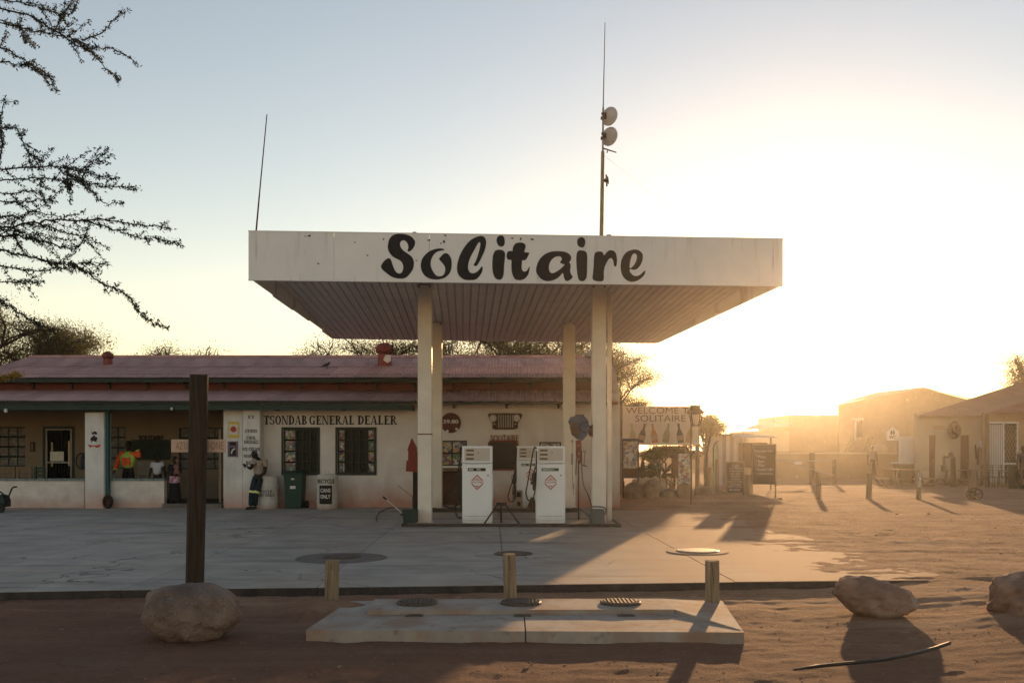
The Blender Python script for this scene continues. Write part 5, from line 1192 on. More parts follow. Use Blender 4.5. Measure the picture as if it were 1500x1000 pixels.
# ================================================================== VERANDA ITEMS AND CART
D = 28.9
for k, (a, b) in enumerate(((-12,22),(24,47),(50,66))):
    t = thing('bench', Vector((PX((a+b)/2,D), D, .12)), ('wooden bench back at the far left of the veranda','wooden bench between the sticker window and the barred door','narrow dark bench directly before the barred door')[k], 'bench', 'benches on the veranda')
    x0, x1 = PX(a,D), PX(b,D)
    for py in (685.5, 690, 696): mb = MB(); mb.box(x0, x1, D, D+.03, PZ(py+1.4,D), PZ(py-1.3,D)); obj('slat', mb, m_wood if k < 2 else m_green, t)
    for xx in (x0+.04, x1-.04): 
        mb = MB(); mb.box(xx-.03, xx+.03, D-.02, D+.05, .12, PZ(683,D)); obj('leg', mb, m_wood if k < 2 else m_green, t)
    mb = MB(); mb.box(x0, x1, D-.4, D, .52, .56); obj('seat', mb, m_wood if k < 2 else m_green, t)
    for xx in (x0+.04, x1-.04): mb = MB(); mb.box(xx-.03, xx+.03, D-.38, D-.32, .12, .52); obj('leg', mb, m_wood if k < 2 else m_green, t)
D = 30.45; t = thing('fire_extinguisher', PT(121,686,D), 'dark hose reel and extinguisher on the wall beside the barred door', 'extinguisher')
mb = MB(); c = PT(119.5,675,D); mb.tube([c+Vector((math.cos(a)*.17,0,math.sin(a)*.24)) for a in [k*math.pi/10 for k in range(21)]], .018, 8); obj('hose', mb, m_black, t, smooth=True)
mb = MB(); c = PT(122,676,D); mb.lathe(c-Vector((0,0,.18)), [(.07,0),(.075,.02),(.075,.3),(.04,.36),(.02,.42)], 14); obj('cylinder', mb, M('navy', (.02,.025,.06), .5), t, smooth=True)
for (a,b,c_,d_), lb in (((44,50,647,661),'small brown notice board left of the barred door'),):
    D = 30.55; t = thing('notice_board', PT((a+b)/2,d_,D), lb, 'sign'); r4 = R4(a,b,c_,d_,D); mb = MB(); mb.box(r4[0],r4[1],D,D+.045,r4[2],r4[3]); obj('panel', mb, m_br, t); mb = MB(); mb.box(r4[0]+.03,r4[1]-.03,D-.006,D,r4[2]+.04,r4[3]-.04); obj('sheet', mb, M('board_text', (.16,.12,.09), .9, .5, 30), t)
t = thing('wall_lamp', PT(8.5,602,27.2), 'round white bulkhead lamp under the left end of the eave', 'lamp'); mb = MB(); mb.lathe(PT(8.5,604,27.2), [(.03,0),(.05,.04),(.04,.09),(.015,.11)], 12); obj('globe', mb, m_paper, t, smooth=True)
t = thing('wall_lamp', PT(251.5,599,27.2), 'small round white lamp under the eave near the tall post', 'lamp'); mb = MB(); mb.lathe(PT(251.5,600.5,27.2), [(.02,0),(.035,.03),(.03,.06),(.01,.08)], 12); obj('globe', mb, m_paper, t, smooth=True)
# hand cart at the left edge
D = 26.0; t = thing('hand_cart', Vector((PX(6,D), D, 0)), 'dark wheeled hand mower with an angled handle at the left edge', 'mower')
mb = MB(); mb.tube([PT(8,738,D), PT(17,716,D), PT(19,713.5,D), PT(24.5,712.5,D)], .022, 8); obj('handle', mb, m_black, t, smooth=True)
mb = MB(); mb.prism([(PX(x,D),PZ(y,D)) for x,y in [(-8,742),(-8,727),(-1,724),(6,725.5),(9,733),(9,742)]], D-.1, D+.25); obj('body', mb, m_green, t)
mb = MB(); mb.cyl(PT(-1,719,D), PT(9,726.5,D), .02); mb.bar(PT(9,727,D), PT(14,733,D), .03); obj('lever', mb, m_black, t)
for px in (-6, 5): mb = MB(); c = Vector((PX(px,D), D-.15, .11)); mb.lathe(Vector((0,0,0)), [(.02,-.03),(.11,-.03),(.12,0),(.11,.03),(.02,.03)], 18); mb.v = [(c.x+x, c.y+z, c.z+y) for x,y,z in mb.v]; obj('wheel', mb, m_black, t, smooth=True)
# arched tyre half at the pillar foot
D = 27.5; t = thing('old_tyre', Vector((PX(157.5,D), D, 0)), 'old dark tyre standing at the foot of the white veranda pillar', 'tyre')
def tyre(mb, c, R_, r_, axis='y', n=28, m_=10, wf=1.):
    c = Vector(c); V = []
    for i in range(n):
        a = 2*math.pi*i/n
        for k in range(m_):
            b = 2*math.pi*k/m_; rr = R_-r_+r_*math.cos(b); w_ = r_*wf*math.sin(b)
            tr = 1+(.02 if (k in (0,1,m_-1) and i%2) else 0)
            p = (rr*tr*math.cos(a), w_, rr*tr*math.sin(a)); V.append(c+Vector(p if axis == 'y' else (p[1],p[0],p[2])))
    mb.add(V, [(i*m_+k, ((i+1)%n)*m_+k, ((i+1)%n)*m_+(k+1)%m_, i*m_+(k+1)%m_) for i in range(n) for k in range(m_)])
mb = MB(); tyre(mb, (0,0,0), .2, .055, 'y'); mb.v = [(PX(158,D)+x*.72, D+y, .19+z*.98) for x,y,z in mb.v]; obj('tyre', mb, M('tyre_brown', (.03,.02,.016), .9, .3, 12, .3), t, smooth=True)
mb = MB(); mb.cyl((PX(158,D),D,.19),(PX(158,D),D+.03,.19),.1,n=18); obj('hub', mb, m_br, t)
# large faded bonnet leaning behind the man in orange
D = 30.0; t = thing('faded_panel', Vector((PX(220,D), D, .12)), 'faded rounded grey metal bonnet standing behind the man in orange', 'car bonnet')
mb = MB(); mb.prism([(PX(x,D),PZ(y,D)) for x,y in [(202,704),(202,677),(206,675.5),(216,675),(230,677),(238,681),(241,690),(241,704)]], D, D+.05); obj('panel', mb, M('faded_panel', (.24,.22,.19), .7, .15, 4, .1), t)
mb = MB(); 
for y_ in (696, 699.5): mb.box(PX(204,D),PX(214,D),D-.01,D,PZ(y_+1,D),PZ(y_,D))
obj('grille_slot', mb, m_dark, t)
# ================================================================== RIGHT YARD
m_tin = M('grey_tin', (.36,.30,.26), .55, .15, 2, .1, 30, metal=.2); m_tin2 = M('rusty_tin', (.30,.16,.12), .65, .2, 2, .1, 30, metal=.2)
def P2(px, D, z=0): return Vector((PX(px,D), D, z))
# welcome sign
D = 32.0; t = thing('welcome_sign', P2(967,D), 'large pale WELCOME TO SOLITAIRE board with painted bottles', 'sign')
a = R4(912,1023,595,651.5,D); m_sb = M('sign_cream', (.64,.56,.47), .8, .08, 2.5, .1); over(m_sb, (.33,.24,.17), mask_noise(3,.58,.72,(1,1,.5),.6,6,2))
mb = MB(); mb.box(a[0],a[1],D,D+.05,a[2],a[3]); obj('board', mb, m_sb, t)
m_wo = M('welcome_orange', (.27,.085,.03), .8, .2, 12); m_wb = M('welcome_brown', (.09,.065,.05), .8, .3, 12)
mb = MB(); text_mb(mb, 'WELCOME TO', PX(969,D), PZ(601,D), D-.006, 9.3/F*D, 104/F*D, .006, 0); obj('lettering', mb, m_wo, t)
mb = MB(); text_mb(mb, 'SOLITAIRE', PX(967.5,D), PZ(612.5,D), D-.006, 9.6/F*D, 74/F*D, .006, 0); obj('lettering', mb, m_wb, t)
BO = [(926.5,6,(.36,.37,.2)),(941.5,-14,(.12,.08,.06)),(957.5,9,(.42,.19,.08)),(977,-10,(.26,.28,.14)),(995.5,8,(.1,.09,.07)),(1011,-14,(.4,.3,.14))]
for k, (cx, ang, c) in enumerate(BO):
    mb = MB(); s_ = 28.5/F*D; ca, sa = math.cos(R(ang)), math.sin(R(ang)); cy = 634
    pts = [(-.16,-.5),(.16,-.5),(.17,-.1),(.13,.06),(.06,.2),(.055,.46),(.07,.47),(.07,.5),(-.07,.5),(-.07,.47),(-.055,.46),(-.06,.2),(-.13,.06),(-.17,-.1)]
    mb.prism([(PX(cx,D)+(x*ca+z*sa*1)*s_*(1)*.0+ (x*ca-z*sa)*s_, PZ(cy,D)+(x*sa+z*ca)*s_) for x, z in pts], D-.008, D)
    o = obj('painted_bottle', mb, M('bottle_%d' % k, c, .8, .2, 10), t)
    mb = MB(); mb.prism([(PX(cx,D)+(x*ca-z*sa)*s_, PZ(cy,D)+(x*sa+z*ca)*s_) for x, z in ((-.14,-.36),(.14,-.36),(.14,-.12),(-.14,-.12))], D-.011, D-.008); obj('bottle_label', mb, M('bottle_label', (.42,.3,.2), .8, .3, 20), o)
for px in (1021.5, 911.0, ): mb = MB(); mb.box(PX(px,D+.1)-.06, PX(px,D+.1)+.06, D+.06, D+.18, -.02, PZ(597,D)); obj('post', mb, m_wood, t)
# lantern
D = 29.2; t = thing('street_lantern', P2(1013,D), 'four sided lantern with two spikes on a thin pole before the welcome sign', 'lantern')
mb = MB(); mb.cyl(P2(1012.8,D,-.05), PT(1012,590.5,D), .028, .018); obj('pole', mb, m_br, t, smooth=True)
mb = MB(); X = PX(1019.2,D); s0, s1 = .105, .165; zb, zt_ = PZ(622.5,D), PZ(606,D)
for a_, b_ in ((-1,-1),(1,-1),(1,1),(-1,1)): mb.bar((X+a_*s0, D+b_*s0, zb), (X+a_*s1, D+b_*s1, zt_), .032)
mb.box(X-s0-.01,X+s0+.01,D-s0-.01,D+s0+.01,zb-.03,zb); mb.box(X-s1,X+s1,D-s1,D+s1,zt_,zt_+.02); obj('frame', mb, m_dark, t)
mb = MB(); mb.add([(X-s0+.01,D-s0+.01,zb),(X+s0-.01,D-s0+.01,zb),(X+s1-.01,D-s1+.01,zt_),(X-s1+.01,D-s1+.01,zt_)],[(0,1,2,3)])
mb2 = MB(); mb2.add([(X-s0+.01,D+s0-.01,zb),(X+s0-.01,D+s0-.01,zb),(X+s1-.01,D+s1-.01,zt_),(X-s1+.01,D+s1-.01,zt_)],[(0,1,2,3)])
gm = bpy.data.materials.new('lantern_glass'); gm.use_nodes = True; b_ = gm.node_tree.nodes['Principled BSDF']; b_.inputs['Transmission Weight'].default_value = 1.; b_.inputs['Base Color'].default_value = (.85,.8,.7,1); b_.inputs['Roughness'].default_value = .05; b_.inputs['IOR'].default_value = 1.02
obj('glass', mb, gm, t); obj('glass', mb2, gm, t)
mb = MB(); e = .245; V = [(X-e,D-e,zt_+.02),(X+e,D-e,zt_+.02),(X+e,D+e,zt_+.02),(X-e,D+e,zt_+.02)]+[(X+q*.1,D+r_*.1,PZ(597,D)) for q, r_ in ((-1,-1),(1,-1),(1,1),(-1,1))]
mb.add(V,[(0,3,2,1),(0,1,5,4),(1,2,6,5),(2,3,7,6),(3,0,4,7),(4,5,6,7)]); mb.box(X-.12,X+.12,D-.12,D+.12,PZ(597,D),PZ(593.5,D)); obj('hood', mb, m_br, t)
mb = MB(); mb.cyl((X-.0,D,PZ(594,D)),(X-.0,D,PZ(589.5,D)),.012); obj('spike', mb, m_dark, t)
# sticker boards, planter display
D = 30.6; t = thing('sticker_board', P2(924,D), 'blue framed board covered with stickers beside the shop corner', 'sign board')
a = R4(911,936,642,700,D); mb = MB(); f = .04
mb.box(a[0],a[0]+f,D-.03,D+.05,a[2]-.1,a[3]); mb.box(a[1]-f,a[1],D-.03,D+.05,a[2]-.1,a[3]); mb.box(a[0]+f,a[1]-f,D-.03,D+.05,a[3]-.08,a[3]); mb.box(a[0]+f,a[1]-f,D-.03,D+.05,a[2],a[2]+.05)
obj('frame', mb, M('frame_blue', (.05,.055,.09), .7, .2, 5), t)
mb = MB(); mb.box(a[0]+f,a[1]-f,D,D+.03,PZ(685,D),a[3]-.08); obj('sticker_sheet', mb, m_stick_l, t); mb = MB(); mb.box(a[0]+f,a[1]-f,D,D+.03,a[2]+.05,PZ(685.3,D)); obj('lower_panel', mb, m_br, t)
mb = MB(); mb.prism([(PX(924,D)+math.cos(q*.4)*.1, PZ(667,D)+math.sin(q*.4)*.1) for q in range(16)], D-.012, D); obj('round_sticker', mb, m_paper, t)
mb = MB(); mb.box(a[0]+.02,a[0]+.08,D,D+.05,-.05,a[2]-.1); mb.box(a[1]-.08,a[1]-.02,D,D+.05,-.05,a[2]-.1); obj('legs', mb, m_br, t)
D = 30.9; t = thing('sticker_board', P2(1002,D), 'tall narrow white sticker covered panel behind the round stone', 'sign board')
a = R4(994,1011,664,712,D); mb = MB(); mb.box(a[0],a[1],D,D+.25,.02,a[3]); obj('panel', mb, m_stick_l, t); mb = MB(); mb.box(PX(985,D),a[0]-.005,D+.02,D+.24,PZ(700,D),PZ(665,D)); mb.box(PX(985,D)+.05,PX(985,D)+.1,D+.05,D+.12,-.05,PZ(700,D)); obj('side_cabinet', mb, m_br, t)
# low white wall of the bed
D = 31.2; t = thing('bed_wall', P2(950,D), 'low broken white stone edging under the cactus', 'low wall'); mb = MB()
mb.prism([(PX(x,D),PZ(y,D)) for x,y in [(927,722),(927,702),(932,701),(936,698),(941,701),(948,698.5),(955,700),(961,697),(966,701),(971,700),(975,703),(977,722)]], D, D+.2); obj('stonework', mb, M('bed_white', (.42,.35,.27), .9, .25, 5, .5, 20), t)
# rocks
RK = [(929,30.0,27,24,'pale angular rock leaning at the corner of the shop',0),(955,30.0,24,27,'dark upright rock in front of the low white edging',1),(978,30.1,26,15,'low pinkish rock between the dark rock and the round stone',0),
      (1003,29.9,20,22,'round pale millstone standing on edge beside the lantern pole',2),(1028,30.6,18,16,'first brownish rock right of the lantern pole',0),(1039,31,14,16,'pale rock behind, right of the lantern pole',1),(1052,31.3,20,11,'low flat rock at the right end of the row',0),(966,31.6,10,12,'small rock at the top of the row by the cactus',1),(988,30.4,9,11,'small orange rock wedged left of the round stone',0)]
for i, (px, D, wp, hp, lb, kd) in enumerate(RK):
    w_ = wp/F*D/2*1.12; h_ = hp/F*D/2*1.12; zb = .12
    if kd == 2:
        mb = MB(); mb.lathe((0,0,0), [(w_*.98,-.09),(w_*1.05,-.05),(w_*1.05,.05),(w_*.98,.09)], 26); mb.v = [(PX(px,D)+x, D+z, zb+h_+y*h_/w_) for x,y,z in mb.v]
        obj('millstone', mb, m_rock3, None, label=lb, cat='stone', smooth=True, autos=50); continue
    if i == 0: m_rock3 = M('bed_rock', (.17,.12,.085), .9, .3, 2.5, .8, 20, c2=(.34,.25,.18), perobj=.3)
    boulder('rock', (PX(px,D), D, zb+h_*.85), w_, w_*.8, h_*1.05, i*3.7+1, lb, m_rock3, tilt=.2*math.sin(i*2.1), group='rocks edging the cactus bed', n=10, lump=.22, cat='rock')
# plants
def aloe(px, D, hp, lab, n=26, spread=.9, wd=.05, col=(.06,.075,.04), z0=.1, cat='plant', nm='aloe_plant', curl=.55, lenv=.35):
    t = thing(nm, P2(px,D,z0), lab, cat, None); c = P2(px,D,z0); H_ = hp/F*D
    mt = M('aloe_%g' % col[0], col, .6, .3, 8, .1)
    for k in range(n):
        a = rnd.uniform(0,6.28); e = rnd.uniform(.12,1)*spread; L_ = H_*rnd.uniform(1-lenv,1.05); P = []
        for j in range(6):
            s_ = j/5; an = e*(.35+.65*s_+curl*s_*s_*.6); P.append(c+Vector((math.cos(a)*math.sin(an)*L_*s_, math.sin(a)*math.sin(an)*L_*s_, math.cos(min(an,1.7))*L_*s_)))
        mb = MB(); mb.tube(P, [wd*q for q in (1,.95,.8,.6,.35,.08)], 5); obj('leaf', mb, mt, t, smooth=True)
    return t
aloe(966, 31.9, 50, 'spiky aloe tree with drooping leaves under the welcome sign', 34, 1.5, .035, z0=.55, curl=1.)
aloe(943, 31.8, 34, 'upright dry aloe clump beside the blue framed board', 24, .5, .035, (.11,.08,.05), z0=.4)
aloe(958, 31.6, 20, 'low grey agave on the white edging', 18, .9, .03, (.10,.10,.07), z0=.3)
aloe(983, 31.4, 26, 'tuft of upright grassy leaves left of the narrow sticker panel', 22, .6, .025, (.10,.095,.06), z0=.25)
aloe(1030, 32, 20, 'dry grassy tuft behind the rocks right of the lantern', 24, .9, .018, (.16,.12,.06), z0=.2)
aloe(1044, 32.4, 16, 'low yellow tuft near the end of the rock row', 22, 1.0, .016, (.2,.15,.07), z0=.1)
t = thing('cactus', P2(951,32.2,.1), 'cluster of upright columnar cactus stems behind the rocks', 'cactus')
for k in range(9):
    px = 938+k*3.4; D = 32.2+.3*math.sin(k*2.3); h_ = (26+10*math.sin(k*1.7))/F*D; c = P2(px,D,.5); mb = MB(); V = []; n = 14
    for j, zz in enumerate((-.45,0,.4,.7,.9,1)):
        for q in range(n):
            r_ = (.075 if q%2 else .055)*(1,1,1,.95,.75,.25)[j]; a = 2*math.pi*q/n; V.append(c+Vector((r_*math.cos(a), r_*math.sin(a), h_*zz if zz > 0 else zz)))
    mb.add(V, [(j*n+q, j*n+(q+1)%n, (j+1)*n+(q+1)%n, (j+1)*n+q) for j in range(5) for q in range(n)]+[tuple(range(5*n,6*n))]); obj('stem', mb, M('cactus_green', (.07,.08,.045), .7, .3, 12, .2), t)
# blackboards on stands
def easel(x0, x1, y0, y1, yl, D, lab, lines, feet):
    t = thing('menu_board', P2((x0+x1)/2, D), lab, 'menu board')
    a = R4(x0,x1,y0,y1,D); mb = MB(); mb.box(a[0],a[1],D,D+.03,a[2],a[3]); obj('board', mb, M('menu_black', (.045,.032,.026), .8, .25, 4), t)
    mb = MB(); f = .035; mb.box(a[0]-f,a[0],D-.015,D+.045,a[2]-.02,a[3]+f); mb.box(a[1],a[1]+f,D-.015,D+.045,a[2]-.02,a[3]+f); mb.box(a[0],a[1],D-.015,D+.045,a[3],a[3]+f); obj('frame', mb, m_wood, t)
    for xx in (a[0]-f/2, a[1]+f/2): mb = MB(); mb.box(xx-.02,xx+.02,D,D+.04,-.02,a[2]-.02); obj('leg', mb, m_wood, t)
    for xx in feet: mb = MB(); mb.bevbox(PX(xx,D)-.15,PX(xx,D)+.15,D-.2,D+.2,-.03,.09,.01); obj('foot', mb, m_wood_p, t)
    mb = MB()
    for txt, py, hp, wp, cx in lines: text_mb(mb, txt, PX(cx,D), PZ(py,D), D-.002, hp/F*D, wp/F*D, .003, .0)
    obj('chalk_text', mb, m_paper, t)
easel(1065.5, 1089, 677.5, 721, 736, 30.4, 'smaller chalk menu board on thin legs, left of the wooden post',
      [('Cafe',681.5,4.2,10,1077.5),('Fresh Apple Pie',685.5,3.2,19,1078),('Cappuccino',689.3,3.4,18.5,1078),('Ice Tea',693.5,3,13,1077.5),('Burgers',697.3,3,13,1077.5),('Salads',701,3,12,1077.5),('Steak & Chips',705,3,20,1077),('Cold Drinks',708.8,3,16,1077),('Fish & Chips',712.6,3,20,1077),('Breakfast',716.6,3,16,1077)], (1063,1089))
easel(1102.5, 1135.5, 651.5, 709, 732, 31.9, 'larger chalk menu board on heavy feet, right of the wooden post',
      [('Restaurant',660,3.6,28,1119),('* Pizza',668.5,4,14,1114),('* Beer',675,4,13,1113.5),('* Wine',681,4,13,1113.5),('* Roasted Coffee',687,4,26,1120),('* Lodge Breakfast',693.5,4,26,1120)], (1103,1136.5))
def ypost(px, D, ytop, wpx, lab, mat=None, tag_=None, zb=-.1):
    t = thing('yard_post', P2(px,D), lab, 'post', 'wooden posts in the yard')
    X = PX(px,D); r_ = wpx/F*D/2; mb = rough_rod((X,D,zb), (X+.02,D,PZ(ytop,D)), r_, r_, px*.1, 12, 5); obj('post', mb, mat or m_wood_p, t, smooth=True, autos=50)
    if tag_: 
        mb = MB(); a = R4(px-2.4,px+2.4,690,713,D); mb.box(a[0],a[1],D-r_-.025,D-r_-.003,a[2],a[3]); s_ = obj('sign_plate', mb, m_paper, t)
        mb = MB()
        for k, c in enumerate('SALOON'[:5]): text_mb(mb, c, X, PZ(692.5+k*4.4,D), D-r_-.027, .09, .1, .002)
        obj('plate_text', mb, m_letters, s_)
ypost(1095, 31.2, 694.5, 8.5, 'stout wooden post between the two menu boards')
ypost(1198.5, GD(731), 692, 8, 'sunlit wooden post at the left of the open yard, casting a long shadow')
ypost(1272.5, GD(731.5), 694, 8, 'wooden post in front of the distant walking man')
ypost(1345.3, GD(731.5), 688, 7, 'wooden post with a narrow lettered white plate', tag_=True)
ypost(1247, 57, 676, 5, 'thin post far back before the low wall', m_wood)
ypost(1050, 38, 672, 5.5, 'dark post beyond the rocks under the palm', m_wood)
ypost(1040, 37, 684, 8, 'short pale stump left of the dark post beyond the rocks')
# gate barrier
D = 46; t = thing('yard_gate', P2(1190,D), 'white pipe gate with a small plate and crossed braces', 'gate')
mb = MB(); mb.cyl(PT(1137,673.5,D), PT(1221,675,D), .035); obj('rail', mb, m_tin, t)
for p_, q_, r_ in (((1150,675),(1221,696),.03),((1221,680),(1200,690),.025)): mb = MB(); mb.cyl(PT(*p_,D), PT(*q_,D), r_); obj('brace', mb, m_tin, t)
mb = MB(); mb.box(PX(1163,D), PX(1174,D), D-.08, D-.05, PZ(680,D), PZ(675,D)); obj('plate', mb, m_paper, t)
for px, yt in ((1222,673), (1189.5,663)): mb = MB(); mb.cyl((PX(px,D+.1),D+.1,-.1), PT(px,yt,D+.1), .09 if px > 1200 else .12); obj('gate_post', mb, m_wood, t)
# sheds on the right, far
m_shed = M('ochre_wall', (.36,.25,.15), .9, .12, 1.2, .2, 30); m_shed2 = M('pale_yard_wall', (.50,.41,.29), .9, .08, 1.2, .2, 30); over(m_shed2, (.34,.2,.12), mask_low(0,.5,.6,2.)); over(m_shed, (.6,.5,.38), mask_noise(2.4,.66,.72,(1,1,1),.8,5,3))
def rf(name, p00, p10, p11, p01, mat, par, pitch=.2, amp=.025, th=.05):
    """roof plane between four corners, ribbed across its width (p00-p10 eave, p01-p11 top)"""
    p00, p10, p11, p01 = map(Vector, (p00,p10,p11,p01)); nn = max(4, int((p10-p00).length/pitch))*4; nrm = (p10-p00).cross(p01-p00).normalized(); V = []
    for i in range(nn+1):
        s_ = i/nn; o_ = nrm*amp*math.sin(2*math.pi*i/4); V += [p00.lerp(p10,s_)+o_, p01.lerp(p11,s_)+o_]
    mb = MB(); mb.add(V, [(2*i,2*i+2,2*i+3,2*i+1) for i in range(nn)]); return obj(name, mb, mat, par)
# big shed with gable to camera and long left slope
D = 85; t = thing('big_shed', P2(1320,D), 'large ochre shed with low gable roof behind the yard wall', 'shed')
zE = PZ(592,D); zR = PZ(568,D+0)
wdw = R4(1253,1263,616,643,D)
mb = MB(); wall_mb(mb, PX(1229,D), PX(1420,D), -.1, PZ(592,D), D, .3, [wdw]); obj('wall', mb, m_shed, t)
mb = MB(); mb.prism([(PX(1229,D),PZ(592,D)+.002),(PX(1425,D),PZ(592,D)+.002),(PX(1418,D),PZ(585,D)),(PX(1352,D),PZ(568,D))], D, D+.3); obj('gable', mb, m_shed, t)
mb = MB(); mb.slab([(PX(1229,D)+.002,D+.3),(PX(1229,D)+.3,D+.3),(PX(1236,D+12)+.3,D+12),(PX(1236,D+12),D+12)], -.1, PZ(592,D)-.02); obj('side_wall', mb, m_shed, t); mb = MB(); mb.slab([(PX(1420,D)-.3,D+.3),(PX(1420,D)-.002,D+.3),(PX(1420,D+12),D+12),(PX(1420,D+12)-.3,D+12)], -.1, PZ(592,D)-.02); obj('side_wall', mb, m_shed, t)
zp = PZ(591,D-.4); rg = PZ(567,D-.4)
rf('roof', (PX(1225,D), D-.5, PZ(591,D)), (PX(1284,D+12), D+12, PZ(575,D+12)), (PX(1354,D+12), D+12, PZ(567,D+12)), (PX(1352,D), D-.5, PZ(569.5,D)), m_tin, t); rf('roof', (PX(1430,D), D-.5, PZ(587,D)), (PX(1430,D+12), D+12, PZ(587,D+12)), (PX(1354,D+12), D+12, PZ(567.5,D+12)), (PX(1352,D), D-.5, PZ(569.3,D)), m_tin, t)
mb = MB(); a = wdw; mb.box(a[0]-.08,a[0]+.06,D-.05,D+.1,a[2]-.15,a[3]+.08); mb.box(a[0]-.35,a[1]+.1,D-.1,D+.05,a[3]+.08,a[3]+.2); obj('window_frame', mb, m_paper, t); mb = MB(); mb.box(a[0]+.06,a[1],D+.2,D+.25,a[2],a[3]); obj('pane', mb, m_glass, t)
# long barn behind
D = 95; t = thing('long_barn', P2(1200,D), 'long flat fronted barn glowing in haze beside the big shed', 'barn')
mb = MB(); mb.box(PX(1156,D), PX(1240,D), D, D+12, -.1, PZ(608.5,D)); obj('wall', mb, m_shed, t)
mb = MB(); mb.box(PX(1155,D), PX(1193,D), D-.1, D+12, PZ(608.4,D), PZ(607.6,D)); mb.box(PX(1203,D), PX(1241,D), D-.1, D+12, PZ(608.4,D), PZ(607.4,D)); obj('coping', mb, m_tin, t)
D = 90; mb = MB(); t2 = thing('lean_to_house', P2(1120,D), 'low pale house with a long grey roof slope left of the barn', 'house')
mb.box(PX(1090,D), PX(1156,D), D, D+6, -.1, PZ(631,D)); obj('wall', mb, m_shed2, t2)
rf('roof', (PX(1081,D), D-1, PZ(631,D)), (PX(1157,D), D-1, PZ(623,D)), (PX(1157,D+2), D+7, PZ(609,D+2)), (PX(1150,D+2), D+7, PZ(610,D+2)), m_tin, t2)
# striped kiosk and awning
D = 44; t = thing('tin_kiosk', P2(1075,D), 'small kiosk of pale and rusty vertical tin sheets', 'kiosk')
for k in range(8):
    x0, x1 = 1053+k*5.2, 1053+(k+1)*5.2; mb = MB(); mb.box(PX(x0,D)+.004, PX(x1,D)-.004, D+.02*(k%2), D+.06+.02*(k%2), -.05, PZ(638,D)); obj('tin_panel', mb, (m_paper, m_tin, m_white, m_shed2)[k%4], t)
mb = MB(); mb.box(PX(1053,D), PX(1095,D), D+.1, D+3, -.05, PZ(638.5,D)); obj('body', mb, m_tin, t); mb = MB(); mb.box(PX(1050,D), PX(1100,D), D-.4, D+3.1, PZ(638,D), PZ(635,D)); obj('roof', mb, m_tin, t)
D = 40; t = thing('awning', P2(1108,D), 'white shade awning on poles behind the larger menu board', 'awning')
rf('canvas', (PX(1084,D), D-1, PZ(641,D)), (PX(1131,D), D-1, PZ(640,D)), (PX(1131,D), D+1.5, PZ(637,D)), (PX(1084,D), D+1.5, PZ(637,D)), m_paper, t, .6, .03)
for px in (1086, 1129): mb = MB(); mb.cyl((PX(px,D),D,-.05), PT(px,641,D), .035); obj('pole', mb, m_wood, t)
mb = MB(); mb.box(PX(1087,D), PX(1128,D), D+.4, D+.5, .9, PZ(648,D)); obj('back_screen', mb, m_br, t)
t = thing('green_panel', P2(1048,42), 'pale green translucent screen beside the kiosk', 'screen'); D = 42; mb = MB(); a = R4(1046,1051,650,674,D); mb.box(a[0],a[1],D,D+.04,-.05,a[3]); obj('sheet', mb, M('mint', (.22,.45,.3), .6), t); mb = MB(); mb.tube([PT(1045,690,D),PT(1045,655,D),PT(1047,650,D),PT(1051,646,D)], .03, 6); obj('frame', mb, m_dark, t)
# yard wall, pallets
D = 56; t = thing('yard_wall', P2(1255,D), 'low ochre yard wall in front of the big shed', 'wall'); mb = MB(); mb.box(PX(1137,D), PX(1322,D), D, D+.3, -.1, PZ(664.5,D)); obj('masonry', mb, m_shed, t); mb = MB(); mb.box(PX(1136,D), PX(1323,D), D-.04, D+.34, PZ(664.5,D)+.002, PZ(663.5,D)+.03); obj('coping', mb, m_shed2, t)
mb = MB(); mb.box(PX(1137,56), PX(1322,56)+30, 56.31, 108, -.1, 1.36); obj('terrace', mb, m_sand, kind='structure', origin=(0,0,0))
def pallet(px0, px1, y0, y1, D, sl, lab):
    t = thing('pallet', P2((px0+px1)/2, D+.6, 1.37), lab, 'pallet', 'pallets leaning by the shed'); n_ = 7
    for k in range(n_):
        s_ = k/(n_-1); yy = y1+(y0-y1)*s_; xo = sl*s_; mb = MB(); mb.bar(PT(px0+xo,yy,D+.6+s_*.8), PT(px1+xo,yy,D+.6+s_*.8), .17, .04, up=(0,1,0)); obj('slat', mb, m_wood_p, t)
    for a in (px0+.5, (px0+px1)/2, px1-.5): mb = MB(); mb.bar(PT(a,y1,D+.68), PT(a+sl,y0,D+1.48), .09, .1); obj('stringer', mb, m_wood, t)
pallet(1241, 1250, 642, 662, 82.8, 14, 'wide slatted pallet leaning left of the white framed window foot'); pallet(1265, 1270, 640, 662, 82.8, 9, 'narrow pallet leaning behind the walking man'); pallet(1236, 1239, 641, 661, 83.2, 10, 'thin leftmost plank pallet by the shed')
t = thing('sand_bag', P2(1289,57.5,1.37), 'pale round sack on the yard wall by the WC sign', 'sack'); mb = MB(); mb.lathe(P2(1289,57.5,1.37), [(.45,0),(.5,.15),(.42,.35),(.25,.5),(.1,.55)], 16, 1, .6); obj('sack', mb, m_shed2, t, smooth=True)
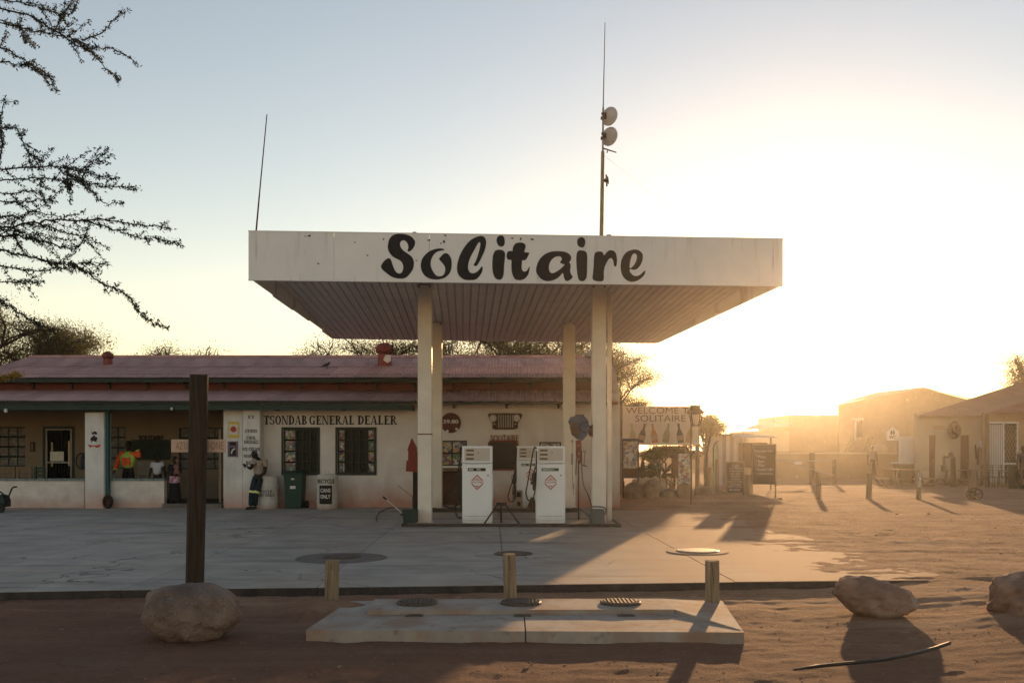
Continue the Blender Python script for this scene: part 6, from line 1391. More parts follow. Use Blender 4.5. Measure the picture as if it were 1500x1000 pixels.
# WC sign
D = 50; t = thing('wc_sign', P2(1309,D), 'white house shaped WC sign with two small figures', 'sign')
mb = MB(); mb.prism([(PX(x,D),PZ(y,D)) for x,y in [(1298.5,645),(1298.5,632),(1307,625),(1316.5,632),(1316.5,645)]], D-.04, D); obj('plate', mb, m_white, t)
mb = MB(); text_mb(mb, 'WC', PX(1307.5,D), PZ(640,D), D-.044, 5.6/F*D, 12/F*D, .003, .02)
for dx in (-1.6, 2): 
    c = PT(1307.3+dx,633,D-.044); mb.prism([(c.x-.035,c.z-.11),(c.x+.035,c.z-.11),(c.x+.045,c.z+.06),(c.x-.045,c.z+.06)], D-.046, D-.042); mb.prism([(c.x+.03*math.cos(q*1.05), c.z+.1+.03*math.sin(q*1.05)) for q in range(6)], D-.046, D-.042)
obj('lettering', mb, m_letters, t); mb = MB(); mb.box(PX(1315.5,D), PX(1317,D), D, D+.06, -.1, PZ(645,D)); mb.box(PX(1299,D),PX(1316,D),D,D+.04,PZ(646,D),PZ(644,D)); obj('post', mb, m_wood, t)
D = 49; t = thing('white_screen', P2(1329,D), 'plain white panel standing at the corner of the right house', 'panel'); a = R4(1317,1342.5,638.5,677,D); mb = MB(); mb.box(a[0],a[1],D,D+.06,a[2],a[3]); obj('panel', mb, m_white, t); mb = MB(); mb.box(a[0],a[0]+.06,D+.062,D+.12,-.1,a[3]-.02); mb.box(a[1]-.06,a[1],D+.062,D+.12,-.1,a[3]-.02); obj('posts', mb, m_wood, t)
D = 48; t = thing('skip_bin', P2(1328,D), 'dark green bin under the white panel', 'bin'); mb = MB(); mb.prism([(PX(1319.5,D),-.02),(PX(1337,D),-.02),(PX(1340,D),PZ(679,D)),(PX(1317.5,D),PZ(679,D))], D, D+.7); obj('body', mb, M('skip_green', (.05,.06,.035), .7), t); mb = MB(); mb.box(PX(1313,D),PX(1341,D),D-.05,D+.75,PZ(679,D)+.002,PZ(677,D)); obj('lid', mb, m_white, t)
# right house
D = 47.0; t = thing('yard_house', P2(1400,D), 'pale yellow house with tyre on the wall and a hipped red brown roof', 'house')
d1 = R4(1361,1370,637,708,D); d1 = (d1[0],d1[1],.02,d1[3]); d2 = R4(1407,1420,637,708,D); d2 = (d2[0],d2[1],.02,d2[3])
mb = MB(); wall_mb(mb, PX(1342.5,D), PX(1442,D), -.1, PZ(609,D)+.1, D, .3, [d1,d2]); obj('wall', mb, m_shed2, t)
mb = MB(); mb.slab([(PX(1342.5,D)+.002,D+.3),(PX(1342.5,D)+.3,D+.3),(PX(1349,D+12)+.3,D+12),(PX(1349,D+12),D+12)], -.1, PZ(609,D)-.05); obj('side_wall', mb, m_shed2, t)
m_door = M('brown_door', (.13,.055,.03), .6, .25, 5, .1, 30, stretch=(6,6,1))
for dd in (d1, d2): mb = MB(); mb.box(dd[0],dd[1],D+.08,D+.13,dd[2],dd[3]); do = obj('door', mb, m_door, t); mb = MB(); mb.cyl((dd[1]-.07,D+.04,1.1),(dd[1]-.07,D+.08,1.1),.03); obj('handle', mb, m_steel, do)
# hipped roof
e0 = Vector((PX(1339,D), D-.4, PZ(609,D-.4))); e1 = Vector((PX(1600,D), D-.4, PZ(609,D-.4))); rz = PZ(549,D+7)
rf('roof', e0, Vector((PX(1700,D), D-.4, e0.z)), Vector((PX(1700,D), D+7, rz)), Vector((PX(1532,D+7),D+7,rz)), m_tin2, t)
rf('roof', Vector((PX(1346,D+13), D+13, e0.z)), e0, Vector((PX(1532,D+7),D+7,rz)), Vector((PX(1532,D+7),D+7.05,rz)), m_tin, t)
# porch bay
D = 45.2; 
mb = MB(); pz0 = PZ(604,D); rf('porch_roof', (PX(1438,D), D-.6, PZ(605,D)), (PX(1640,D), D-.6, PZ(605,D)), (PX(1660,D), D+3.2, PZ(571,D+3.2)), (PX(1565,D+3.2), D+3.2, PZ(571,D+3.2)), M('porch_red', (.27,.11,.08), .65, .2, 2, .1), t)
sl = R4(1447,1492,620,712,D); wd2 = (sl[0], sl[1], .1, sl[3])
mb = MB(); wall_mb(mb, PX(1442,D), PX(1640,D), -.1, PZ(604,D), D, .25, [wd2]); obj('porch_wall', mb, m_shed, t)
mb = MB(); mb.box(PX(1443,D), PX(1447.5,D), D-.1, D+.0, 0, PZ(606,D)); obj('porch_post', mb, m_wood, t)
mb = MB(); mb.box(PX(1448,D+1.5), PX(1640,D), D+1.5, D+1.6, 0, 3.1); obj('inner_wall', mb, m_br, t); mb = MB(); mb.box(PX(1448,D+1.5), PX(1640,D), D+.26, D+1.6, 3.1, 3.15); obj('inner_ceiling', mb, m_br, t)
for k in range(8):
    x_ = PX(1449.5+k*2.6,D); mb = MB(); mb.box(x_-.02, x_+.028, D+.05, D+.08, .12, wd2[3]-.05); obj('gate_slat', mb, m_paper, t)
mb = MB(); x0, x1 = PX(1471,D), PX(1491,D)
for k in range(-7, 12):
    a, b = (x0+k*.14, .15), (x0+k*.14+1.2, 2.7)
    for s_ in (1, -1):
        P_, Q_ = ((a[0],a[1]),(b[0],b[1])) if s_ > 0 else ((b[0]-.6,a[1]),(a[0]-.6,b[1]))
        # clip the strip to the door width
        def at(xc): u = (xc-P_[0])/(Q_[0]-P_[0]); return (xc, P_[1]+(Q_[1]-P_[1])*u), u
        us = sorted([at(x0)[1], at(x1)[1]]); u0, u1 = max(0,us[0]), min(1,us[1])
        if u1 > u0+.02: mb.bar((P_[0]+(Q_[0]-P_[0])*u0, D+.06, P_[1]+(Q_[1]-P_[1])*u0), (P_[0]+(Q_[0]-P_[0])*u1, D+.06, P_[1]+(Q_[1]-P_[1])*u1), .018)
obj('lattice', mb, m_wood_p, t)
mb = MB(); mb.box(x0-.03,x0+.02,D+.02,D+.1,.1,wd2[3]); mb.box(x1-.02,x1+.04,D+.02,D+.1,.1,wd2[3]); mb.box(x0+.02,x1-.02,D+.02,D+.1,.95,1.0); mb.box(wd2[0],wd2[1],D-.03,D+.04,wd2[3],wd2[3]+.07); obj('door_frame', mb, m_white, t)
D = 46.8; t = thing('old_tyre', PT(1398.5,642,D), 'big dark tyre hung on the pale house wall above the brown door', 'tyre'); mb = MB(); tyre(mb, (0,0,0), .42, .15, 'y', 30, 12, .9); mb.v = [(PX(1398.5,D)+x*.66, D+y*1.2, PZ(629,D)+z) for x,y,z in mb.v]; obj('tyre', mb, M('tyre_dark', (.05,.035,.028), .9, .2, 12), t, smooth=True)
t = thing('wall_notice', PT(1438.5,655,D), 'small white notice near the corner of the pale house', 'sign'); a = R4(1435.5,1442,645,656,D); mb = MB(); mb.box(a[0],a[1],D-.05,D-.01+.2,a[2],a[3]); obj('plate', mb, m_white, t)
t = thing('hanging_tools', PT(1430,680,D), 'pair of long dark tools hanging on the wall right of the door', 'tools'); mb = MB(); mb.bar(PT(1429,651,D),PT(1430,672,D),.05); mb.bar(PT(1432.5,655,D),PT(1432,680,D),.06,.04); obj('tool', mb, m_br, t)
t = thing('lettering_sign', PT(1379,628,D), 'faded pink lettering on the pale house wall', 'sign'); mb = MB(); text_mb(mb, 'BAKERY', PX(1378.5,D), PZ(625.5,D), D+.19, 5/F*D, 16/F*D, .01); mb.box(PX(1370,D),PX(1387,D),D+.17,D+.198,PZ(628.2,D),PZ(627.6,D)); obj('lettering', mb, M('pink_letters', (.45,.22,.16), .8), t)
# picnic tables
def picnic(cx, D, w_top, w_all, yt, yb_, lab):
    X = PX(cx,D); t = thing('picnic_table', P2(cx,D), lab, 'picnic table', 'picnic tables in the yard'); W = w_top/F*D/2; WA = w_all/F*D/2; zt_ = PZ(yt,D); zs_ = PZ(yb_,D)
    for k in range(4): mb = MB(); mb.box(X-W, X+W, D-.42+k*.215, D-.42+k*.215+.2, zt_-.04, zt_); obj('top_board', mb, m_wood_p, t)
    for s_ in (-1, 1):
        mb = MB(); mb.box(X+s_*WA-.9*(s_ > 0)-.0*(s_ < 0), X+s_*WA+.9*(s_ < 0), D-.5, D+.4, zs_-.05, zs_); obj('bench_seat', mb, m_wood_p, t)
        for xx in (X+s_*(WA-.1), X+s_*(WA-.75)): mb = MB(); mb.bar((xx+s_*.0,D-.4,zs_-.05),(xx-s_*.25,D-.4,0),.06); mb.bar((xx,D+.3,zs_-.05),(xx-s_*.25,D+.3,0),.06); obj('bench_leg', mb, m_wood, t)
        for dy in (-.35, .3): mb = MB(); mb.bar((X+s_*W*.55,D+dy,zt_-.04),(X+s_*W*.75,D+dy,0),.07); obj('leg', mb, m_wood, t)
    for dy in (-.4, .32): mb = MB(); mb.bar((X-WA+.2,D+dy,.06),(X+WA-.2,D+dy,.06),.06); obj('runner', mb, m_wood, t)
picnic(1327, 43.5, 57, 88, 686.5, 700, 'wooden picnic table with side benches in front of the green bin')
picnic(1402, 44.5, 38, 40, 687.5, 701, 'wooden bench table before the brown door of the pale house')
def yardtable(x0, x1, D, yt, lab):
    t = thing('yard_table', P2((x0+x1)/2,D), lab, 'table', 'thin metal tables on the porch'); zt_ = PZ(yt,D); a, b = PX(x0,D), PX(x1,D)
    mb = MB(); mb.box(a,b,D-.35,D+.35,zt_-.04,zt_); obj('tabletop', mb, m_wood_p, t)
    for xx in (a+.08,b-.08):
        for dy in (-.3,.3): mb = MB(); mb.cyl((xx,D+dy,0),(xx,D+dy,zt_-.04),.022); obj('leg', mb, m_dark, t)
    mb = MB(); mb.cyl((a+.08,D-.3,zt_*.45),(b-.08,D-.3,zt_*.45),.015); obj('stretcher', mb, m_dark, t)
yardtable(1424, 1446, 44, 688, 'thin dark table left of the porch chairs'); yardtable(1466, 1489, 44.2, 689, 'pale topped table in front of the lattice door')
def chair(px, D, lab, sc_=1.):
    t = thing('porch_chair', P2(px,D), lab, 'chair', 'dark metal chairs on the porch'); X = PX(px,D); w_ = .24
    mb = MB(); mb.box(X-w_,X+w_,D-.22,D+.22,.44,.47); obj('seat', mb, m_br, t)
    for sx in (-1,1):
        for dy in (-.2,.2): mb = MB(); mb.cyl((X+sx*(w_+.02),D+dy*1.1,0),(X+sx*w_,D+dy,.45 if dy < 0 else .95),.014,n=6); obj('leg', mb, m_dark, t)
    mb = MB()
    for zz in (.62,.74,.86,.95): mb.bar((X-w_,D+.2,zz),(X+w_,D+.2,zz),.025,.01)
    obj('backrest', mb, m_dark, t)
chair(1449, 42.6, 'first dark chair left in front of the slatted gate'); chair(1462, 42.4, 'middle dark chair in front of the slatted gate'); chair(1474.5, 42.8, 'right dark chair beside the green bin on the porch')
# vise machine
D = 43; t = thing('pillar_drill', P2(1392,D), 'old iron hand drill machine on a stand by the picnic bench', 'machine')
mb = MB(); mb.cyl((PX(1397,D),D,0), PT(1396,668,D), .13, .09, 12); obj('stand', mb, m_br, t); mb = MB(); mb.bar(PT(1382,669,D),PT(1398,670,D),.09); mb.bar(PT(1382.5,668,D),PT(1382,684,D),.07); mb.box(PX(1391,D),PX(1395,D),D-.1,D+.1,PZ(671,D),PZ(663,D)); mb.bar(PT(1393,661,D),PT(1397,668,D),.06); mb.cyl(PT(1378.5,683,D),PT(1385.5,683,D),.09,.05); mb.cyl(PT(1381,690,D),PT(1384,684,D),.13,.08); obj('head', mb, m_iron, t)
# wheel ornament on a block
D = 33.4; t = thing('wagon_wheel', P2(1424.5,D), 'spoked iron wheel leaning on a wooden block in the yard', 'wheel'); X = PX(1425,D); D = GD(732); X = PX(1425,D); r_ = 12/F*D; zc = r_*.8
mb = MB(); mb.tube([(X+r_*math.cos(k*math.pi/14), D-.12, r_*.72+r_*.72*math.sin(k*math.pi/14)) for k in range(29)], .022, 8); obj('rim', mb, m_iron, t, smooth=True)
for k in range(3): a = k*math.pi/3+.2; mb = MB(); mb.cyl((X-r_*math.cos(a),D-.12,r_*.72-r_*.72*math.sin(a)),(X+r_*math.cos(a),D-.12,r_*.72+r_*.72*math.sin(a)),.016); obj('spoke', mb, m_iron, t)
mb = MB(); mb.cyl((X,D-.17,r_*.72),(X,D-.05,r_*.72),.06,n=14); obj('hub', mb, m_iron, t)
t = thing('wooden_block', P2(1425,D), 'upright weathered timber block behind the spoked wheel', 'timber'); mb = MB(); mb.bevbox(X-.1,X+.1,D-.04,D+.14,-.02,PZ(687,D),.015); obj('timber', mb, m_wood, t)
D = 41; t = thing('porch_bin', P2(1484,D), 'dark green ribbed bin at the right end of the porch', 'bin'); mb = MB(); mb.lathe(P2(1484,D,0), [(.15,0),(.17,.05),(.18,.5),(.19,.9),(.16,.95),(.05,.98)], 18); obj('body', mb, M('skip_green2', (.03,.04,.025), .7), t, smooth=True)
for px, D_, r_ in ((1498,40.5,.2),): t = thing('old_tyre', P2(px,D_), 'dark tyre standing at the right picture edge', 'tyre'); mb = MB(); tyre(mb, (PX(px,D_),D_,.3), .3, .09, 'y'); obj('tyre', mb, m_black, t, smooth=True)
# ================================================================== MAST AND AERIAL
D = 34.5; bx = PX(879.5,D); t = thing('radio_mast', (bx, D+.9, 0), 'tall steel radio mast with two round dishes behind the canopy', 'mast')
def mp(px, py): return PT(px, py, D)
m_mast = M('mast_steel', (.19,.16,.09), .6, .2, 4, .1, metal=.4)
mb = MB(); mb.cyl((bx,D,0), mp(881,345), .075); mb.cyl(mp(881,345), mp(883,222), .07, .06, 12); obj('lower_pole', mb, m_mast, t, smooth=True)
mb = MB(); mb.cyl(mp(883,222), mp(883.6,158), .035, .035, 10); mb.cyl(mp(883.6,158), mp(886.3,33), .022, .012, 8); obj('upper_rod', mb, m_steel, t, smooth=True)
for py, cx, dk in ((170, 891.5, 1.), (199.5, 891.5, .8)):
    c = mp(cx, py); mb = MB(); nrm = Vector((.62, .75, .0)).normalized(); prof = [(.0,.0),(.12,.01),(.22,.05),(.31,.12),(.33,.12),(.32,.14),(.2,.09),(.0,.06)]
    u = Vector((0,0,1)); v = nrm.cross(u); V = []; n = 24
    for r_, h_ in prof:
        for k in range(n): a = 2*math.pi*k/n; V.append(c+(u*math.cos(a)+v*math.sin(a))*max(r_,.002)+nrm*(h_-.06))
    mb.add(V, [(i*n+k, i*n+(k+1)%n, (i+1)*n+(k+1)%n, (i+1)*n+k) for i in range(len(prof)-1) for k in range(n)]); obj('dish', mb, M('dish_%g' % dk, (.42*dk,.41*dk,.42*dk), .6), t, smooth=True)
    mb = MB(); mb.cyl(mp(881,py-3), mp(886,py-3.5), .05); mb.cyl(mp(880,py+3), mp(885,py+3.5), .06); mb.box(mp(884,py).x-.02, mp(888,py).x, D-.07, D+.07, mp(0,py+4).z, mp(0,py-4).z); obj('dish_mount', mb, m_dark, t)
mb = MB(); mb.cyl(mp(884,217.5), mp(903,223.5), .03, .02, 8); mb.cyl(mp(890,221), mp(889,224), .02); obj('yagi', mb, m_dark, t)
mb = MB(); mb.cyl(mp(884,265), mp(891,264), .03, .14, 12); mb.cyl(mp(888,256), mp(889,273), .03); obj('small_antenna', mb, m_dark, t)
mb = MB(); mb.tube([mp(882.5,225), mp(881.2,250), mp(882.8,262), mp(880.8,275)], .02, 6); obj('cable', mb, m_dark, t, smooth=True)
mb = MB(); mb.tube([mp(885,228)+Vector((0,0,0)), Vector((PX(1005,50), 50, PZ(322,50)))], .004, 4); mb.tube([Vector((PX(1005,50), 50, PZ(322,50))), (PX(1120,80), 80, 0)], .006, 4); obj('guy_wire', mb, m_dark, t)
D = 23.5; p0 = PT(372, 356, D); t = thing('whip_aerial', (p0.x, D, ZB+HB-.1), 'thin leaning whip aerial on the left end of the canopy roof', 'aerial')
mb = MB(); mb.cyl(PT(374,352,D), PT(380,285,D), .022, .018, 8); mb.cyl(PT(380,285,D), PT(391,168,D), .016, .012, 8); obj('rod', mb, M('aerial_rust', (.09,.03,.025), .7), t); mb = MB(); mb.cyl(PT(374,366,D), PT(374,350,D), .03); obj('mount', mb, m_dark, t)
# ================================================================== PEOPLE
SP = dict(pelvis=(0,0,.53), chest=(0,0,.72), neck=(0,0,.845), head=(0,-.01,.915), shl=(-.105,0,.80), ell=(-.135,.01,.63), wrl=(-.14,-.03,.49), shr=(.105,0,.80), elr=(.135,.01,.63), wrr=(.14,-.03,.49),
          hil=(-.05,0,.50), knl=(-.055,-.01,.28), anl=(-.055,.01,.045), hir=(.05,0,.50), knr=(.055,-.01,.28), anr=(.055,.01,.045))
def pose(**k): d = dict(SP); d.update(k); return d
m_or = M('hi_vis_orange', (.85,.13,.03), .7, .1, 8, .1); m_lime = M('hi_vis_lime', (.42,.62,.12), .7, .08, 8, .1); m_trd = M('dark_trousers', (.012,.013,.018), .9, .2, 8)
# man in orange jacket, hand raised to his ear
D = 28.7; H_ = 1.74; b = P2(188, D, .12)
ps = pose(ell=(-.17,-.03,.66), wrl=(-.20,-.06,.52), elr=(.21,-.05,.75), wrr=(.17,-.06,.87), shl=(-.115,0,.80), shr=(.115,0,.80))
t, J = person(b, H_, ps, 'man in orange and lime high visibility jacket, one hand raised to his ear', skin=(.025,.016,.012), top=m_or, bottom=m_trd, sleeve='long', headyaw=.3)
mb = MB()
# lime vest body over the jacket with an orange chest patch left open
pel, chh = J['pelvis'], J['chest']
vest = skin_mesh([pel+(chh-pel)*.06, (pel+chh)/2, chh, J['shl'].lerp(chh,.12)+Vector((0,0,.02)), J['shr'].lerp(chh,.12)+Vector((0,0,.02))], [(0,1),(1,2),(2,3),(2,4)], [.180,.186,.198,.135,.135], 2); obj('vest', vest, m_lime, t, smooth=True, autos=80)
c = chh+Vector((.0,-.20,-.10)); mb = MB(); mb.bevbox(c.x-.12, c.x-.008, c.y-.01, c.y+.08, c.z-.10, c.z+.13, .02); obj('chest_patch', mb, m_or, t); mb = MB(); mb.bevbox(c.x+.012, c.x+.12, c.y-.01, c.y+.08, c.z-.10, c.z+.13, .02); obj('chest_patch', mb, m_or, t)
mb = MB(); w_ = J['wrl']; mb.cyl(w_.lerp(J['ell'],.1), w_.lerp(J['ell'],.22), .062, .062, 14); w_ = J['wrr']; mb.cyl(w_.lerp(J['elr'],.08), w_.lerp(J['elr'],.2), .062, .062, 14); obj('cuff', mb, M('cuff_yellow', (.75,.6,.15), .7), t, smooth=True)
tb = thing('drink_bottle', J['wrl']+Vector((0,-.03,-.36)), 'clear plastic bottle held low by the man in orange', 'bottle'); mb = MB(); mb.lathe(J['wrl']+Vector((0,-.03,-.36)), [(.05,0),(.055,.02),(.055,.18),(.025,.25),(.022,.29)], 14); obj('bottle', mb, M('bottle_grey', (.22,.23,.24), .3), tb, smooth=True)
# man in white shirt
D = 28.8; H_ = 1.38
person(P2(231, D, .12), H_, pose(wrl=(-.17,-.05,.48), ell=(-.155,-.0,.62), elr=(.15,-.02,.63), wrr=(.17,-.06,.5)), 'person in white T-shirt with a peach front standing behind the low wall', skin=(.02,.014,.011), top=M('shirt_white', (.52,.54,.58), .8, .06, 8, .1), bottom=m_trd, headyaw=0)
mb = MB()
# woman holding a child
D = 28.2; H_ = 1.30
t, J = person(P2(256, D, .12), H_, pose(ell=(-.14,-.06,.66), wrl=(.0,-.14,.64), elr=(.15,-.06,.66), wrr=(.06,-.15,.68)), 'woman in black dress with pink patterned skirt holding a baby in the veranda opening', skin=(.03,.018,.013), top=m_trd, bottom=m_trd, skirt=True, headyaw=.2, headpitch=.2)
mb = MB(); c = J['pelvis']; mb.lathe(Vector((c.x,c.y,c.z-.12)), [(.155,0),(.16,.03),(.15,.17),(.13,.19)], 18); obj('wrap', mb, sticker_mat('pink_print', 22, [(.6,.35,.45),(.65,.5,.55),(.35,.1,.2)], 2.), t, smooth=True)
c = J['chest']+Vector((.12,-.2,.0)); tb = thing('person', c-Vector((0,0,.14)), 'small baby in dark clothes carried in the arms of the woman', 'baby')
mb = skin_mesh([c, c+Vector((0,0,.12)), c+Vector((.02,0,.19)), c+Vector((.09,-.05,.06)), c+Vector((-.09,-.05,.07)), c+Vector((.10,-.04,-.14)), c+Vector((-.06,-.05,-.14))], [(0,1),(1,2),(1,3),(1,4),(0,5),(0,6)], [.07,.06,.03,.022,.022,.03,.03], 1); h2 = head_mb(c+Vector((.03,0,.25)), .075, .5); mb.add(h2.v, h2.f); obj('body', mb, M('baby_skin', (.17,.09,.07), .6), tb, smooth=True)
# leaning man with phone
D = 27.15; H_ = 1.66; b = P2(373, D, 0)
ps = pose(pelvis=(.035,.06,.515), chest=(.075,.10,.70), neck=(.045,.06,.825), head=(-.005,.005,.875), shl=(-.02,.03,.79), ell=(-.035,-.10,.665), wrl=(-.075,-.17,.70), shr=(.155,.09,.78), elr=(.165,.02,.60), wrr=(.11,-.07,.55),
          hil=(.0,.04,.49), knl=(-.04,-.03,.27), anl=(-.05,-.05,.045), hir=(.08,.06,.49), knr=(.03,-.03,.27), anr=(.0,.02,.045))
m_navy = M('navy_overalls', (.008,.022,.035), .85, .2, 8, .2)
m_tan = M('tan_shirt', (.33,.31,.31), .85, .12, 5, .3, c2=(.40,.27,.18))
t, J = person(b, H_, ps, 'man in tan shirt and navy trousers leaning by the wall, looking at a phone', skin=(.022,.015,.012), top=m_tan, bottom=m_navy, facing=-.6, headyaw=-.5, headpitch=.5, cap=M('grey_cap', (.11,.095,.09), .9, .2, 20))
mb = MB(); k_ = J['knl'].lerp(J['hil'],.05); d_ = (J['hil']-J['knl']).normalized(); mb.cyl(k_-d_*.03, k_+d_*.03, .092, .092, 16); k_ = J['knr'].lerp(J['hir'],.03); mb.cyl(k_-d_*.03, k_+d_*.03, .092, .092, 16); obj('reflective_band', mb, M('band_lime', (.62,.68,.25), .5), t, smooth=True)
tb = thing('phone', J['wrl']+Vector((-.06,-.03,.02)), 'dark mobile phone in the hand of the leaning man', 'phone'); mb = MB(); mb.obox(J['wrl']+Vector((-.08,-.04,.03)), .01, .07, .14, Matrix.Rotation(-.5,3,'Y')); obj('phone', mb, m_black, tb)
# distant walking man
D = GD(701); person(P2(1278, D), 1.82, pose(knl=(-.05,-.06,.28), anl=(-.06,.02,.045), knr=(.05,.0,.28), anr=(.03,-.06,.045)), 'distant man in pale shirt and cap walking in the hazy yard', skin=(.08,.05,.035), top=M('shirt_dust', (.25,.2,.17), .8), bottom=M('trouser_dust', (.12,.09,.07), .8), cap=m_paper)
# person at the right edge
D = 40.5; person(P2(1499, D), 1.75, pose(), 'person in dark clothes standing at the right picture edge by the porch', skin=(.05,.03,.02), top=M('shirt_dark', (.05,.04,.05), .8), bottom=M('trouser_brown', (.08,.05,.04), .8))
# ================================================================== TREES
def leaf_mesh(mb_pts, size, seed, n_per=1, flatz=1.):
    """numpy quads around points"""
    rs = np.random.RandomState(seed); P = np.array(mb_pts); P = np.repeat(P, n_per, axis=0); n = len(P)
    a = rs.normal(size=(n,3)); a /= np.linalg.norm(a,axis=1)[:,None]; b = rs.normal(size=(n,3)); b -= a*(a*b).sum(1)[:,None]; b /= np.linalg.norm(b,axis=1)[:,None]
    s = size*rs.uniform(.4,1.4,(n,1)); a = a*s; b = b*s*.32
    V = np.stack([P-a, P+b, P+a, P-b], 1).reshape(-1,3); return V
def mesh_np(name, V, mat, parent, org):
    me = bpy.data.meshes.new(name); n = len(V)//4; me.vertices.add(len(V)); me.vertices.foreach_set('co', (V-np.array(org)).astype(np.float32).ravel())
    me.loops.add(n*4); me.loops.foreach_set('vertex_index', np.arange(n*4, dtype=np.int32)); me.polygons.add(n); me.polygons.foreach_set('loop_start', np.arange(0, n*4, 4, dtype=np.int32)); me.polygons.foreach_set('loop_total', np.full(n, 4, dtype=np.int32))
    me.materials.append(mat); me.update(calc_edges=True); o = bpy.data.objects.new(name, me); COL.objects.link(o); o.parent = parent; return o
def leaf_mat(name, c, trans=.35):
    m = M(name, c, .7, .35, 3, 0, c2=[x*1.7 for x in c], spec=.1); t = m.node_tree; n = t.nodes; b = n['Principled BSDF']
    tr = n.new('ShaderNodeBsdfTranslucent'); mx = n.new('ShaderNodeMixShader'); mx.inputs[0].default_value = trans
    t.links.new(b.inputs['Base Color'].links[0].from_socket, tr.inputs[0]); out = n['Material Output']
    t.links.new(b.outputs[0], mx.inputs[1]); t.links.new(tr.outputs[0], mx.inputs[2]); t.links.new(mx.outputs[0], out.inputs[0]); return m
m_leaf = leaf_mat('acacia_leaf', (.095,.085,.035), .55); m_leafd = leaf_mat('near_acacia_leaf', (.045,.05,.04), .25); m_leafg = leaf_mat('palm_leaf', (.09,.085,.03)); m_bark = M('acacia_bark', (.07,.055,.045), .95, .3, 6, .5)
def tree(name, base, H_, Rr, seed, lab, nleaf, lsize, mat=m_leaf, cat='tree', group=None, trunk_h=.25, flat_=.45, depth=5, twigw=.7):
    base = Vector(base); t = thing(name, base, lab, cat, group); r = random.Random(seed); segs = []; tips = []
    def grow(p, d, L_, w_, k):
        q = p+d*L_; mid = (p+q)/2+Vector((r.uniform(-1,1),r.uniform(-1,1),r.uniform(-1,1)))*L_*.08
        segs.append((p, mid, q, w_, w_*.72, k))
        if k >= depth-2: tips.append((mid, q, k))
        if k >= depth: return
        nb = r.choice((2,3,3)) if k > 0 else 6
        for i in range(nb):
            az = r.uniform(0, 6.28) if k else (i/nb*6.28+r.uniform(-.4,.4)); sp_ = r.uniform(.35,.95) if k else r.uniform(.5,1.1)
            side = Vector((math.cos(az), math.sin(az), 0)); nd = (d*math.cos(sp_)+side*math.sin(sp_)).normalized(); nd.z = nd.z*(1-.12*k)+.05; nd.normalize()
            grow(q, nd, L_*r.uniform(.62,.86), w_*.62, k+1)
    grow(Vector((0,0,0)), Vector((r.uniform(-.1,.1),r.uniform(-.1,.1),1)).normalized(), 1., .12, 0)
    allp = np.array([list(s[2]) for s in segs]); mx_ = np.abs(allp[:,:2]).max(); mz = allp[:,2].max()
    hz = trunk_h
    def W(p):
        z = p.z/mz; rr = Rr/mx_
        return base+Vector((p.x*rr, p.y*rr, H_*(z**.8 if z > 0 else z)))
    mbT = MB(); mbB = MB()
    for p, m_, q, w0, w1, k in segs:
        (mbT if k == 0 else mbB).tube([W(p), W(m_), W(q)], [w0*H_*.4*twigw, (w0+w1)*H_*.2*twigw, w1*H_*.4*twigw], 6 if k < 3 else 4, False)
    obj('trunk', mbT, m_bark, t, smooth=True); obj('limbs', mbB, m_bark, t, smooth=True)
    pts = []
    for i in range(nleaf):
        a, b, k = tips[r.randrange(len(tips))]; u = r.random(); p = W(a.lerp(b,u)); s_ = H_*.046
        pts.append((p.x+r.gauss(0,s_*1.3), p.y+r.gauss(0,s_*1.3), p.z+r.gauss(0,s_*.6)))
    mesh_np('crown', leaf_mesh(pts, lsize, seed), mat, t, base); return t
G_ = 'thorn trees behind the shop'
def T(px, D, ytop, rpx, seed, lab, nl, ls, **k):
    return tree('thorn_tree', P2(px,D,0), PZ(ytop,D), rpx/F*D, seed, lab, nl, ls, group=G_, **k)
T(-10, 39, 450, 165, 11, 'large feathery thorn tree behind the left end of the shop roof' , 70000, .042, flat_=.5)
T(70, 40, 476, 85, 17, 'second feathery thorn tree just right of the left one', 26000, .042)
T(215, 44, 506, 60, 5, 'low airy tree top showing left of centre above the shop ridge', 16000, .042)
T(285, 45, 507, 45, 15, 'low airy tree top showing above the ridge near the tall post', 8000, .042)
T(545, 41, 490, 120, 21, 'spreading thorn tree behind the red ventilator', 42000, .038, twigw=.55)
T(700, 40, 474, 120, 33, 'dark dense thorn tree between the canopy columns', 60000, .042, twigw=.55)
T(815, 42, 474, 110, 41, 'thorn tree behind the right canopy columns', 52000, .042, twigw=.55)
T(905, 41.5, 545, 48, 57, 'low sunlit feathery thorn bush beside the shop gable and welcome sign', 16000, .036, twigw=.4)
T(872, 40, 494, 92, 52, 'sunlit feathery tree at the right corner of the shop', 26000, .036, twigw=.35)
tree('yard_tree', P2(1514,70,0), PZ(518,70), 38/F*70, 61, 'small leafy tree top above the pale house roof', 9000, .075, group='yard trees')
tree('palm_tree', P2(1035,42,0), PZ(608,42), 30/F*42, 71, 'shaggy backlit tree behind the welcome sign and rocks', 12000, .05, mat=m_leafg, group='yard trees')
tree('bush', P2(975,36,0), PZ(642,36), 55/F*36, 81, 'bushy thicket seen through the gap under the welcome sign', 9000, .05, cat='bush')
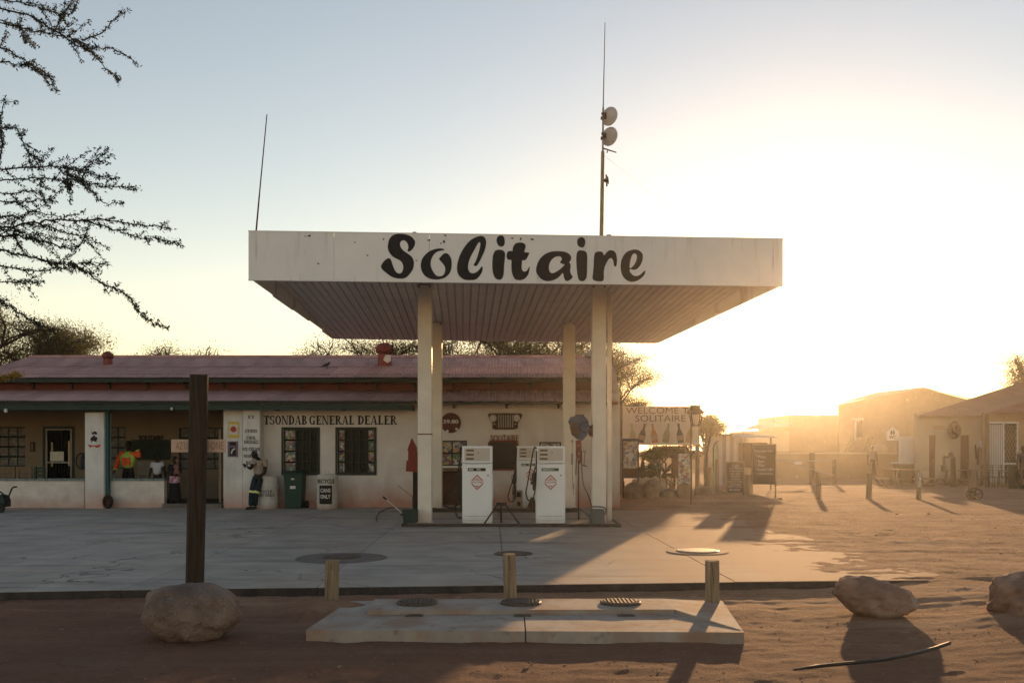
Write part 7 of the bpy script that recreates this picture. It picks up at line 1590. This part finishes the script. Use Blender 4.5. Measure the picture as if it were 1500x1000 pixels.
# near acacia: trunk stands outside the frame, its branches hang in at the left
base = Vector((-6.4, 7.4, -.1)); t = thing('acacia_tree', base, 'near acacia whose thin leafy branches hang into the upper left', 'tree')
hub = base+Vector((.1,.2,2.6))
mb = MB(); mb.tube([base, base+Vector((.05,.05,1.3)), hub], [.16,.13,.11], 12); obj('trunk', mb, m_bark, t, smooth=True)
BR = [ # (depth, width px, points)
 (7.0,3.0,[(-260,330),(-120,120),(-40,20),(30,18),(80,45),(120,68),(165,72),(203,95)]),
 (7.0,1.8,[(105,58),(135,78),(155,100),(175,117)]),
 (7.1,2.0,[(-60,40),(0,36),(50,46),(90,52),(125,68),(150,88)]),
 (7.2,1.8,[(-60,60),(0,70),(40,92),(80,118)]),
 (7.0,1.6,[(120,58),(150,48),(165,32),(180,14)]),
 (7.2,1.6,[(-30,88),(20,93),(50,102),(78,116)]),
 (6.9,1.6,[(-40,-12),(20,2),(60,12),(100,22),(112,8)]),
 (7.1,1.4,[(0,30),(30,42),(38,62),(42,52)]),
 (7.0,1.4,[(80,45),(100,12),(115,-6)]),
 (7.3,1.8,[(-5,250),(3,215),(0,180),(8,140)]),
 (7.2,1.6,[(6,186),(26,192),(38,218),(52,232),(64,237)]),
 (7.0,2.8,[(-260,330),(-120,270),(-30,250),(40,246),(90,244),(135,256),(175,262)]),
 (7.0,1.6,[(100,246),(125,246),(140,234),(157,223)]),
 (7.0,1.8,[(95,252),(130,268),(165,273),(204,275)]),
 (7.0,1.6,[(112,262),(135,280),(155,298),(182,296)]),
 (7.0,1.3,[(98,262),(102,280),(103,299)]),
 (7.1,1.8,[(-20,268),(40,262),(80,262),(110,272)]),
 (7.1,1.8,[(-20,292),(30,296),(60,292),(82,296)]),
 (7.0,3.2,[(-260,330),(-140,345),(-30,338),(40,326),(90,322),(140,322),(195,328),(252,335)]),
 (7.0,1.8,[(120,322),(160,334),(200,346),(240,352),(268,361)]),
 (7.0,1.5,[(60,328),(100,342),(125,345),(143,357)]),
 (7.1,2.4,[(-40,350),(20,346),(60,352),(100,364),(118,358),(130,330)]),
 (7.0,2.4,[(-60,366),(0,366),(50,378),(100,388),(130,386),(162,388)]),
 (7.0,2.0,[(100,384),(125,398),(150,415),(175,427),(192,438),(205,458),(222,472),(248,481)]),
 (7.1,1.6,[(-20,412),(20,413),(62,414)]),
 (6.9,2.0,[(-60,410),(-10,436),(10,446),(40,466),(62,477),(82,488)]),
 (7.2,1.8,[(-30,310),(20,318),(55,312),(88,318)]),
 (7.2,1.8,[(-30,380),(20,392),(60,396),(90,392),(108,398)]),
 (7.15,1.6,[(-30,330),(25,338),(70,346),(112,352)]),
 (7.2,1.6,[(20,340),(35,370),(60,380),(85,384)]),
 (7.1,1.8,[(-30,278),(10,284),(45,280),(66,288)]),
]
r = random.Random(3); lp = []; fine = MB(); m_twig = M('acacia_twig', (.035,.03,.026), .9, .3, 10)
def catm(P, n=6):
    out = []
    for i in range(len(P)-1):
        p0, p1, p2, p3 = P[max(0,i-1)], P[i], P[i+1], P[min(len(P)-1,i+2)]
        for k in range(n):
            t_ = k/n; out.append(.5*((2*p1)+(-p0+p2)*t_+(2*p0-5*p1+4*p2-p3)*t_**2+(-p0+3*p1-3*p2+p3)*t_**3))
    return out+[P[-1]]
def spray(C, dens):
    for i in range(len(C)-1):
        a, b = C[i], C[i+1]; L_ = (b-a).length; n_ = max(1, int(L_*dens))
        for k in range(n_):
            p = a.lerp(b, r.random())
            for q in range(4):
                lp.append((p.x+r.gauss(0,.0095), p.y+r.gauss(0,.012), p.z+r.gauss(0,.0105)))
for D, wpx, pts in BR:
    P = [PT(x, y, D+.25*math.sin(x*.02+y*.05)) for x, y in pts]
    if pts[0][0] == -260: P[0] = hub
    C = catm(P); n = len(C); w0 = wpx/F*D/2
    C = [c+Vector((0,0,r.gauss(0,.006))) for c in C]
    mb = MB(); mb.tube(C, [w0*(1-.75*i/(n-1))+.0012 for i in range(n)], 6); obj('branch', mb, m_twig, t, smooth=True)
    vis = [c for c in C if c.x > PX(-25, D)]
    spray(vis, 95)
    # side twigs
    for i in range(2, len(vis)-2, 2):
        if r.random() < .62:
            c = vis[i]; dr = (vis[i+1]-vis[i-1]).normalized(); up = r.choice((-1,1)); d = (dr*.8+Vector((0, r.uniform(-.4,.4), up*r.uniform(.25,.8)))).normalized(); L_ = r.uniform(.05,.22)*(1 if c.x < PX(120,D) else .45)
            tw = [c+d*L_*s_/4+dr*L_*.12*(s_/4)**2+Vector((0,0,r.gauss(0,.004))) for s_ in range(5)]; fine.tube(tw, [.003,.0026,.0022,.0018,.001], 4); spray(tw, 95)
obj('twigs', fine, m_twig, t, kind='stuff'); o = mesh_np('foliage', leaf_mesh(lp, .0125, 4), m_leafd, t, base); o['kind'] = 'stuff'
# a small yellow leafed sprig close to the left edge
t = thing('yellow_sprig', Vector((PX(-30,7.5), 7.5, -.1)), 'yellowish leafy sprig poking in at the left edge below the roof line', 'plant')
C = catm([Vector((PX(-60,7.5),7.5,-.1)), PT(-40,620,7.5), PT(-12,562,7.5), PT(8,553,7.5), PT(28,547,7.5)]); mb = MB(); mb.tube(C, .004, 5); obj('stem', mb, m_twig, t)
lp = []
for c in C[len(C)//2:]:
    for q in range(26): lp.append((c.x+r.gauss(0,.018), c.y+r.gauss(0,.02), c.z+r.gauss(0,.013)))
mesh_np('leaves', leaf_mesh(lp, .016, 9), leaf_mat('yellow_leaf', (.30,.20,.05), .4), t, ORG[t.name])
dt = MB(); rt = random.Random(9)
for k in range(60):
    y = rt.uniform(5.6, 11.2); x = rt.uniform(-.5*y, .5*y); a = rt.uniform(0, 3.14); L_ = rt.uniform(.03, .14); P = []
    for j in range(4):
        xx = x+math.cos(a)*L_*j/3+rt.gauss(0,.004); yy = y+math.sin(a)*L_*j/3+rt.gauss(0,.004); P.append((xx, yy, gz(xx, yy)+.006))
    dt.tube(P, [.003,.0028,.002,.001], 4)
obj('dry_twigs', dt, m_wood, label='thin dry twigs littering the sand in the foreground', cat='twigs', kind='stuff', origin=(0,0,0))
# ================================================================== HAZE
HZD = 0.00041
mb = MB(); mb.box(-3100, 3100, -100, 3300, -14, 19.5)
hm = bpy.data.materials.new('haze'); hm.use_nodes = True; n = hm.node_tree.nodes; n.remove(n['Principled BSDF'])
pv = n.new('ShaderNodeVolumePrincipled'); pv.inputs['Color'].default_value = (1.,.95,.86,1); pv.inputs['Density'].default_value = HZD; pv.inputs['Anisotropy'].default_value = .885
hm.node_tree.links.new(pv.outputs[0], n['Material Output'].inputs['Volume'])
obj('haze', mb, hm, None, kind='stuff', label='warm dusty evening haze filling the whole place', cat='haze', origin=(0,0,-14))
